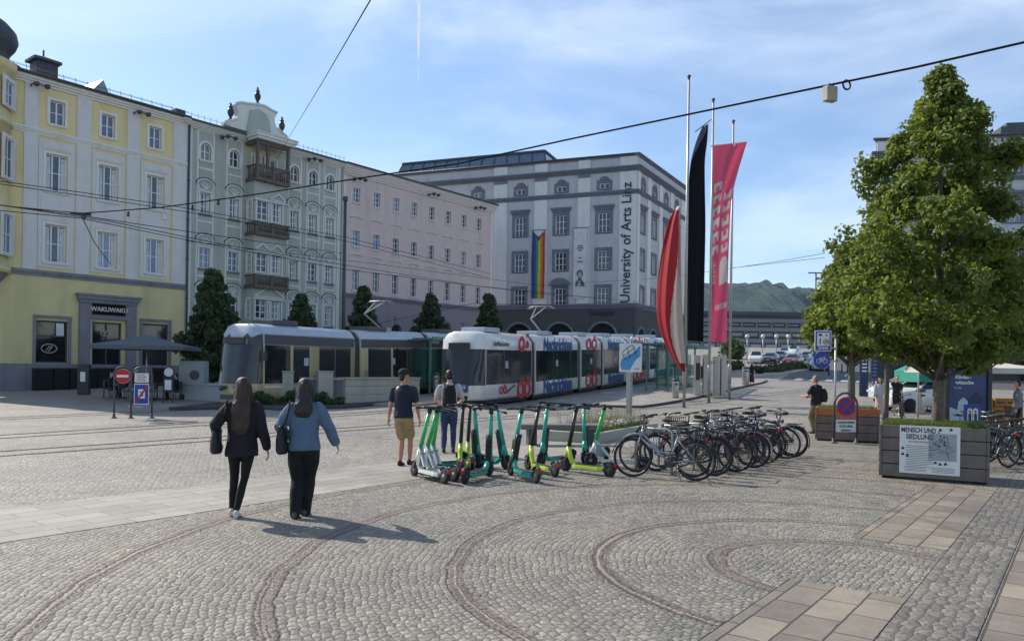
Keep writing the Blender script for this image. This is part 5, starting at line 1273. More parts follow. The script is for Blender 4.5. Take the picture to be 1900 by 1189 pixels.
k = MB(); cx, cz = wf1-.09, h0+.11; k.tube([(cx+.075*math.cos(t_*PI/10), -.044, cz+.075*math.sin(t_*PI/10)) for t_ in range(20)], .01, 5, closed=True); k.build('red_ring', M_RED, zs)
text('lettering', '20', .09, M_BLACK, zs, (cx, -.044, cz), bold=.002); text('lettering', 'ZONE', .1, M_SIGNW, zs, ((wf0+wf1)/2, -.04, b_[1]+.085), bold=.003)
c_ = pz(1522, 668); rad = 15.5/F_PX*p_.y
bs = disc(MB(), c_[0], c_[1], rad, -.03, -.012).build('cycle_disc', M_SIGNB, r)
k = MB()
for dx in (-.38, .38): k.tube([(c_[0]+rad*(dx+.27*math.cos(t_*PI/9)), -.034, c_[1]+rad*(-.1+.27*math.sin(t_*PI/9))) for t_ in range(18)], .008, 5, closed=True)
for a2, b2 in (((-.38, -.1), (-.12, .25)), ((-.12, .25), (.28, .25)), ((.28, .25), (.38, -.1)), ((-.12, .25), (.02, -.1)), ((.02, -.1), (.28, .25)), ((-.38, -.1), (.02, -.1)), ((-.2, .32), (-.05, .32)), ((.28, .25), (.26, .38)), ((.18, .4), (.34, .38))): k.bar((c_[0]+a2[0]*rad, -.034, c_[1]+a2[1]*rad), (c_[0]+b2[0]*rad, -.034, c_[1]+b2[1]*rad), .014, .006, up=(0, 1, 0))
k.build('bicycle_symbol', M_SIGNW, bs)
MB().bar((a_[0]+.3, 0, a_[1]-.15), (0, 0, a_[1]-.15), .03).bar((a_[0]+.3, 0, b_[1]+.1), (0, 0, b_[1]+.1), .03).bar((c_[0], 0, c_[1]), (0, 0, c_[1]), .03).build('brackets', M_GALV, r)

# hoop with no stopping sign
p_ = gz(G(1568, 822)); h_ = up_at(1568, 729, p_)
r = hoop(p_, .62, h_, R(4), 'black hoop with a red and blue no stopping sign before the farther planter', 'no_stopping_stand')
rad = .25; zc = h_-.1-rad
d_ = disc(MB(), 0, zc, rad, -.04, -.02).build('sign_disc', M_RED, r); disc(MB(), 0, zc, rad*.8, -.046, -.04).build('blue_field', M_SIGNB, d_)
k = MB(); k.bar((-rad*.6, -.05, zc-rad*.6), (rad*.6, -.05, zc+rad*.6), .05, .006, up=(0, 1, 0)); k.bar((-rad*.6, -.049, zc+rad*.6), (rad*.6, -.049, zc-rad*.6), .05, .006, up=(0, 1, 0)); k.build('red_cross', M_RED, d_)
MB().box(-.27, .27, -.035, -.02, zc-rad-.42, zc-rad-.1).build('notice', M_SIGNW, r)
MB().box(-.27, .27, -.034, -.018, zc-rad-.095, zc-rad+.05).build('orange_plate', pm('faded_red_plate', '#b5655a', .6), r)
text('lettering', 'AUSGENOMMEN', .062, M_BLACK, r, (0, -.037, zc-rad-.17), bold=.002); text('lettering', '0-24 UHR', .085, pm('print_green', '#2f7050', .6), r, (0, -.037, zc-rad-.27), bold=.003); text('lettering', 'Ladezone', .07, M_BLACK, r, (0, -.037, zc-rad-.37), bold=.002)

# planters -------------------------------------------------------------
M_PLANK = pm('weathered_planks', '#6e655c', .85, var=.25, scale=3, bump=.4, bscale=25); M_PLANKR = pm('new_larch_planks', '#a5683f', .8, var=.18, scale=3, bump=.3)
def planter(A, B, Dp, H, label, top_red=False, n=4):
    d_ = (B-A); L_ = Vector((d_.x, d_.y, 0)).length; r = empty('planter', gz(A), math.atan2(d_.y, d_.x), label, 'planter', None)
    hh = (H-.04)/n
    for k in range(n):
        z0 = .04+k*hh; m = M_PLANKR if (top_red and k == n-1) else M_PLANK
        mb = MB(); e = .02
        mb.box(.055, L_-.055, 0, .05, z0+.008, z0+hh-.008).box(.055, L_-.055, Dp-.05, Dp, z0+.008, z0+hh-.008).box(0, .05, 0.0, Dp, z0+.008, z0+hh-.008).box(L_-.05, L_, 0, Dp, z0+.008, z0+hh-.008)
        mb.build('plank_course', m, r, bevel=.006)
    MB().box(.05, L_-.05, .05, Dp-.05, 0, H-.08).build('soil', pm('soil', (.05, .045, .035), .95), r)
    for x in (.05, L_-.25):
        for y in (.05, Dp-.25): MB().box(x, x+.2, y, y+.2, -.0, .05).build('foot', M_BLACK, r)
    return r, L_
PA, PB = G(1630, 886), G(1836, 901); PH = up_at(1836, 792, PB)-.03
pl1, PL1 = planter(PA, PB, 1.25, PH, 'large near planter box of dark planks with a white notice board, tree inside')
# notice board on it
u0, u1 = (1670-1630)/206*PL1, (1783-1630)/206*PL1
ib = MB().box(u0, u1, -.018, -.004, PH-.93*PH+.06, PH-.0).build('notice_board', M_SIGNW, pl1)
z1_ = PH-.0; zb_ = .13*PH; Hb = z1_-zb_
ib.data = MB().box(u0, u1, -.018, -.004, zb_, z1_).mesh('notice_board', M_SIGNW)
text('lettering', 'MENSCH UND', .115, M_BLACK, ib, (u0+.29, -.019, z1_-.08), bold=.003, extrude=.002, sx=.72); text('lettering', 'SIEDLUNG', .12, M_BLACK, ib, (u0+.31, -.019, z1_-.195), bold=.003, extrude=.002, sx=.75); text('lettering', 'IM STADTRAUM', .045, M_DGREY, ib, (u0+.3, -.019, z1_-.28), extrude=.002)
k = MB()
for j in range(13): k.box(u0+.1, u0+.52-(.08 if j % 4 == 3 else 0), -.021, -.018, z1_-.35-j*.03, z1_-.343-j*.03)
for j in range(4): k.box(u0+.08, u0+.42, -.021, -.018, zb_+.04+j*.025, zb_+.046+j*.025).box(u0+.5, u1-.08, -.021, -.018, zb_+.04+j*.025, zb_+.046+j*.025)
k.build('small_print', M_DGREY, ib)
mp_ = MB().box(u1-.47, u1-.05, -.021, -.018, zb_+.24, z1_-.12).build('map_panel', pm('map_grey', '#9aa0a6', .7), ib)
k = MB(); rr = random.Random(3)
pts = [(u1-.2, z1_-.15), (u1-.17, z1_-.3), (u1-.21, z1_-.4), (u1-.16, z1_-.55)]
k.tube([(x, -.022, z) for x, z in pts], .004, 4); k.tube([(u1-.45, -.022, z1_-.42), (u1-.3, -.022, z1_-.38), (u1-.2, -.022, z1_-.45), (u1-.08, -.022, z1_-.4)], .004, 4)
for j in range(9): x, z = u1-.42+rr.random()*.3, z1_-.45+rr.random()*.2; k.tube([(x, -.022, z), (x+.03+rr.random()*.03, -.022, z+.03), (x+.05, -.022, z-.02)], .0035, 4, closed=True)
k.build('map_lines', pm('map_ink', '#4d6070', .7), mp_)
k = MB()
for j in range(14):
    x, z = u0+.58+rr.random()*.1, z1_-.08-rr.random()*.28; k.prism([(x, z), (x+.025, z+.008), (x+.02, z+.03), (x-.005, z+.022)], .003, 0, 'xz', -.021)
for x, z in ((u1-.3, z1_-.06), (u1-.14, z1_-.05), (u0+.62, zb_+.18), (u0+.55, zb_+.2), (u0+.7, zb_+.19), (u0+.05, z1_-.4), (u0+.05, z1_-.5), (u0+.12, zb_+.3)): MB().prism([(x-.025, z-.02), (x+.03, z-.015), (x+.02, z+.02), (x-.01, z+.028)], .003, 0, 'xz', -.021).build('printed_figure', M_BLACK, ib)
k.build('printed_flecks', M_BLACK, ib)
PC, PD = G(1512, 817), G(1632, 823); PH2 = up_at(1632, 759, PD)
pl2, PL2 = planter(PC, PD, 1.2, PH2, 'farther planter box with a new reddish top course of planks', True)
PE, PF = G(1700, 775), G(1790, 778)

# the blue WC sign and the lit advertising panel
p_ = gz(G(1803, 800)); p_ = Vector((D(1803, 780, 14.6).x, 14.6, 0))
r = empty('restroom_sign', p_, R(3), 'blue square sign with two white figures behind the near planter', 'sign')
hT = up_at(1803, 750, p_); hB = up_at(1803, 786, p_); W2 = 16.5/F_PX*p_.y
MB().tube([(0, .02, 0), (0, .02, hB+.1)], .02, 8).build('post', M_DGREY, r); q = MB().box(-W2, W2, -.02, 0, hB, hT).build('sign_plate', M_SIGNB, r, bevel=.006)
def ar(x0, x1, z0, z1, y0=-.026): 
    rr_ = (x1-x0)/2; return [(x0, z0), (x0, z1-rr_)]+[((x0+x1)/2-rr_*math.cos(PI*i/8), z1-rr_+rr_*math.sin(PI*i/8)) for i in range(1, 8)]+[(x1, z1-rr_), (x1, z0)]
zz = hT-.07
MB().prism(ar(-.105, -.005, zz-.23, zz), .006, 0, 'xz', -.026).prism(ar(.005, .105, zz-.23, zz), .006, 0, 'xz', -.026).build('door_shapes', M_SIGNW, q)
k = MB()
for cx in (-.055, .055): k.prism([(cx-.025, zz-.23), (cx-.03, zz-.12), (cx, zz-.09), (cx+.03, zz-.12), (cx+.025, zz-.23)], .004, 0, 'xz', -.031); disc(k, cx, zz-.065, .02, -.031, -.027, 0, 12)
k.build('figures', M_BLACK, q)
dA = 18.6; p_ = Vector((D(1793, 780, dA).x, dA, 0)); r = empty('poster_case', p_, R(-4), 'black framed street poster case with a deep blue winter poster', 'poster case')
hT = up_at(1793, 672, p_); hB = .35; W2 = 41/F_PX*dA
m = MB(); m.box(-W2, -W2+.09, -.1, .1, 0, hT).box(W2-.09, W2, -.1, .1, 0, hT).box(-W2+.09, W2-.09, -.1, .1, hT-.13, hT).box(-W2+.09, W2-.09, -.1, .1, hB-.15, hB); m.build('frame', M_BLACK, r)
po = MB().box(-W2+.09, W2-.09, -.05, .05, hB, hT-.13).build('poster', pm('poster_blue', '#263a66', .4, var=.25, scale=1.5), r)
text('lettering', 'Kinder-', .12, M_SIGNW, po, (-W2+.42, -.055, hT-.36), bold=.004, extrude=.003); text('lettering', 'wünsche', .12, M_SIGNW, po, (-W2+.45, -.055, hT-.49), bold=.004, extrude=.003); text('lettering', 'für alle', .06, M_SIGNW, po, (-W2+.3, -.055, hT-.62), extrude=.003)
k = MB(); k.prism([(-W2+.1, hB), (W2-.1, hB), (W2-.1, hB+.35), (0, hB+.42), (-.15, hB+.6), (-W2+.1, hB+.72)], .004, 0, 'xz', -.056); k.build('printed_snow', pm('poster_pale', '#a9bccb', .5), po)
k = MB(); k.prism([(.05, hB+.5), (.3, hB+.5), (.35, hB+.95), (.2, hB+1.1), (.02, hB+.9)], .004, 0, 'xz', -.058); k.build('printed_figure', pm('poster_dark', '#1c2a44', .5), po)
k = MB(); k.prism([(-.25, hB+.62), (-.02, hB+.62), (-.0, hB+.85), (-.1, hB+.95), (-.22, hB+.85)], .004, 0, 'xz', -.06); k.build('printed_bird', pm('poster_pale', '#a9bccb', .5), po)

# bus stop sign, blue steles, bollards
p_ = gz(G(1703, 775)); dB = p_.y
r = empty('bus_stop_sign', p_, 0, 'steel post with a white rounded stop plate and a yellow green circle', 'sign')
MB().tube([(0, 0, 0), (0, 0, up_at(1703, 650, p_))], .035, 10).build('post', M_GALV, r)
x0, x1 = (1685-1703)/F_PX*dB, (1704-1703)/F_PX*dB; z0, z1 = up_at(1695, 680, p_), up_at(1695, 645, p_); q_ = (x1-x0)/2
pts = [(x0, z0), (x0, z1-q_)]+[((x0+x1)/2-q_*math.cos(PI*i/10), z1-q_+q_*math.sin(PI*i/10)) for i in range(1, 10)]+[(x1, z1-q_), (x1, z0)]
q = MB().prism(pts, .03, 0, 'xz', -.05).build('stop_plate', M_SIGNW, r)
e_ = disc(MB(), (x0+x1)/2, z1-q_, q_*.78, -.056, -.05).build('yellow_circle', pm('stop_yellow', '#c9c132', .5), q)
k = MB(); disc(k, (x0+x1)/2, z1-q_, q_*.6, -.059, -.056); k.build('green_ring', pm('stop_green', '#3d7a3a', .5), e_); k = MB(); disc(k, (x0+x1)/2, z1-q_, q_*.5, -.062, -.059); k.build('yellow_centre', pm('stop_yellow', '#c9c132', .5), e_)
text('lettering', 'H', .26, pm('stop_green', '#3d7a3a', .5), e_, ((x0+x1)/2, -.064, z1-q_), bold=.01, extrude=.002)
k = MB()
for j in range(4): k.box(x0+.06, x1-.06, -.054, -.05, z0+.12+j*.09, z0+.15+j*.09)
k.build('stop_lines', M_GALV, q)
for px, w_, hpy, lab in ((1602, 9, 650, 'narrow dark blue information stele with white symbols, left of the blue panel'), (1621, 7, 658, 'wider blue sign panel behind the narrow stele')):
    p_ = gz(G(px, 735)); r = empty('information_stele', p_, 0, lab, 'stele', 'blue steles behind the farther planter'); z1 = up_at(px, hpy, p_); W2 = w_/F_PX*p_.y/1.0
    z0 = 0 if px == 1602 else up_at(px, 700, p_)
    MB().box(-W2/1.2, W2/1.2, -.08, .08, z0, z1).build('panel', pm('stele_blue', '#1f2a4c', .5, var=.2, scale=3), r, bevel=.01)
    if z0: MB().box(-.05, .05, -.05, .05, 0, z0).build('post', M_DGREY, r)
    k = MB()
    for j in range(6): zz = z1-.15-j*.22; k.box(-W2*.5, W2*.5, -.086, -.08, zz-.09, zz)
    k.build('symbols', M_SIGNW if px == 1602 else pm('symbol_pale_blue', '#5b76b0', .5), r)
for i, (px, py) in enumerate(((1538, 697), (1550, 694), (1562, 692), (1572, 691))):
    p_ = gz(G(px, py)); r = empty('bollard', p_, 0, ('nearest', 'second', 'third', 'farthest')[i]+' slim dark bollard of the row at the street crossing', 'bollard', 'bollards at the street crossing')
    MB().tube([(0, 0, 0), (0, 0, .9)], .07, 10).build('shaft', M_DGREY, r); MB().sphere((0, 0, .93), .085, 10).build('head', M_DGREY, r)

# parasols and the cafe -------------------------------------------------
def parasol(p, half, z_edge, z_top, cloth, label, rz=0, n=4, drop=.18):
    r = empty('parasol', p, rz, label, 'parasol'); m = MB()
    k = 4; ring = []
    cs = [(half*math.cos(PI/4+PI/2*i)*1.414, half*math.sin(PI/4+PI/2*i)*1.414) for i in range(4)]
    pts = []
    for i in range(4):
        a_, b_ = Vector((*cs[i], z_edge)), Vector((*cs[(i+1) % 4], z_edge))
        for j in range(4): q = a_.lerp(b_, j/4); q.z += .05*math.sin(PI*j/4)*0; pts.append(q)
    N_ = len(pts); ap = Vector((0, 0, z_top))
    mid = [p_.lerp(ap, .5)-Vector((0, 0, .05)) for p_ in pts]; nr = [p_.lerp(ap, .93) for p_ in pts]
    low = [p_-Vector((0, 0, drop)) for p_ in pts]
    vs = low+pts+mid+nr+[ap]
    fs = [(j*N_+i, j*N_+(i+1) % N_, (j+1)*N_+(i+1) % N_, (j+1)*N_+i) for j in range(3) for i in range(N_)]+[(3*N_+i, 3*N_+(i+1) % N_, 4*N_) for i in range(N_)]
    m.add(vs, fs, 0, False); c = m.build('canopy', cloth, r); s_ = c.modifiers.new('t', 'SOLIDIFY'); s_.thickness = .012
    MB().tube([(0, 0, 0), (0, 0, z_top+.08)], .035, 10).build('pole', M_POLE, r); MB().box(-.35, .35, -.35, .35, 0, .08).build('base', M_DGREY, r)
    for i in range(4): MB().bar((0, 0, z_top-.15), (cs[i][0]*.97, cs[i][1]*.97, z_edge+.0), .03).build('rib', M_DGREY, r)
    return r
pc = gz(Vector((D(272, 700, 37).x, 37, 0))); zt = up_at(272, 621, pc); ze = up_at(180, 641, pc)
parasol(pc, 2.1, ze, zt, M_CLOTHG, 'big grey square parasol shading the cafe tables of the yellow house', rz=R(12))
pw = gz(Vector((D(1812, 700, 27).x, 27, 0))); parasol(pw, 1.62, up_at(1880, 684, pw), up_at(1805, 664, pw), M_CLOTHW, 'off white market parasol behind the poster case', rz=R(8))
pg_ = gz(Vector((D(1722, 700, 38).x, 38, 0))); parasol(pg_, 1.1, up_at(1722, 688, pg_), up_at(1722, 668, pg_)+.3, M_CLOTHT, 'teal green market parasol right of the stop sign', rz=R(3), drop=.55)
def cafe_box(px0, px1, pyb, pyt, lab, m=None, dp=.5, cat='planter', name='cafe_planter'):
    a_, b_ = ROW.w(ROW.px(px0, 700, -1.6)[0], -1.6), ROW.w(ROW.px(px1, 700, -1.6)[0], -1.6); a_, b_ = gz(a_), gz(b_); r = empty(name, a_, math.atan2((b_-a_).y, (b_-a_).x), lab, cat); L_ = (b_-a_).length; h_ = up_at(px0, pyt, a_)
    MB().box(0, L_, 0, dp, .05, h_-.06).build('panel', m or M_MATT, r, bevel=.01); MB().box(-.03, L_+.03, -.03, dp+.03, h_-.055, h_).build('top_edge', M_DGREY, r)
    for x in (.04, L_-.12): MB().box(x, x+.08, .05, dp-.05, 0, .05).build('foot', M_DGREY, r)
    return r, L_, h_
for i, (x0, x1, lab) in enumerate(((66, 98, 'black cafe windbreak box under the shop window of the yellow house'), (101, 128, 'second black windbreak box from the left before the cafe'), (131, 180, 'wide black windbreak box between the shop window and the door'), (183, 238, 'black windbreak box before the cafe door'), (290, 318, 'black windbreak box under the parasol, nearest the tree'))):
    rb2, L_, h_ = cafe_box(x0, x1, 716, 682, lab)
def cafe_set(p, rz, lab):
    t = empty('cafe_table', p, rz, 'dark round cafe table '+lab, 'table', 'cafe tables')
    MB().lathe([(.001, .72), (.38, .72), (.39, .74), (.38, .76), (.001, .76)], (0, 0, 0), 18).build('table_top', M_DGREY, t); MB().tube([(0, 0, 0), (0, 0, .72)], .03, 8).build('leg', M_BLACK, t); MB().lathe([(.001, 0), (.25, 0), (.22, .03), (.001, .04)], (0, 0, 0), 14).build('base', M_BLACK, t)
def cafe_chair(p, rz, lab):
    c = empty('cafe_chair', p, rz, 'dark cafe chair '+lab, 'chair', 'cafe chairs'); MB().box(-.22, .22, -.22, .22, .43, .47).build('seat', M_DGREY, c, bevel=.01); MB().box(-.22, .22, .19, .23, .55, .88).build('backrest', M_DGREY, c, bevel=.01)
    for x in (-.2, .2):
        for y in (-.2, .21): MB().tube([(x, y, 0), (x, y, .44 if y < 0 else .88)], .014, 6).build('leg', M_BLACK, c)
for i, (px, d_) in enumerate(((255, 36.3), (292, 38), (225, 38.4))):
    p_ = gz(Vector((D(px, 700, d_).x, d_, 0))); lab = ('in front of the parasol pole', 'right of the parasol pole', 'left of the parasol pole')[i]; cafe_set(p_, 0, lab)
    cafe_chair(p_+Vector((.6, .1, 0)), R(-80), 'right of the table '+lab); cafe_chair(p_+Vector((-.6, .1, 0)), R(80), 'left of the table '+lab)
p_ = gz(Vector((D(312, 700, 35).x, 35, 0))); r = empty('menu_stand', p_, 0, 'black pavement menu board with a white card under the parasol edge', 'menu board'); h_ = 1.5
MB().bar((-.22, 0, 0), (-.22, .1, h_), .04).bar((.22, 0, 0), (.22, .1, h_), .04).build('frame', M_BLACK, r); MB().box(-.22, .22, .02, .06, .5, 1.15).build('board', M_BLACK, r); MB().box(-.15, .15, .0, .02, .6, 1.05).build('card', M_SIGNW, r); disc(MB(), 0, 1.4, .2, .03, .06).build('round_sign', M_TRIMW, r)
p_ = gz(Vector((D(154, 700, 40).x, 40, 0))); r = empty('menu_case', p_, 0, 'tall dark menu case with a lit white page left of the portal', 'menu case'); MB().box(-.3, .3, 0, .2, 0, 1.6).build('case', M_BLACK, r, bevel=.02); MB().box(-.14, .12, -.01, 0, .7, 1.2).build('page', M_SIGNW, r)
p_ = gz(Vector((D(355, 700, 38).x, 38, 0))); r = empty('service_cart', p_, R(5), 'pale grey service cart with a dark round vent under the parasol edge', 'cart'); MB().box(-.6, .6, 0, .8, .25, 1.9).build('cart_body', M_STONE2, r, bevel=.03); disc(MB(), .15, 1.2, .24, -.02, .0).build('vent', M_DGREY, r); MB().box(-.55, .55, .02, .78, .1, .25).build('chassis', M_BLACK, r)
for x in (-.45, .45): MB().lathe([(.001, -.03), (.12, -.03), (.12, .03), (.001, .03)], (x, .1, .12), 12, 0, 'y').build('wheel', M_BLACK, r)

# market stall crates right of the poster case
M_CRATE = pm('orange_crate', '#b07a2c', .7, var=.2, scale=5); M_CRATEB = pm('brown_crate', '#6d4a30', .8, var=.25, scale=5)
i = 0; names = ['top', 'upper', 'middle', 'lower', 'bottom']
for cx, lab in ((1829, 'left'), (1850, 'middle'), (1870, 'right')):
    for k in range(4):
        d_ = 25.0; p_ = Vector((D(cx, 700, d_).x, d_, .28*k)); i += 1
        r = empty('crate', p_+Vector((rnd.uniform(-.02, .02), 0, 0)), R(rnd.uniform(-4, 4)), '%s crate of the %s stack beside the off white parasol' % (['bottom', 'second lowest', 'third', 'topmost'][k], lab), 'crate', 'market crates')
        m = M_CRATE if (k+cx) % 3 else M_CRATEB
        MB().box(-.18, .18, -.15, -.13, .02, .26).box(-.18, .18, .13, .15, .02, .26).box(-.18, -.16, -.13, .13, .02, .26).box(.16, .18, -.13, .13, .02, .26).box(-.16, .16, -.13, .13, .02, .04).build('crate_sides', m, r)
        MB().box(-.12, .12, -.156, -.15, .1, .16).build('handle_slot', M_BLACK, r)
p_ = Vector((D(1850, 700, 26.2).x, 26.2, 0)); r = empty('market_counter', p_, 0, 'brown wooden market counter behind the crates', 'counter'); MB().box(-.9, .9, 0, .7, 0, .95).build('counter_body', M_CRATEB, r); MB().box(-.95, .95, -.05, .75, .95, 1.0).build('counter_top', M_WOODD, r)

# wires, the hanging box, lamp mast ---------------------------------------
def wire(name, pts, r_, label, cat='cable', m=None, sag=0, grp=None):
    P = []
    for a_, b_ in zip(pts[:-1], pts[1:]):
        for i in range(14): q = a_.lerp(b_, i/14); q.z -= sag*4*(i/14)*(1-i/14); P.append(q)
    P.append(pts[-1]); o_ = P[0].copy()
    o = MB().tube([p-o_ for p in P], r_, 6).build(name, m or M_CABLE, None, o_); tag(o, label, cat, grp); return o
# heavy span cable from the yellow facade across the square
sp = [(0, 381, 30), (150, 396, 27), (300, 385, 25), (480, 360, 23), (640, 335, 21), (700, 326, 20.5), (850, 304, 19.5), (1050, 260, 18), (1280, 212, 16), (1540, 158, 14.3), (1700, 125, 13.3), (1900, 79, 12.2), (2300, -30, 10.5)]
sp_ = [D(*q) for q in sp]; sp_.append(sp_[-1]+(sp_[-1]-sp_[-2])*6+Vector((0, 0, 2)))
wire('span_cable', sp_, .02, 'thick black span cable sweeping from the yellow house up over the tree')
wire('span_cable', [D(-40, 375, 30), D(150, 400, 27), D(350, 430, 38), D(637, 470, 50)], .016, 'span cable from the cable knot down to the tall dark post')
for q, l in (([(-60, 328, 28), (150, 357, 32), (345, 386, 36), (640, 440, 46), (910, 508, 70)], 'upper contact wire slanting past the yellow house to the far trams'),
             ([(-60, 333, 28.5), (150, 363, 32.5), (345, 393, 36.5), (640, 447, 46.5), (905, 515, 71)], 'contact wire just under the upper one past the yellow house'),
             ([(-60, 385, 26), (150, 405, 30), (345, 445, 36), (640, 500, 45), (1000, 545, 62), (1200, 560, 80)], 'lower contact wire running above the cream tram'),
             ([(-60, 372, 26), (200, 410, 31), (420, 455, 38), (640, 492, 45), (880, 530, 60), (1100, 552, 72)], 'contact wire above the advertising tram'),
             ([(345, 447, 50), (700, 490, 60), (1000, 530, 75), (1240, 515, 85), (1360, 497, 60), (1530, 478, 50)], 'thin wire crossing behind the flags to the street tree'),
             ([(1356, 498, 60), (1450, 484, 55), (1530, 470, 50)], 'thin short wire just above the hills'),
             ([(900, -900, 4), (690, -4, 12), (600, 150, 24), (538, 252, 40), (490, 340, 52)], 'thin stay wire rising from the green house to the top of the picture'),
             ([(150, 398, 27), (175, 450, 30), (205, 490, 33)], 'thin drop wire hanging from the cable knot'),
             ([(700, 600, 48), (880, 563, 58), (1240, 572, 80)], 'thin wire low above the tram roofs')):
    wire('contact_wire', [D(*p) for p in q], .016 if q[0][2] > 13 else .012, l, 'wire', M_CABLE, grp='overhead wires')
kn = D(150, 397, 27); r = empty('cable_knot', kn, 0, 'cable clamp with insulators where two cables part before the yellow house', 'cable clamp')
MB().bar((-.35, 0, .02), (.35, 0, -.02), .09).build('clamp', M_BLACK, r); MB().sphere((.1, 0, -.12), .09, 8).build('insulator', M_DGREY, r)
for px, py, d_ in ((238, 392, 26), (357, 380, 24.6), (405, 370, 24)):
    o = MB().lathe([(.001, 0), (.05, -.02), (.03, -.1), (.06, -.14), (.001, -.2)], (0, 0, 0), 8).build('cable_insulator', M_BLACK, None, D(px, py, d_)); tag(o, 'small black insulator under the span cable, '+{238: 'nearest the cable knot', 357: 'beside the drainpipe', 405: 'before the green house'}[px], 'insulator', 'insulators on the span cable')
p_ = D(1540, 175, 14.3); r = empty('hanging_box', p_, R(20), 'small weathered box hanging from the span cable left of the tree', 'antenna box')
MB().box(-.12, .12, -.07, .07, -.14, .14).build('box_body', pm('weathered_box', '#9d9788', .7, var=.15), r, bevel=.015); MB().bar((-.05, 0, .14), (-.02, 0, .2), .02).bar((.06, 0, .14), (.1, 0, .22), .02).build('hanger', M_BLACK, r)
p2 = D(1571, 158, 14.2); rg_ = MB().tube([(.085*math.cos(t_*PI/8), 0, .085*math.sin(t_*PI/8)) for t_ in range(16)], .018, 6, closed=True).build('cable_ring', M_BLACK, r, (p2-p_)); rg_.location = Matrix.Rotation(-R(20), 4, 'Z') @ (p2-p_)
# tall dark post by the pink house
b_ = gz(Vector((D(637, 605, 49).x, 49, 0))); h_ = up_at(637, 374, b_); r = empty('catenary_post', b_, 0, 'tall dark slim post where the green and pink houses meet', 'post')
MB().tube([(0, 0, 0), (0, 0, h_)], [.12, .1], 12).build('shaft', M_DGREY, r); MB().lathe([(.1, h_), (.16, h_+.05), (.17, h_+.3), (.001, h_+.36)], (0, 0, 0), 12).build('cap', M_DGREY, r); MB().lathe([(.001, 0), (.2, 0), (.18, .2), (.1, .3)], (0, 0, 0), 12).build('foot', M_DGREY, r)
# lamp mast and globe lamps by the bridge
b_ = gz(Vector((D(1512, 640, 110).x, 110, 0))); h_ = up_at(1512, 507, b_); r = empty('lamp_mast', b_, 0, 'tall mast with two flat lamps left of the street tree', 'street lamp')
MB().tube([(0, 0, 0), (0, 0, h_)], [.18, .1], 8).build('mast', M_DGREY, r)
for s in (-1, 1): MB().box(.05*s, 1.1*s, -.15, .15, h_-.02, h_+.12).build('lamp_head', M_DGREY, r)
for i, px in enumerate((1386, 1415, 1440, 1462)):
    b_ = gz(Vector((D(px, 660, 118).x, 118, 0))); h_ = up_at(px, 624, b_); r = empty('globe_lamp', b_, 0, ('leftmost', 'second', 'third', 'rightmost')[i]+' of the four white globe lamps before the bridge', 'street lamp', 'globe lamps by the bridge')
    MB().tube([(0, 0, 0), (0, 0, h_-.2)], .06, 8).build('post', M_GALV, r); MB().sphere((0, 0, h_), .32, 10).build('globe', M_SIGNW, r)
# contrail
def contrail(px, y0, y1, w0, lab, dens):
    m = bpy.data.materials.new('vapour'); n = NG(m); pos = n.new('ShaderNodeTexCoord').outputs['Object']; f = n.rng(n.noise(pos, .004, 4, .6), .35, .75, 0, dens)
    n.p.inputs['Base Color'].default_value = (.95, .96, 1, 1); n.p.inputs['Roughness'].default_value = 1; tr = n.new('ShaderNodeBsdfTransparent'); tl = n.new('ShaderNodeBsdfTranslucent'); mx0 = n.new('ShaderNodeMixShader'); mx0.inputs[0].default_value = .6
    n.L.new(n.p.outputs[0], mx0.inputs[1]); n.L.new(tl.outputs[0], mx0.inputs[2]); mx = n.new('ShaderNodeMixShader'); n.L.new(f, mx.inputs[0]); n.L.new(tr.outputs[0], mx.inputs[1]); n.L.new(mx0.outputs[0], mx.inputs[2]); n.L.new(mx.outputs[0], n.o.inputs[0])
    A_, B_ = D(px, y0, 6000), D(px-2, y1, 7500); o = MB().tube([Vector((0, 0, 0)), (B_-A_)*.5, B_-A_], [w0, w0*1.0, w0*.3], 10, cap=False).build('contrail', m, None, A_); o.visible_shadow = True; tag(o, kind='stuff')
contrail(778, -60, 160, 13, '', .7)
# ------------------------------------------------------------------ trees and planting
import numpy as np
def leaf_mat(name, dark, light, yellow, trans=.4):
    m = bpy.data.materials.new(name); n = NG(m)
    geo = n.new('ShaderNodeNewGeometry'); rp = geo.outputs['Random Per Island']
    tc = n.new('ShaderNodeTexCoord').outputs['Object']; cl = n.noise(tc, 1.1, 3, .6)
    c = n.mix(rp, rgb(dark), rgb(light)); c = n.mix(n.rng(cl, .52, .72, 0, .75), c, rgb(yellow))
    n.L.new(c, n.p.inputs['Base Color']); n.p.inputs['Roughness'].default_value = .5; n.p.inputs['Specular IOR Level'].default_value = .35
    tr = n.new('ShaderNodeBsdfTranslucent'); n.L.new(n.mix(.6, c, tuple(x*1.5 for x in rgb(yellow)[:3])+(1,)), tr.inputs[0])
    mx = n.new('ShaderNodeMixShader'); mx.inputs[0].default_value = trans; n.L.new(n.p.outputs[0], mx.inputs[1]); n.L.new(tr.outputs[0], mx.inputs[2]); n.L.new(mx.outputs[0], n.o.inputs[0]); return m
L_LIME = leaf_mat('lime_leaves', (.05, .08, .018), (.13, .195, .036), (.24, .28, .042), .5)
L_DARK = leaf_mat('dark_leaves', (.035, .062, .024), (.07, .11, .036), (.10, .14, .035), .35)
L_GRASS = leaf_mat('grass_blades', (.06, .10, .02), (.12, .18, .035), (.17, .22, .05), .35)
M_BARK = pm('bark', (.12, .10, .08), .9, var=.35, scale=9, bump=.6, bscale=30)
M_BARKD = pm('dark_bark', (.055, .048, .04), .9, var=.35, scale=9, bump=.6, bscale=30)
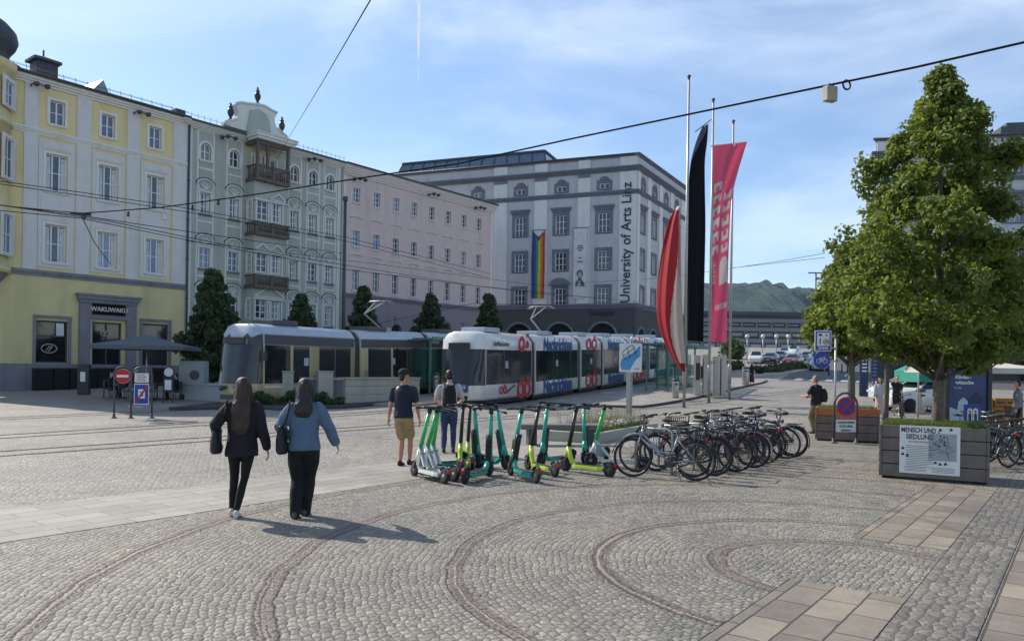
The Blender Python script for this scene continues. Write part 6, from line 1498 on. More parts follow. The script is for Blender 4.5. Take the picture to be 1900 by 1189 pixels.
def leaves(rng, C_, R_, per, size, up=.35):
    """C_: cluster centres (n,3); R_: cluster radius; makes folded four-point leaves"""
    n = len(C_)*per; c = np.repeat(C_, per, 0)
    d = rng.normal(size=(n, 3)); d /= np.linalg.norm(d, axis=1)[:, None]; rad = R_*rng.random(n)**.45
    p = c+d*rad[:, None]*np.array([1, 1, .75]); sz = size*(.6+.8*rng.random(n))
    nr = d*.7+rng.normal(size=(n, 3))*.55+np.array([0, 0, up]); nr /= np.linalg.norm(nr, axis=1)[:, None]
    t = rng.normal(size=(n, 3)); t -= nr*(t*nr).sum(1)[:, None]; t /= np.linalg.norm(t, axis=1)[:, None]; b = np.cross(nr, t)
    t *= sz[:, None]; b *= sz[:, None]
    v = np.stack([p-t*.6, p+b*.42+nr*sz[:, None]*.1, p+t*.6-nr*sz[:, None]*.1, p-b*.42+nr*sz[:, None]*.1], 1).reshape(-1, 3)
    return v
def leaf_mesh(name, v, mat):
    n = len(v)//4; me = bpy.data.meshes.new(name); me.vertices.add(len(v)); me.vertices.foreach_set('co', v.ravel().astype(np.float32))
    me.loops.add(len(v)); me.loops.foreach_set('vertex_index', np.arange(len(v), dtype=np.int32)); me.polygons.add(n)
    me.polygons.foreach_set('loop_start', np.arange(n, dtype=np.int32)*4); me.polygons.foreach_set('loop_total', np.full(n, 4, dtype=np.int32)); me.materials.append(mat); me.update(); me.validate(); return me
def tree(base, prof, label, seed=1, leafm=None, bark=None, leaf=.1, clusters=330, per=75, crad=.3, trunk_r=.1, lean=0, grp=None, z0_trunk=0.0, name='street_tree', gap=.0, sticks=26, depthk=1.0):
    """prof: list of (z, left half width, right half width) in metres above base"""
    rng = np.random.default_rng(seed); rr = random.Random(seed)
    r = empty(name, base, 0, label, 'tree', grp)
    zs = [p[0] for p in prof]; W = lambda z, s: np.interp(z, zs, [p[1 if s < 0 else 2] for p in prof])
    zb, zt = zs[0], zs[-1]; C_ = []
    # lobes: boughs that end in masses of clusters
    lob = []
    nl = 52
    for i in range(nl):
        z = zb+(zt-zb)*(1-(1-(i+.5)/nl)**.8); a = i*2.399+rr.uniform(-.3, .3); w_ = W(z, math.cos(a))
        k = rr.uniform(.6, 1.04 if leafm is None else 1.3); lob.append((Vector((math.cos(a)*w_*k, math.sin(a)*w_*k*depthk, z)), max(.1, w_*.3*rr.uniform(.6, 1.3))))
    lob.append((Vector((0, 0, zt-.25)), .2)); lob.append((Vector((0.02, 0, zt-.6)), .28))
    while len(C_) < clusters:
        if rng.random() < .7:
            c, q = lob[int(rng.integers(len(lob)))]; d = rng.normal(size=3); d /= np.linalg.norm(d); p = np.array(c)+d*q*(rng.random()**.5)*np.array([1, 1, .75])
        else:
            z = zb+(zt-zb)*rng.random()**1.1; a = rng.random()*2*PI; w_ = W(z, math.cos(a))*math.sqrt(rng.random())*.9; p = np.array([math.cos(a)*w_, math.sin(a)*w_*depthk, z])
        if p[2] < zb-.25: continue
        C_.append(p)
    C_ = np.array(C_); link('crown', leaf_mesh('crown', leaves(rng, C_, crad, per, leaf), leafm or L_LIME), r)
    tb = MB(); H = zt
    tp = [(math.sin(z*1.3)*.03+lean*z/H, math.cos(z*1.1)*.03-.03, z) for z in [z0_trunk+(H*.93-z0_trunk)*i/12 for i in range(13)]]
    tb.tube(tp, [trunk_r*(1.25 if i == 0 else 1.0)*(1-.9*max(0, i-2)/10.2) for i in range(13)], 10); tb.build('trunk', bark or M_BARK, r)
    br = MB()
    for i, (c, q) in enumerate(lob[:sticks]):
        z1 = max(zb*.75 if zb > .5 else .3, c.z-abs(c.x)*.55-abs(c.y)*.3-.2); z1 = min(z1, c.z); st = Vector((lean*z1/H, 0, z1)); md = st.lerp(c, .5)+Vector((0, 0, -.06)); br.tube([st, md, c], [trunk_r*.38, trunk_r*.24, trunk_r*.08], 5)
    br.build('limbs', bark or M_BARK, r)
    return r
# the big lime tree in the near planter
tc_ = Vector((D(1738, 770, 13.75).x, 13.75, 0)); sc_ = 13.75/F_PX
def tz(y): return up_at(1738, y, tc_)
prof = [(tz(y), a*sc_, b*sc_) for y, a, b in ((676, 25, 70), (652, 100, 125), (612, 178, 150), (560, 190, 152), (500, 185, 150), (455, 178, 146), (400, 142, 132), (350, 148, 120), (300, 120, 106), (255, 82, 88), (210, 42, 46), (170, 24, 20), (136, 2, 3))]
tree(Vector((tc_.x, tc_.y, PH-.12)), [(z-PH+.12, a, b) for z, a, b in prof], 'tall conical lime tree growing in the near planter box', seed=4, clusters=1150, per=58, leaf=.074, crad=.21, trunk_r=.095, z0_trunk=-.2, sticks=32)
# second and third trees behind on the right
t2 = Vector((D(1577, 740, 23.8).x, 23.8, 0)); s2 = 23.8/F_PX; T2 = lambda y: up_at(1577, y, t2)
tree(t2, [(T2(y), a*s2, b*s2) for y, a, b in ((655, 30, 40), (630, 78, 80), (590, 90, 90), (560, 70, 90), (520, 38, 80), (490, 22, 60), (465, 8, 30), (450, 2, 8))], 'smaller yellow green tree rising behind the farther planter', seed=9, clusters=330, per=60, leaf=.12, crad=.36, trunk_r=.12)
t3 = Vector((D(1643, 740, 30).x, 30, 0)); s3 = 30/F_PX; T3 = lambda y: up_at(1643, y, t3)
tree(t3, [(T3(y), a*s3, b*s3) for y, a, b in ((662, 30, 30), (640, 55, 60), (600, 60, 70), (540, 50, 60), (480, 30, 40), (430, 5, 5))], 'slim tree behind the couple, left of the big lime tree', seed=12, clusters=150, per=60, leaf=.15, crad=.5, trunk_r=.1)
t4 = Vector((D(1787, 740, 24).x, 24, 0)); s4 = 24/F_PX; T4 = lambda y: up_at(1787, y, t4)
tree(t4, [(T4(y), a*s4, b*s4) for y, a, b in ((672, 40, 40), (650, 85, 90), (610, 95, 100), (560, 90, 95), (500, 70, 75), (440, 30, 30), (400, 5, 5))], 'dark leafed tree behind the poster case and the parasol', seed=15, clusters=220, per=60, leaf=.13, crad=.42, trunk_r=.12)
# five conical trees before the facades
for i, (px, yt, yb, hw, off) in enumerate(((397, 505, 690, 46, -8.5), (560, 548, 660, 31, -7.5), (675, 537, 660, 36, -7.5), (800, 550, 660, 33, -7.5), (908, 549, 660, 30, -7.5))):
    s_, zt_ = ROW.px(px, yt, off); b_ = ROW.w(s_, off); b_.z = g(b_.y); zt_ = up_at(px, yt, b_); k = b_.y/F_PX*hw
    prof = [(zt_*q, k*w_, k*w_) for q, w_ in ((.12, .6), (.2, .95), (.35, 1.0), (.5, .85), (.65, .68), (.8, .42), (.92, .2), (1.0, .03))]
    tree(b_, prof, ('largest dark conical tree, before the green house beside the grey parasol', 'small dark conical tree before the right half of the green house', 'dark conical tree at the left end of the pink house', 'dark conical tree before the middle of the pink house', 'dark conical tree at the far end of the pink house')[i], seed=20+i, leafm=L_DARK, bark=M_BARKD, clusters=420 if i == 0 else 200, per=42, leaf=.2 if i == 0 else .24, crad=.38, trunk_r=.12, grp='conical trees before the facades', sticks=10)
def blades(name, poly_fn, n, hmin, hmax, wid, mat, label, cat, seed=2, kind='stuff', base=None, parent=None, lean=.35):
    rng = np.random.default_rng(seed); P = np.array([poly_fn(rng) for _ in range(n)]); a = rng.random(n)*2*PI; h = hmin+(hmax-hmin)*rng.random(n)
    t = np.stack([np.cos(a), np.sin(a), 0*a], 1)*wid; l = rng.normal(size=(n, 3))*lean*h[:, None]; l[:, 2] = h
    v = np.stack([P-t, P+t, P+l*.6+t*.7, P+l], 1).reshape(-1, 3); o = link(name, leaf_mesh(name, v, mat), parent)
    if parent is None: tag(o, label, cat, kind=kind)
    else: o['kind'] = 'stuff'
    return o
def quadfn(a, b, c, d, zoff):
    def f(rng):
        u, v = rng.random(), rng.random(); p = (Vector(a)*(1-u)+Vector(b)*u)*(1-v)+(Vector(d)*(1-u)+Vector(c)*u)*v; return (p.x, p.y, g(p.y)+zoff)
    return f
q = lambda x, y: (Matrix.Translation(pl1.location) @ Matrix.Rotation(pl1.rotation_euler.z, 4, 'Z')) @ Vector((x, y, 0))
blades('grass', quadfn(q(.08, .08), q(PL1-.08, .08), q(PL1-.08, 1.17), q(.08, 1.17), PH-.1), 15000, .08, .2, .006, L_GRASS, 'bright green grass filling the near planter box', 'grass')
q2 = lambda x, y: (Matrix.Translation(pl2.location) @ Matrix.Rotation(pl2.rotation_euler.z, 4, 'Z')) @ Vector((x, y, 0))
blades('weeds', quadfn(q2(.08, .08), q2(PL2-.08, .08), q2(PL2-.08, 1.1), q2(.08, 1.1), PH2-.12), 1800, .06, .22, .008, L_GRASS, 'sparse weeds in the farther planter box', 'weeds', seed=5)
# shrub strip before the tram parapet
rng = np.random.default_rng(31)
def bush(name, a, b, wd, h, n, label, mat=None, leaf=.09, per=60, cr=.2):
    d_ = b-a; nn = Vector((-d_.y, d_.x, 0)).normalized(); C_ = []
    for i in range(n):
        u = rng.random(); k = rng.random()*wd; p = a+d_*u+nn*k; C_.append((p.x, p.y, g(p.y)+.1+h*(.35+.65*rng.random())*(.6+.4*math.sin(u*19))))
    C_ = np.array(C_); o0 = np.array([a.x, a.y, g(a.y)]); o = link(name, leaf_mesh(name, leaves(rng, C_-o0, cr, per, leaf), mat or L_DARK), None, o0); tag(o, label, 'shrubs', kind='stuff'); return o
bush('shrubs', G(472, 757), G(638, 756), .55, .5, 90, 'low dark shrubs growing before the grey panelled parapet', leaf=.12)
bush('hedge', G(1432, 694), G(1508, 683), 2.2, .5, 130, 'dark low hedge strip on the traffic island', leaf=.2, cr=.45)
bush('hedge', G(1345, 690), G(1385, 684), 2, .8, 60, 'dark shrubs beyond the platform left of the walking woman', leaf=.2, cr=.5)
bush('hedge', D(1352, 660, 115), D(1378, 660, 115), 3, 2.6, 50, 'rounded green bush at the far left of the parked cars', leaf=.4, cr=1.2)
slab('traffic_island', [G(1400, 701), G(1445, 697), G(1512, 686), G(1500, 677), G(1440, 685)], .12, M_PLAT, M_KERB)
# flower bed behind the scooters with its low kerb wall
fa, fb = G(1118, 822), G(1196, 806); fa.z = fb.z = 0; dv = fb-fa; rz = math.atan2(dv.y, dv.x); FL = dv.length+1.2
r = empty('flower_bed', fa, rz, 'low kerbed bed of white flowers and tall grass between the scooters and bicycles', 'flower bed')
MB().box(-.3, FL, 0, .14, 0, .26).box(-.3, -.16, .14, 1.5, 0, .26).box(FL-.14, FL, .14, 1.5, 0, .26).box(-.16, FL-.14, 1.36, 1.5, 0, .26).build('kerb', M_STONE, r, bevel=.015)
MB().box(-.16, FL-.14, .14, 1.36, 0, .2).build('soil', pm('soil', (.05, .045, .035), .95), r)
f = lambda rng: (-.1+rng.random()*(FL-.1), .2+rng.random()*1.1, .2)
blades('foliage', f, 2600, .06, .3, .012, L_GRASS, '', '', seed=6, parent=r); blades('tall_grass', f, 700, .35, .75, .004, leaf_mat('straw', (.10, .11, .05), (.2, .19, .1), (.22, .2, .1)), '', '', seed=7, parent=r, lean=.2)
rng = np.random.default_rng(8); C_ = np.array([(-.1+rng.random()*(FL-.1), .15+abs(rng.normal())*.3, .36+rng.random()*.1) for _ in range(170)])
fm = pm('white_petals', (.68, .64, .56), .7, var=.15); o = link('flowers', leaf_mesh('flowers', leaves(rng, C_, .035, 9, .05), fm), r); o['kind'] = 'stuff'
# grey bench behind the scooters
b_ = G(1045, 835); b_.z = 0; r = empty('stone_bench', Vector((b_.x, b_.y+1.2, 0)), R(8), 'dark stone bench half hidden behind the lime and teal scooters', 'bench')
MB().box(-1.0, 1.0, -.25, .25, .38, .5).build('seat', pm('bench_stone', '#6b6a66', .8, var=.1), r, bevel=.02)
for x in (-.8, .6): MB().box(x, x+.2, -.2, .2, 0, .38).build('leg', M_DGREY, r)
# ------------------------------------------------------------------ cars
M_TYRE = pm('tyre_rubber', (.018, .018, .019), .85, var=.2, scale=20)
M_RIMC = pm('alloy', (.45, .45, .46), .35, metal=.8, var=.05)
def car(p, heading, label, col='#d8d8d6', kind='hatch', grp='parked cars', s=1.0):
    r = empty('parked_car', p, heading, label, 'car', grp); body = pm('paint_'+col.strip('#'), col, .3, var=.03, coat=.8)
    X = [0, .12, .5, 1.1, 1.25, 2.0, 2.9, 3.6, 4.05, 4.25, 4.32]
    if kind == 'suv': zt = [.66, .82, .98, 1.06, 1.16, 1.66, 1.7, 1.66, 1.55, 1.1, .7]
    elif kind == 'van': zt = [.7, .95, 1.2, 1.4, 1.55, 1.98, 2.02, 2.0, 1.95, 1.9, .7]
    else: zt = [.6, .74, .86, .95, 1.02, 1.42, 1.46, 1.40, 1.2, .98, .6]
    hz = [.6, .74, .86, .93, .95, .97, 1.0, 1.02, 1.02, .96, .6]
    if kind != 'hatch': hz = [z*1.12 for z in hz]
    hz = [min(a, b) for a, b in zip(hz, zt)]
    w_ = [.62, .78, .86, .89, .9, .9, .9, .9, .87, .8, .7]; rings = []; 
    for i, x in enumerate(X):
        wt = w_[i]*(.93 if zt[i]-hz[i] < .1 else .74); W = w_[i]; zb = .3 if 0 < i < 10 else .4
        h = [(W*.9, zb-.08), (W, zb+.1), (W*1.0, (hz[i]+zb)/2+.05), (W*.97, hz[i]), (wt, zt[i]-.05 if zt[i]-hz[i] > .1 else zt[i]), (wt*.8, zt[i]+.0 if zt[i]-hz[i] <= .1 else zt[i])]
        rings.append([Vector((x, y, z)) for y, z in h]+[Vector((x, -y, z)) for y, z in reversed(h)])
    MB().loft(rings).build('body', body, r)
    gl = MB()
    for sgn in (1, -1):
        a = []
        for i in range(4, 9):
            W = w_[i]; wt = W*(.93 if zt[i]-hz[i] < .1 else .74); k = lambda u: Vector((X[i], sgn*(W*.97*(1-u)+wt*u+.006), hz[i]*(1-u)+(zt[i]-.05)*u))
            a.append((k(.08), k(.9)))
        for i in range(len(a)-1): gl.add([a[i][0], a[i+1][0], a[i+1][1], a[i][1]], [(0, 1, 2, 3)])
    for i0, i1 in ((4, 5), (8, 9)) if kind != 'hatch' else ((4, 5), (7, 9)):
        def tp(i, y): return Vector((X[i], y*w_[i]*(.93 if zt[i]-hz[i] < .1 else .74)*.8, zt[i]+.008))
        a, b = tp(i0, 1), tp(i0, -1); c, d = tp(i1, -1), tp(i1, 1); o_ = Vector((-.012 if i0 == 4 else .012, 0, .006)); gl.add([q+o_ for q in (a, b, c, d)], [(0, 1, 2, 3)])
    gl.build('glazing', M_TGLASS, r)['kind'] = 'stuff' if False else 'thing'
    for x in (.78, 3.4):
        for y in (-.84, .84):
            w = MB().lathe([(.2, -.1), (.31, -.1), (.33, -.05), (.33, .05), (.31, .1), (.2, .1)], (x, y, .33), 18, 0, 'y').build('wheel', M_TYRE, r)
            MB().lathe([(.001, -.09), (.2, -.08), (.21, 0), (.2, .08), (.001, .09)], (x, y, .33), 12, 0, 'y').build('rim', M_RIMC, w)
    for y in (-.62, .62):
        MB().box(-.0, .16, y-.15, y+.15, .62, .74).build('headlight', pm('lamp_glass', (.6, .62, .65), .15), r); MB().box(4.22, 4.33, y-.15, y+.15, .78, .95).build('tail_light', pm('tail_red', '#7a1014', .3), r)
        MB().box(1.35, 1.5, y*1.48-.1, y*1.48+.1, .98, 1.1).build('wing_mirror', body, r)
    MB().box(-.02, .02, -.26, .26, .42, .52).build('number_plate', M_SIGNW, r); MB().box(.02, .2, -.45, .45, .5, .62).build('grille', M_BLACK, r)
    return r
def at(px, py, d): p = D(px, py, d); return Vector((p.x, d, g(d)))
h0 = math.atan2(.87, .49)
car(at(1400, 664, 100), h0+.1, 'white car facing the camera, leftmost of the far row of cars', '#c9cacb', 'suv')
car(at(1424, 664, 103), h0, 'dark grey car right of the white one in the far row', '#2c3036')
car(at(1443, 663, 112), h0, 'dark blue car in the middle of the far row', '#20242c')
car(at(1463, 663, 98), h0-.1, 'dark red car in the far row, nearest the camera', '#6a1c20')
car(at(1468, 655, 125), h0, 'tall white van behind the red car', '#d0d2d4', 'van')
car(at(1452, 655, 135), h0, 'silver car glimpsed behind the dark blue one', '#8d9296')
car(at(1494, 660, 112), h0, 'black car right of the red one in the far row', '#181a1d')
car(at(1508, 658, 122), h0, 'pale green grey car at the right end of the far row', '#7d8a86')
car(at(1522, 668, 84), h0+.3, 'pale turquoise van half hidden behind the zone sign', '#9fb2b4', 'van')
a_ = at(1640, 730, 37.5); car(a_, R(8), 'white estate car parked side on behind the bus stop sign', '#c8c8c4', 'suv')
a_ = at(1624, 722, 43); car(a_, R(10), 'second white car peeking out behind the white estate car', '#c4c6c6', 'suv')
# ------------------------------------------------------------------ bicycles
M_RIMB = pm('dark_rim', (.12, .12, .125), .4, metal=.6)
M_SPOKE = pm('spoke_steel', (.2, .2, .2), .35, metal=.9)
M_SADDLE = pm('black_saddle', (.02, .02, .02), .6)
def cyl_ring(mb, c, R_, r_, n=28, m=6): mb.tube([(c[0]+R_*math.cos(2*PI*i/n), c[1], c[2]+R_*math.sin(2*PI*i/n)) for i in range(n)], r_, m, closed=True)
def make_bike(col, step=False, basket=False, rack=True, fat=.018, label='', mud='#222222'):
    r = empty('bicycle', (0, 0, 0), 0, label, 'bicycle', 'bicycles parked at the racks'); fm = pm('bike_'+col.strip('#'), col, .35, var=.06, metal=.2, coat=.5); RW = .335
    def P(x, z, y=0): return (x, y, z)
    for x, nm in ((0, 'rear'), (1.06, 'front')):
        t = MB(); cyl_ring(t, (x, 0, RW), RW-.018, fat); w = t.build('wheel', M_TYRE, r)
        k = MB(); cyl_ring(k, (x, 0, RW), RW-.04, .01, 28, 5); k.build('rim', M_RIMB, w)
        k = MB()
        for i in range(14): a = 2*PI*i/14; k.bar((x, .02*(1 if i % 2 else -1), RW), (x+(RW-.045)*math.cos(a), 0, RW+(RW-.045)*math.sin(a)), .0035)
        k.lathe([(.001, -.04), (.022, -.04), (.022, .04), (.001, .04)], (x, 0, RW), 8, 0, 'y'); k.build('spokes', M_SPOKE, w)
    f = MB(); bb = P(.44, .29); hb, ht = P(.93, .68), P(.885, .84); st = P(.29, .74)
    f.tube([bb, hb], .02, 8)
    if step: f.tube([P(.40, .42), P(.62, .46), P(.9, .76)], .018, 8)
    else: f.tube([P(.30, .70), P(.895, .80)], .017, 8)
    f.tube([bb, st], .017, 8); f.tube([hb, ht], .024, 8)
    for y in (-.05, .05): f.tube([bb, P(0, RW, y)], .01, 6); f.tube([P(.31, .68), P(0, RW, y)], .009, 6)
    f.build('frame', fm, r)
    k = MB()
    for y in (-.045, .045): k.tube([P(.935, .68, y*.6), P(.97, .56, y), P(1.06, RW, y)], .011, 6)
    k.tube([P(.94, .66), P(.93, .7)], .02, 6); k.build('fork', fm, r)
    k = MB(); k.tube([st, P(.26, .88)], .013, 8); k.build('seat_post', M_SPOKE, r)
    k = MB(); k.loft([k.ering((x, 0, z), w, h, 10, (0, 1, 0), (0, 0, 1)) for x, z, w, h in ((.1, .93, .02, .02), (.13, .935, .085, .03), (.2, .93, .08, .03), (.3, .92, .03, .022), (.4, .92, .018, .015))]); k.build('saddle', M_SADDLE, r)
    k = MB(); k.tube([P(.885, .84), P(.87, .98), P(.92, 1.0)], .013, 8)
    k.tube([P(.78, 1.04, -.29), P(.9, 1.03, -.2), P(.93, 1.0, -.06), P(.93, 1.0, .06), P(.9, 1.03, .2), P(.78, 1.04, .29)], .011, 8); hbr = k.build('handlebar', M_SPOKE if col > '#6' else M_BLACK, r)
    for y in (-.26, .26): MB().tube([P(.78, 1.04, y*1.13), P(.88, 1.032, y*.85)], .018, 8).build('grip', M_SADDLE, hbr); MB().tube([P(.9, 1.02, y*.8), P(.98, .99, y*.95)], .006, 5).build('brake_lever', M_BLACK, hbr)
    for x, a0, a1 in ((0, 20, 200), (1.06, 10, 130)):
        k = MB(); k.tube([(x+(RW+.025)*math.cos(R(a0+(a1-a0)*i/14)), 0, RW+(RW+.025)*math.sin(R(a0+(a1-a0)*i/14))) for i in range(15)], .024, 5, flat=.35); k.build('mudguard', pm('mud_'+mud.strip('#'), mud, .4, metal=.3), r)
    if rack:
        k = MB()
        for y in (-.06, .06): k.tube([P(.26, .72, y), P(-.2, .73, y)], .007, 5); k.tube([P(-.05, .73, y), P(0, RW, y*1.1)], .006, 5)
        for x in (-.2, -.05, .1): k.tube([P(x, .73, -.06), P(x, .73, .06)], .006, 5)
        k.build('rear_rack', M_BLACK, r); MB().box(-.24, -.2, -.035, .035, .62, .67).build('reflector', pm('reflector_red', '#a01818', .3), r)
    k = MB(); k.lathe([(.06, -.01), (.1, -.008), (.1, .0), (.06, .002)], (.44, -.07, .29), 18, 0, 'y'); k.bar((.44, -.085, .29), (.52, -.085, .15), .02, .014); k.box(.47, .57, -.16, -.09, .135, .155); k.tube([(.44, -.08, .29), (.44, .09, .29)], .012, 6); k.bar((.44, .085, .29), (.36, .085, .43), .02, .014); k.box(.31, .41, .09, .16, .42, .44); k.build('crank', M_DGREY, r)
    MB().tube([P(.44, .385, -.07), P(0, .37, -.06)], .006, 4).tube([P(.44, .195, -.07), P(0, .30, -.06)], .006, 4).build('chain', M_DGREY, r)
    MB().tube([P(.3, .28, .05), P(.22, .02, .16)], .009, 5).build('kickstand', M_SPOKE, r)
    MB().lathe([(.001, -.03), (.035, -.02), (.04, .03), (.001, .04)], (.99, 0, .8), 10, 0, 'x').build('headlamp', M_DGREY, r)
    if basket:
        k = MB(); k.box(1.0-.02, 1.26, -.17, .17, .72, .74)
        for z in (.8, .87, .95): k.tube([(1.0, -.17, z), (1.27, -.18, z), (1.27, .18, z), (1.0, .17, z)], .006, 4, closed=True)
        for i in range(8): k.bar((1.0+.27*i/7, -.17, .73), (1.0+.27*i/7, -.18, .95), .006).bar((1.0+.27*i/7, .17, .73), (1.0+.27*i/7, .18, .95), .006).bar((1.26, -.17+.34*i/7, .73), (1.27, -.17+.34*i/7, .95), .006)
        k.build('basket', M_BLACK, r)
    return r
bk = [make_bike('#8e9399', step=True, mud='#1c1c1c'), make_bike('#1c1d20', mud='#1c1c1c'), make_bike('#22262e', basket=True), make_bike('#6d7075', mud='#9a9c9e'), make_bike('#7a1c26', step=True), make_bike('#23304f', rack=False)]
order = [(0, None), (3, None), (1, None), (4, None), (2, None), (1, None), (3, None), (1, None), (5, None), (1, None), (2, None), (3, None), (1, None), (5, None)]
labs = ['silver grey step through bicycle, nearest and leftmost at the racks', 'grey bicycle second from the left, beside the silver step through one', 'black bicycle with a saddle bag look, third from the left at the racks', 'dark red step through bicycle among the black ones', 'black bicycle with a wire front basket, fifth from the left', 'black bicycle sixth from the left at the racks', 'grey bicycle with a pale rear mudguard in the middle of the row', 'black bicycle eighth from the left at the racks', 'dark blue bicycle without a rack, ninth from the left', 'black bicycle tenth from the left at the racks', 'black bicycle with a basket near the right end of the row', 'grey bicycle with pale mudguards near the right end', 'black bicycle second from the right end of the row', 'dark blue bicycle at the right end of the row by the standing man']
used = set(); A_, B_ = G(1290, 893), G(1484, 846); A_.z = B_.z = 0
rb = random.Random(5)
for i, (k, _) in enumerate(order):
    o = bk[k] if k not in used else copy_tree(bk[k]); used.add(k)
    u = i/(len(order)-1); p = A_.lerp(B_, u); o['label'] = labs[i]
    hd = math.atan2(.60, -.80)+R(rb.uniform(-7, 7))+(R(14) if i == 0 else 0)
    if i in (2, 5, 8, 11): # parked the other way round
        p = p+Vector((math.cos(hd), math.sin(hd), 0))*1.1; hd += PI
    elif i: p = p+Vector((math.cos(hd), math.sin(hd), 0))*rb.uniform(-.05, .25)
    o.location = (p.x, p.y, 0); o.rotation_euler = (R(rb.uniform(-5, 5))*.6, 0, hd)
for i in range(6):    # steel hoops of the racks
    p = A_.lerp(B_, (i+.4)/6)+Vector((-.8, .6, 0))*.95; r = empty('bicycle_stand', p, math.atan2(.6, -.8), 'grey steel hoop of the bicycle racks, number %s from the left' % ('one', 'two', 'three', 'four', 'five', 'six')[i], 'bicycle rack', 'hoops of the bicycle racks')
    MB().tube([(-.35, 0, 0), (-.35, 0, .72), (-.28, 0, .8), (.28, 0, .8), (.35, 0, .72), (.35, 0, 0)], .024, 8).build('hoop', M_GALV, r)
for i, (px, d_, hd, k) in enumerate(((1872, 15.4, 200, 1), (1893, 15.9, 195, 3), (1912, 16.3, 190, 2), (1862, 17.2, 205, 5), (1888, 17.6, 190, 1))):
    o = copy_tree(bk[k]); p = D(px, 800, d_); o.location = (p.x, p.y, 0); o.rotation_euler = (0, 0, R(hd)); o['group'] = 'bicycles at the right edge'
    o['label'] = ('black bicycle at the right edge, nearest the near planter', 'grey bicycle at the right picture edge', 'black bicycle with a basket cut by the right picture edge', 'dark blue bicycle behind the near planter at the right edge', 'black bicycle behind the others at the right edge')[i]
# one bicycle standing before the poster case
o = copy_tree(bk[3]); p = D(1770, 790, 17.4); o.location = (p.x-.1, p.y, 0); o.rotation_euler = (0, 0, R(10)); o['label'] = 'grey bicycle leaning before the blue poster case'; o['group'] = 'bicycles at the right edge'
o = copy_tree(bk[1]); p = D(1672, 760, 30); o.location = (p.x, p.y, 0); o.rotation_euler = (0, 0, R(60)); o['label'] = 'black bicycle right of the man shading his eyes, before the white car'; o['group'] = 'bicycles at the right edge'
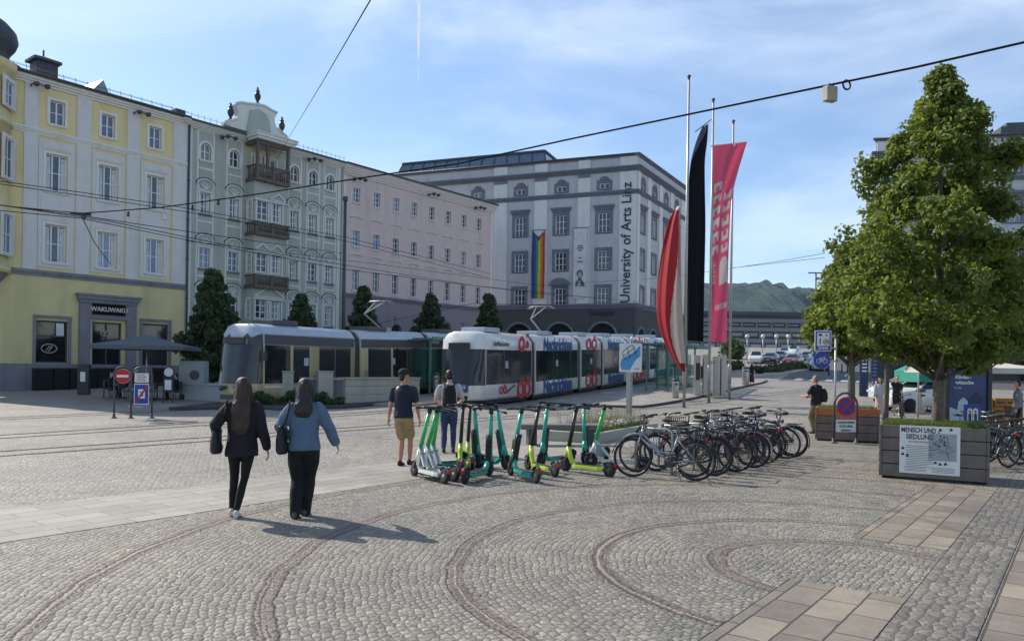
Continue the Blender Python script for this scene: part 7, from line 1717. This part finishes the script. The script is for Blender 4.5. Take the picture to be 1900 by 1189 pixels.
# ------------------------------------------------------------------ electric scooters
def make_scooter(kind):
    r = empty('electric_scooter', (0, 0, 0), 0, None, 'scooter', 'electric scooters parked in a loose row')
    up, low, dk = {'green': (pm('scooter_green', '#2fae55', .35, coat=.4), pm('scooter_pale', '#c9ccc6', .4, coat=.3), pm('scooter_grey', '#8d9191', .6)), 'lime': (pm('scooter_darkstem', '#26282a', .4), pm('scooter_lime', '#b8cc2e', .38, coat=.3), pm('scooter_deckgrip', '#3a3c3c', .8)), 'teal': (pm('scooter_teal', '#1f9f88', .35, coat=.4), pm('scooter_teal', '#1f9f88', .35), pm('scooter_mat', '#2a2d2e', .8))}[kind]
    RW = .125
    for x, nm in ((0, 'f'), (-.98, 'r')):
        w = MB().lathe([(.06, -.028), (.105, -.03), (RW, -.015), (RW, .015), (.105, .03), (.06, .028)], (x, 0, RW), 20, 0, 'y').build('wheel', M_TYRE, r)
        MB().lathe([(.001, -.03), (.06, -.026), (.065, 0), (.06, .026), (.001, .03)], (x, 0, RW), 12, 0, 'y').build('hub', M_DGREY if kind != 'green' else M_RIMC, w)
        MB().tube([(x+(RW+.018)*math.cos(R(a)), 0, RW+(RW+.018)*math.sin(R(a))) for a in (range(40, 171, 13) if x == 0 else range(30, 175, 13))], .034, 6, flat=.3).build('mudguard', M_BLACK, r)
    s0 = Vector((-.03, 0, .26)); s1 = Vector((-.07, 0, .45)); s2 = Vector((-.2, 0, 1.08))
    k = MB()
    for y in (-.045, .045): k.bar((0, y, RW), (-.03, y*.8, .28), .018, .03)
    k.tube([(-.025, 0, .25), (-.05, 0, .34)], .045, 8); k.build('fork', M_DGREY, r)
    k = MB(); q = .032 if kind != 'teal' else .034
    k.tube([s1, s2], [q*1.15, q*.95], 10, flat=1.15); k.build('stem', up, r)
    k = MB(); k.tube([s0, s1], [q*1.5, q*1.2], 10, flat=1.1)
    k.tube([(-.06, 0, .42), (-.1, 0, .28), (-.16, 0, .17), (-.25, 0, .135)], [.04, .045, .045, .035], 8)
    k.build('neck', low, r)
    k = MB(); k.loft([[Vector((x, y*w, z)) for y, z in ((-1, .09), (1, .09), (1, .15), (-1, .15))] for x, w in ((-.2, .05), (-.27, .075), (-.4, .085), (-.78, .085), (-.86, .06))], 0, sm=False); k.build('deck', low, r, bevel=.008)
    MB().box(-.8, -.28, -.072, .072, .151, .158).build('deck_grip', dk, r)
    if kind == 'green':
        k = MB(); k.bar((-.07, -.03, .5), (-.36, -.03, .2), .03).bar((-.07, .03, .5), (-.36, .03, .2), .03); k.build('brace', low, r); MB().box(-.2, -.1, -.05, .05, .2, .42).build('battery', dk, r)
    if kind == 'teal': MB().loft([[Vector((x, y, z)) for x, y in ((-.1-q_, -.045), (-.04-q_, -.045), (-.04-q_, .045), (-.1-q_, .045))] for q_, z in ((.03, .22), (.05, .3), (.1, .62), (.13, .72))], 0).build('battery', M_BLACK, r)
    k = MB(); k.tube([s2, s2+Vector((-.02, 0, .06))], .04, 8); k.tube([(-.28, -.29, 1.13), (-.24, -.17, 1.145), (-.22, 0, 1.15), (-.24, .17, 1.145), (-.28, .29, 1.13)], .014, 8); h = k.build('handlebar', M_BLACK, r)
    for y in (-1, 1): MB().tube([(-.28, .3*y, 1.13), (-.25, .19*y, 1.143)], .02, 8).build('grip', M_SADDLE, h); MB().tube([(-.23, .16*y, 1.15), (-.17, .25*y, 1.13)], .006, 5).build('brake_lever', M_SPOKE, h)
    MB().box(-.24, -.17, -.035, .035, 1.155, 1.18).build('display', M_BLACK, h)
    MB().lathe([(.001, 0), (.025, 0), (.025, .02), (.001, .025)], (-.13, 0, 1.0), 10, 0, 'x').build('headlight', M_SIGNW, r)
    MB().box(-1.12, -1.1, -.03, .03, .17, .23).build('tail_light', pm('reflector_red', '#a01818', .3), r)
    MB().bar((-.42, .05, .1), (-.48, .13, .01), .014).build('kickstand', M_SPOKE, r)
    return r
sk = {k: make_scooter(k) for k in ('green', 'lime', 'teal')}; used = set()
lst = [('green', (768, 884), (808, 895), 'white and green scooter, nearest of the three nested at the left end'), ('green', (781, 881), (820, 891), 'middle one of the three nested white and green scooters'), ('green', (796, 877), (833, 887), 'rear one of the three nested white and green scooters'),
       ('lime', (852, 866), (872, 890), 'lime scooter with a dark stem, left of the two beside the nested white ones'), ('lime', (866, 862), (888, 885), 'lime scooter with a dark stem, right of the two beside the nested white ones'),
       ('teal', (907, 884), (871, 899), 'teal scooter with its big black rear wheel turned to the camera'), ('teal', (888, 868), (850, 872), 'teal scooter half hidden behind the other teal one at the left'),
       ('teal', (941, 872), (905, 868), 'teal scooter leaning left, fourth gap from the man in the cap'), ('teal', (947, 882), (986, 894), 'pale teal scooter with a wooden coloured panel in front of the row'),
       ('lime', (979, 872), (1028, 886), 'lime scooter with a dark stem in the middle of the row'), ('teal', (1004, 866), (1040, 862), 'teal scooter right behind the middle lime one'),
       ('lime', (1049, 874), (1120, 885), 'lime scooter standing alone with its long deck side on'), ('teal', (1086, 862), (1122, 852), 'teal scooter beside the flower bed'), ('green', (1096, 866), (1154, 869), 'white and green scooter at the right end next to the bicycles')]
for k, f_, b2, lab in lst:
    o = sk[k] if k not in used else copy_tree(sk[k]); used.add(k); a, b = G(*f_), G(*b2); hd = math.atan2(a.y-b.y, a.x-b.x)
    o.location = (a.x, a.y, 0); o.rotation_euler = (R(rb.uniform(1, 9)), 0, hd+R(rb.uniform(-5, 5))); o['label'] = lab
    if 'wooden' in lab: MB().box(-.035, .0, -.04, .04, .24, .62).build('wooden_panel', pm('panel_wood', '#b79a6a', .7), o)
# ------------------------------------------------------------------ people
def skin_mat(name, c): 
    m = pm(name, c, .5, var=.05, scale=12); p = m.node_tree.nodes.get('Principled BSDF'); p.inputs['Subsurface Weight'].default_value = .12; p.inputs['Subsurface Radius'].default_value = (.02, .008, .004); return m
SK = skin_mat('skin', '#b98468'); SKL = skin_mat('skin_light', '#cb9c82')
def cloth(name, c, rough=.85, bump=.35): return pm('cloth_'+name, c, rough, var=.16, scale=7, bump=bump, bscale=160)
def ik(a, c, l1, l2, pole):
    a, c, pole = Vector(a), Vector(c), Vector(pole); d = c-a; L_ = min(d.length, (l1+l2)*.999); d.normalize(); x = (l1*l1-l2*l2+L_*L_)/(2*L_); h = math.sqrt(max(0, l1*l1-x*x))
    pl = (pole-d*pole.dot(d)).normalized(); return a+d*x+pl*h, a+d*L_
def limb(mb, pts, rs, n=10):
    mb.tube(pts, rs, n)
    for p, r_ in zip(pts, rs): mb.sphere(tuple(p), r_*1.0, 8)
def cloth_mesh(mb, name, m, voxel=.013, smooth=3, amp=.007, freq=9):
    me = remesh(mb, voxel, smooth, m, name); me.calc_loop_triangles()
    for v in me.vertices:
        k = noise.fractal(Vector((v.co.x*freq, v.co.y*freq, v.co.z*freq*.45)), 1.0, 2.0, 3); v.co += v.normal*k*amp
    me.update(); return me
def person(label, base, rz, H=1.72, sex='f', top=None, bottom=None, hair=None, shoes=None, feet=((-.09, -.12), (.09, .14)), lift=(0.05, 0), hands=((-.26, .05, .84), (.28, -.08, .84)), elbow=(-1, -1), skin=None, voxel=.009, cap=None, sit=False, lean=0.0, look=0.0, extras=None, cat='person'):
    r = empty('person', base, rz, label, cat); k = H/1.75; r.scale = (k, k, k); skin = skin or SKL
    sw = .165 if sex == 'f' else .195; hw = .095 if sex == 'f' else .088
    dz = -.42 if sit else 0; y0 = 0
    hipc = Vector((0, 0, .92+dz)); sh = [Vector((-sw, lean*.9, 1.40+dz)), Vector((sw, lean*.9, 1.40+dz))]; nb = Vector((0, lean, 1.46+dz)); hd = Vector((0, lean+.025, 1.635+dz))
    hips = [Vector((-hw, 0, .90+dz)), Vector((hw, 0, .90+dz))]
    ank = []; knee = []
    for i in (0, 1):
        f = feet[i]; a = Vector((f[0], f[1], .085+lift[i])); kn, a2 = ik(hips[i], a, .43, .42, (0, 1, .05)); knee.append(kn); ank.append(a2)
    elb = []; wr = []
    for i in (0, 1):
        e, w_ = ik(sh[i], Vector(hands[i])+Vector((0, 0, dz)), .285, .25, ((-.6 if i == 0 else .6), elbow[i], -.3)); elb.append(e); wr.append(w_)
    b = MB()
    # head, neck and face
    Rz = Matrix.Translation(hd) @ Matrix.Rotation(look, 4, 'Z')
    hb = MB(); hb.loft([hb.ering((0, y, z), rx, ry, 14) for z, rx, ry, y in ((-.125, .02, .03, .035), (-.11, .045, .055, .03), (-.07, .06, .075, .018), (-.02, .07, .088, .006), (.03, .075, .095, 0), (.07, .073, .092, -.004), (.1, .055, .07, -.006), (.118, .025, .03, -.008))])
    hb.loft([hb.ering((0, y, z), rx, .012, 8) for z, rx, y in ((.02, .008, .09), (-.01, .012, .1), (-.035, .016, .105), (-.045, .01, .092))])
    for s in (-1, 1): hb.loft([hb.ering((s*.076, -.005, z), .01, ry, 8) for z, ry in ((-.035, .008), (-.01, .018), (.02, .02), (.03, .008))])
    hb.loft([hb.ering((0, .087, z), .024, .01, 8) for z in (-.075, -.068, -.062)])
    hb.xf(Rz); b.add(hb.v, hb.f)
    limb(b, [nb-Vector((0, 0, .03)), hd+Vector((0, -.02, -.08))], [.058, .05])
    b.loft([b.ering((0, lean*t_, z+dz), rx, ry, 14) for z, rx, ry, t_ in ((.86, .13, .10, 0), (.93, .155 if sex == 'f' else .145, .11, 0), (1.08, .125, .09, .3), (1.25, .145, .105, .7), (1.37, sw*1.02, .10, .9), (1.425, sw*.85, .08, 1), (1.465, sw*.5, .06, 1), (1.49, .055, .05, 1))])
    for i in (0, 1):
        limb(b, [sh[i], sh[i].lerp(elb[i], .5), elb[i], elb[i].lerp(wr[i], .45), wr[i]], [.046, .044, .037, .037, .024])
        lk = (1, 1, 1, 1, 1) if bottom[0] in ('shorts', 'skirt') else (.8, .68, .66, .6, .8); limb(b, [hips[i], hips[i].lerp(knee[i], .5), knee[i], knee[i].lerp(ank[i], .35), ank[i]], [q_*l2 for q_, l2 in zip((.085, .072, .052, .055, .034), lk)])
        d = (wr[i]-elb[i]).normalized(); s = -1 if i == 0 else 1; inn = Vector((-s, 0, 0)); inn = (inn-d*inn.dot(d)).normalized(); fw = d.cross(inn).normalized()
        if fw.y < 0: fw = -fw
        pc = wr[i]+d*.045; b.loft([[wr[i]+d*t_+fw*w_*math.cos(2*PI*q/10)+inn*.014*math.sin(2*PI*q/10) for q in range(10)] for t_, w_ in ((.0, .022), (.03, .034), (.065, .038), (.09, .036))])
        for q, ln in enumerate((.07, .08, .075, .058)):
            o_ = (1.5-q)*.019; p0 = wr[i]+d*.085+fw*o_; p1 = p0+d*ln*.45+inn*.008; p2 = p1+d*ln*.35+inn*.02; p3 = p2+d*ln*.2+inn*.018; b.tube([p0, p1, p2, p3], [.0095, .009, .0082, .007], 7)
        p0 = wr[i]+d*.03+fw*.03; b.tube([p0, p0+d*.025+fw*.022+inn*.012, p0+d*.055+fw*.026+inn*.024], [.012, .0105, .009], 7)
    link('body', remesh(b, voxel, 2, skin, 'body'), r)
    for s in (-1, 1): o = MB().sphere((s*.03, .083, .012), .011, 8).xf(Rz).build('eye', M_BLACK, r)
    # shoes
    for i in (0, 1):
        f = ank[i]; tip = -.0; b2 = MB(); pit = -lift[i]*2.2 if lift[i] > .02 else 0; a = f
        b2.loft([[Vector((w_*math.cos(2*PI*q/10), y, z0+(z1-z0)*(.5+.5*math.sin(2*PI*q/10)))) for q in range(10)] for y, w_, z0, z1 in ((-.075, .025, -.075, .0), (-.05, .036, -.083, .03), (0, .038, -.083, .03), (.06, .043, -.083, -.01), (.12, .045, -.083, -.028), (.17, .03, -.08, -.04))])
        b2.xf(Matrix.Translation(a) @ Matrix.Rotation(pit, 4, 'X')); link('shoe', remesh(b2, max(.012, voxel*.9), 2, shoes, 'shoe'), r)
    # bottoms
    kind, bm_, wd = bottom
    c = MB()
    c.loft([c.ering((0, 0, z+dz), rx, ry, 14) for z, rx, ry in ((.80, .15, .12), (.90, .172 if sex == 'f' else .158, .128), (.98, .158, .118), (1.04, .14, .105))])
    for i in (0, 1):
        if kind == 'shorts': m_ = hips[i].lerp(knee[i], .85); limb(c, [hips[i], hips[i].lerp(knee[i], .5), m_], [.098, .094, .088*wd])
        elif kind == 'skirt': pass
        else: limb(c, [hips[i], hips[i].lerp(knee[i], .5), knee[i], knee[i].lerp(ank[i], .5), ank[i]+Vector((0, 0, .02 if wd < 1.2 else -.03))], [.098*min(wd, 1.1), .084*wd, .063*wd, .062*wd, .045*wd*(1.15 if wd > 1.2 else 1)])
    if kind == 'skirt': c.loft([c.ering((0, 0, z), rx, ry, 16) for z, rx, ry in ((.22, .21, .19), (.45, .2, .17), (.7, .18, .14), (.92, .165, .125), (1.0, .14, .105))])
    link({'shorts': 'shorts', 'skirt': 'skirt'}.get(kind, 'trousers'), cloth_mesh(c, 'bottoms', bm_, max(.013, voxel*1.25), 3, .010, 8), r)
    # top
    tm, hem, sleeve, loose = top; c = MB(); l_ = loose
    c.loft([c.ering((0, lean*t_, z+dz), rx+l_*a_, ry+l_*a_*.8, 16) for z, rx, ry, t_, a_ in ((hem, .165, .12, 0, 1.15), (hem+.06, .165, .122, 0, 1.1), (1.05, .145, .108, .3, 1), (1.25, .16, .118, .7, .7), (1.37, sw*1.02, .112, .9, .4), (1.44, sw*.68, .08, 1, .2), (1.485, .07, .06, 1, .05))])
    for i in (0, 1):
        if sleeve == 'long': limb(c, [sh[i], sh[i].lerp(elb[i], .5), elb[i], elb[i].lerp(wr[i], .5), elb[i].lerp(wr[i], .93)], [.06+l_*.2, .062+l_*.6, .052+l_*.7, .049+l_*.7, .038+l_*.6])
        else: limb(c, [sh[i]-Vector((sh[i].x*.25, 0, -.01)), sh[i], sh[i].lerp(elb[i], .66)], [.056, .063, .06+l_*.4])
    link('top', cloth_mesh(c, 'top', tm, max(.013, voxel*1.25), 2, .016, 7), r)
    # hair
    st, hm = hair; h = MB()
    if st == 'long':
        ln = hair_len.get(label, .34)
        h.loft([h.ering((0, y, z), rx, ry, 14) for z, rx, ry, y in ((.132, .03, .035, -.01), (.11, .065, .075, -.012), (.06, .088, .1, -.018), (0, .09, .088, -.035), (-.06, .088, .075, -.05), (-.12, .095, .065, -.075), (-.2, .115, .055, -.115), (-.28, .12, .05, -.135), (-ln, .11, .035, -.15), (-ln-.06, .07, .02, -.15))])
        for s in (-1, 1): h.tube([(s*.07, .02, .04), (s*.085, .0, -.06), (s*.1, -.01, -.18)], [.03, .035, .022], 8)
    elif st == 'short': h.loft([h.ering((0, y, z), rx, ry, 14) for z, rx, ry, y in ((.132, .03, .035, -.01), (.11, .062, .075, -.012), (.06, .082, .094, -.02), (.02, .083, .07, -.04), (-.05, .07, .04, -.06), (-.08, .05, .02, -.06))])
    h.xf(Rz); hmsh = cloth_mesh(h, 'hair', hm, max(.011, voxel), 2, .006, 22); link('hair', hmsh, r)
    if cap:
        q = MB(); q.loft([q.ering((0, y, z), rx, ry, 16) for z, rx, ry, y in ((.04, .094, .112, -.012), (.09, .09, .106, -.014), (.13, .066, .078, -.016), (.152, .02, .025, -.016))]); q.loft([[Vector((w_*math.cos(PI*j/8), .07+l2*math.sin(PI*j/8), z)) for j in range(9)] for w_, l2, z in ((.078, .125, .036), (.08, .127, .05))])
        q.xf(Rz); q.build('cap', cap, r)
    return r, dict(sh=sh, wr=wr, elb=elb)
hair_len = {}
def prop(name, r, me_or_mb, mats, label, cat, loc=(0, 0, 0), me=None):   # a carried thing stays a thing of its own
    b = r.location; M_ = Matrix.Translation(r.location) @ Matrix.Rotation(r.rotation_euler.z, 4, 'Z') @ Matrix.Diagonal((r.scale.x,)*3+(1,))
    e = empty(name, M_ @ Vector(loc), r.rotation_euler.z, label, cat); e.scale = r.scale; return e
BLK = cloth('black', '#17171a'); DEN = cloth('denim', '#566a82'); NAVY = cloth('navy', '#1b2334'); BEIGE = cloth('beige', '#a08460'); JEAN = cloth('jeans', '#2b3d5c'); WHT = cloth('white', '#b8b5b4'); GRY = cloth('grey', '#7d7d80'); PALE = cloth('pale_dress', '#a9aab6'); KHK = cloth('khaki', '#7a6a50')
def hair_mat(name, c):
    m = bpy.data.materials.new(name); n = NG(m); tc = n.new('ShaderNodeTexCoord').outputs['Object']; mp = n.new('ShaderNodeMapping'); mp.inputs['Scale'].default_value = (1, 1, .05); n.L.new(tc, mp.inputs[0]); f = n.noise(mp.outputs[0], 110, 4, .7)
    c_ = rgb(c); n.L.new(n.mix(n.rng(f, .35, .65), tuple(x*.55 for x in c_[:3])+(1,), tuple(x*1.6 for x in c_[:3])+(1,)), n.p.inputs['Base Color']); n.p.inputs['Roughness'].default_value = .42
    b = n.new('ShaderNodeBump'); b.inputs['Strength'].default_value = .8; b.inputs['Distance'].default_value = .01; n.L.new(f, b.inputs['Height']); n.L.new(b.outputs[0], n.p.inputs['Normal']); return m
HB = hair_mat('brown_hair', '#2e170e'); HD = hair_mat('dark_hair', '#1a110d'); HG = pm('grey_hair', '#6f6a62', .6, var=.2, scale=30)
SW = pm('white_shoe', '#c9c4bd', .6, var=.08); SB = pm('black_shoe', '#141416', .6); SBR = pm('dark_boot', '#2a211c', .7)
la = 'woman with very long brown hair, dark blazer and black leggings, left of the walking pair'
hair_len[la] = .52; lb = 'woman in a blue denim jacket and wide black trousers, right of the walking pair'; hair_len[lb] = .3
pa = G(447, 961); pa.z = 0
A, j = person(la, pa, R(10), 1.66, 'f', (BLK, .78, 'long', .03), ('leggings', cloth('leggings', '#0d0d0f'), .86), ('long', HB), SW, feet=((-.13, .12), (-.05, -.03)), lift=(0.0, .0), hands=((-.3, .08, .98), (.31, -.02, .85)), elbow=(-1, -.8), skin=SKL)
def tote(r, j, label, w_=.2, h_=.28, zc=.9, x=-.3, y=.0, m=None, dr=.5):
    e = prop('shoulder_bag', r, None, None, label, 'bag', (x, y, 0)); b = MB(); m = m or pm('bag_leather', '#101012', .55, var=.2)
    b.loft([[Vector((tw*math.cos(2*PI*i/12), ww*math.sin(2*PI*i/12), z)) for i in range(12)] for z, tw, ww in ((zc-h_/2, .05, w_*.75), (zc-h_/2+.04, .075, w_*.9), (zc, .07, w_*.9), (zc+h_/2, .035, w_*.7))])
    link('bag_body', cloth_mesh(b, 'bag_body', m, .013, 2, .008, 12), e)
    sx = j['sh'][0]+Vector((-x, -y, 0)); q = MB(); q.tube([(0, -w_*.55, zc+h_/2-.02), (sx.x*.8-.03, -w_*.35, 1.2), (sx.x, -.05, 1.475), (sx.x*.8-.03, w_*.35, 1.2), (0, w_*.55, zc+h_/2-.02)], .013, 6); q.build('strap', m, e)
tote(A, j, 'black shoulder bag on the left hip of the long haired woman in the blazer', .15, .3, .96, -.3, -.05)
pb = G(562, 961); pb.z = 0
B, j = person(lb, pb, R(6), 1.66, 'f', (DEN, .86, 'long', .035), ('trousers', cloth('wide_trousers', '#0b0f12'), 1.32), ('long', HD), pm('sneaker', '#4d4b4a', .6, var=.5, scale=25), feet=((-.09, -.04), (.0, .16)), lift=(0, 0), hands=((-.24, .16, 1.02), (.38, .12, .94)), elbow=(-1.1, -1.0), skin=SKL)
tote(B, j, 'dark slouchy tote bag hanging at the left side of the woman in denim', .17, .36, .99, -.26, -.06, pm('bag_dark', '#15161c', .6, var=.2))
pc_ = G(747, 864); pc_.z = 0
Cm, j = person('man in a black cap, navy polo shirt and beige shorts left of the scooters', pc_, R(-14), 1.76, 'm', (NAVY, .88, 'short', .02), ('shorts', BEIGE, 1.1), ('short', HD), SBR, feet=((-.03, -.05), (.07, .16)), lift=(0, .0), hands=((-.3, .02, .84), (.3, .06, .82)), skin=SK, cap=pm('cap_black', (.015, .015, .016), .85), look=R(-42), voxel=.011)
pd_ = G(832, 840); pd_.z = 0
Dm, j = person('man with a black backpack, pale T-shirt and jeans standing behind the scooters', pd_, R(5), 1.76, 'm', (WHT, .88, 'short', .02), ('trousers', JEAN, 1.1), ('short', HD), SB, feet=((-.1, 0), (.1, .05)), lift=(0, 0), hands=((-.22, .25, 1.05), (.22, .25, 1.05)), skin=SKL, voxel=.012)
e = prop('backpack', Dm, None, None, 'black backpack worn by the man behind the scooters', 'backpack', (0, -.2, 0)); q = MB(); q.loft([q.ering((0, 0, z), a, b, 14) for z, a, b in ((.98, .12, .06), (1.03, .155, .1), (1.2, .15, .11), (1.38, .13, .08), (1.45, .08, .04))]); link('pack_body', cloth_mesh(q, 'pack_body', BLK, .014, 2, .006), e)
MB().box(-.1, .1, -.13, -.09, 1.05, 1.2).build('pocket', BLK, e, bevel=.02)
for s in (-1, 1): MB().tube([(s*.1, .05, 1.42), (s*.11, .2, 1.5), (s*.12, .32, 1.38), (s*.13, .28, 1.15), (s*.13, .1, 1.05)], .018, 6, flat=.5).build('strap', BLK, e)
pe = Vector((D(1513, 800, 23.3).x, 23.3, 0))
Em, j = person('grey haired man in a black T-shirt at the left end of the farther planter', pe, R(35), 1.75, 'm', (BLK, .86, 'short', .03), ('trousers', KHK, 1.1), ('short', HG), SB, feet=((-.1, 0), (.1, .12)), lift=(0, 0), hands=((-.18, .32, 1.12), (.2, .3, 1.1)), skin=SK, voxel=.014)
e = prop('black_bag', Em, None, None, 'black bag on the planter corner beside the grey haired man', 'bag', (.2, -.12, 0)); q = MB(); q.loft([q.ering((0, 0, z), a, b, 12) for z, a, b in ((.95, .13, .09), (1.06, .16, .11), (1.25, .13, .1), (1.36, .07, .05))]); link('bag_body', cloth_mesh(q, 'bag_body', BLK, .016, 2, .01), e)
pf = Vector((D(1631, 770, 34.5).x, 34.5, 0)); person('woman in a white blouse and long pale skirt seen between the planters', pf, R(172), 1.66, 'f', (WHT, .95, 'long', .03), ('skirt', PALE, 1), ('long', HD), SW, feet=((-.08, 0), (.08, .04)), lift=(0, 0), hands=((-.26, .06, .85), (.24, .08, .86)), voxel=.016)
pg2 = Vector((D(1663, 772, 34.3).x, 34.3, 0)); person('man in black shirt and shorts shading his eyes with one raised hand', pg2, R(176), 1.74, 'm', (BLK, .9, 'short', .03), ('shorts', BLK, 1.05), ('short', HD), SW, feet=((-.12, 0), (.12, .02)), lift=(0, 0), hands=((-.24, .02, .86), (.1, .17, 1.66)), elbow=(-1, .4), skin=SKL, voxel=.016)
ph = G(1395, 717); ph.z = g(ph.y)+.12; person('woman in a dark dress walking on the tram platform by the litter bin', ph, R(-150), 1.68, 'f', (BLK, .9, 'short', .02), ('skirt', cloth('dark_skirt', '#2a2226'), 1), ('long', HD), SB, feet=((-.05, .12), (.05, -.1)), lift=(0, 0), voxel=.018)
pi_ = TQ(5.3, -4.2); pi_.z = g(pi_.y)+.12; person('person in a white top and blue jeans waiting in the glass shelter', pi_, R(20), 1.7, 'f', (WHT, .9, 'long', .03), ('trousers', JEAN, 1.1), ('short', HD), SW, lift=(0, 0), voxel=.018)
pl_ = Vector((D(1889, 740, 24).x, 24, 0)); person('person in a light grey shirt by the market stall at the right edge', pl_, R(60), 1.7, 'm', (GRY, .88, 'long', .03), ('trousers', BLK, 1.1), ('short', HD), SB, lift=(0, 0), voxel=.016)
pm_ = gz(Vector((D(248, 745, 31).x, 31, 0))); person('person in dark clothes and white shoes half hidden behind the blue zone sign', pm_, R(-60), 1.65, 'f', (BLK, .86, 'long', .03), ('trousers', JEAN, .95), ('short', HD), SW, lift=(0, 0), voxel=.018)
for px, d_, rz, lab, mt in ((327, 37.6, R(100), 'person in black sitting at the cafe under the right side of the grey parasol', BLK), (206, 38.2, R(-95), 'person in a dark jacket sitting left of the parasol pole', NAVY)):
    p_ = gz(Vector((D(px, 700, d_).x, d_, 0))); person(lab, p_, rz, 1.7, 'm', (mt, .9, 'long', .03), ('trousers', BLK, 1.05), ('short', HD), SB, feet=((-.12, .42), (.12, .4)), lift=(0, 0), hands=((-.2, .35, 1.12), (.2, .35, 1.12)), sit=True, voxel=.018)
    cafe_chair(p_, rz+PI, 'under the person '+('in black right of' if px == 327 else 'in the jacket left of')+' the pole')
# ------------------------------------------------------------------ the air
m = bpy.data.materials.new('haze'); m.use_nodes = True; t_ = m.node_tree; t_.nodes.clear(); o_ = t_.nodes.new('ShaderNodeOutputMaterial'); v_ = t_.nodes.new('ShaderNodeVolumePrincipled')
v_.inputs['Color'].default_value = (.36, .6, 1, 1); v_.inputs['Density'].default_value = .00009; v_.inputs['Anisotropy'].default_value = .1; t_.links.new(v_.outputs[0], o_.inputs['Volume'])
hz = MB().box(-900, 1900, -70, 3200, -12, 420).build('haze', m); tag(hz, kind='stuff')
bpy.data.scenes.remove(_TS)
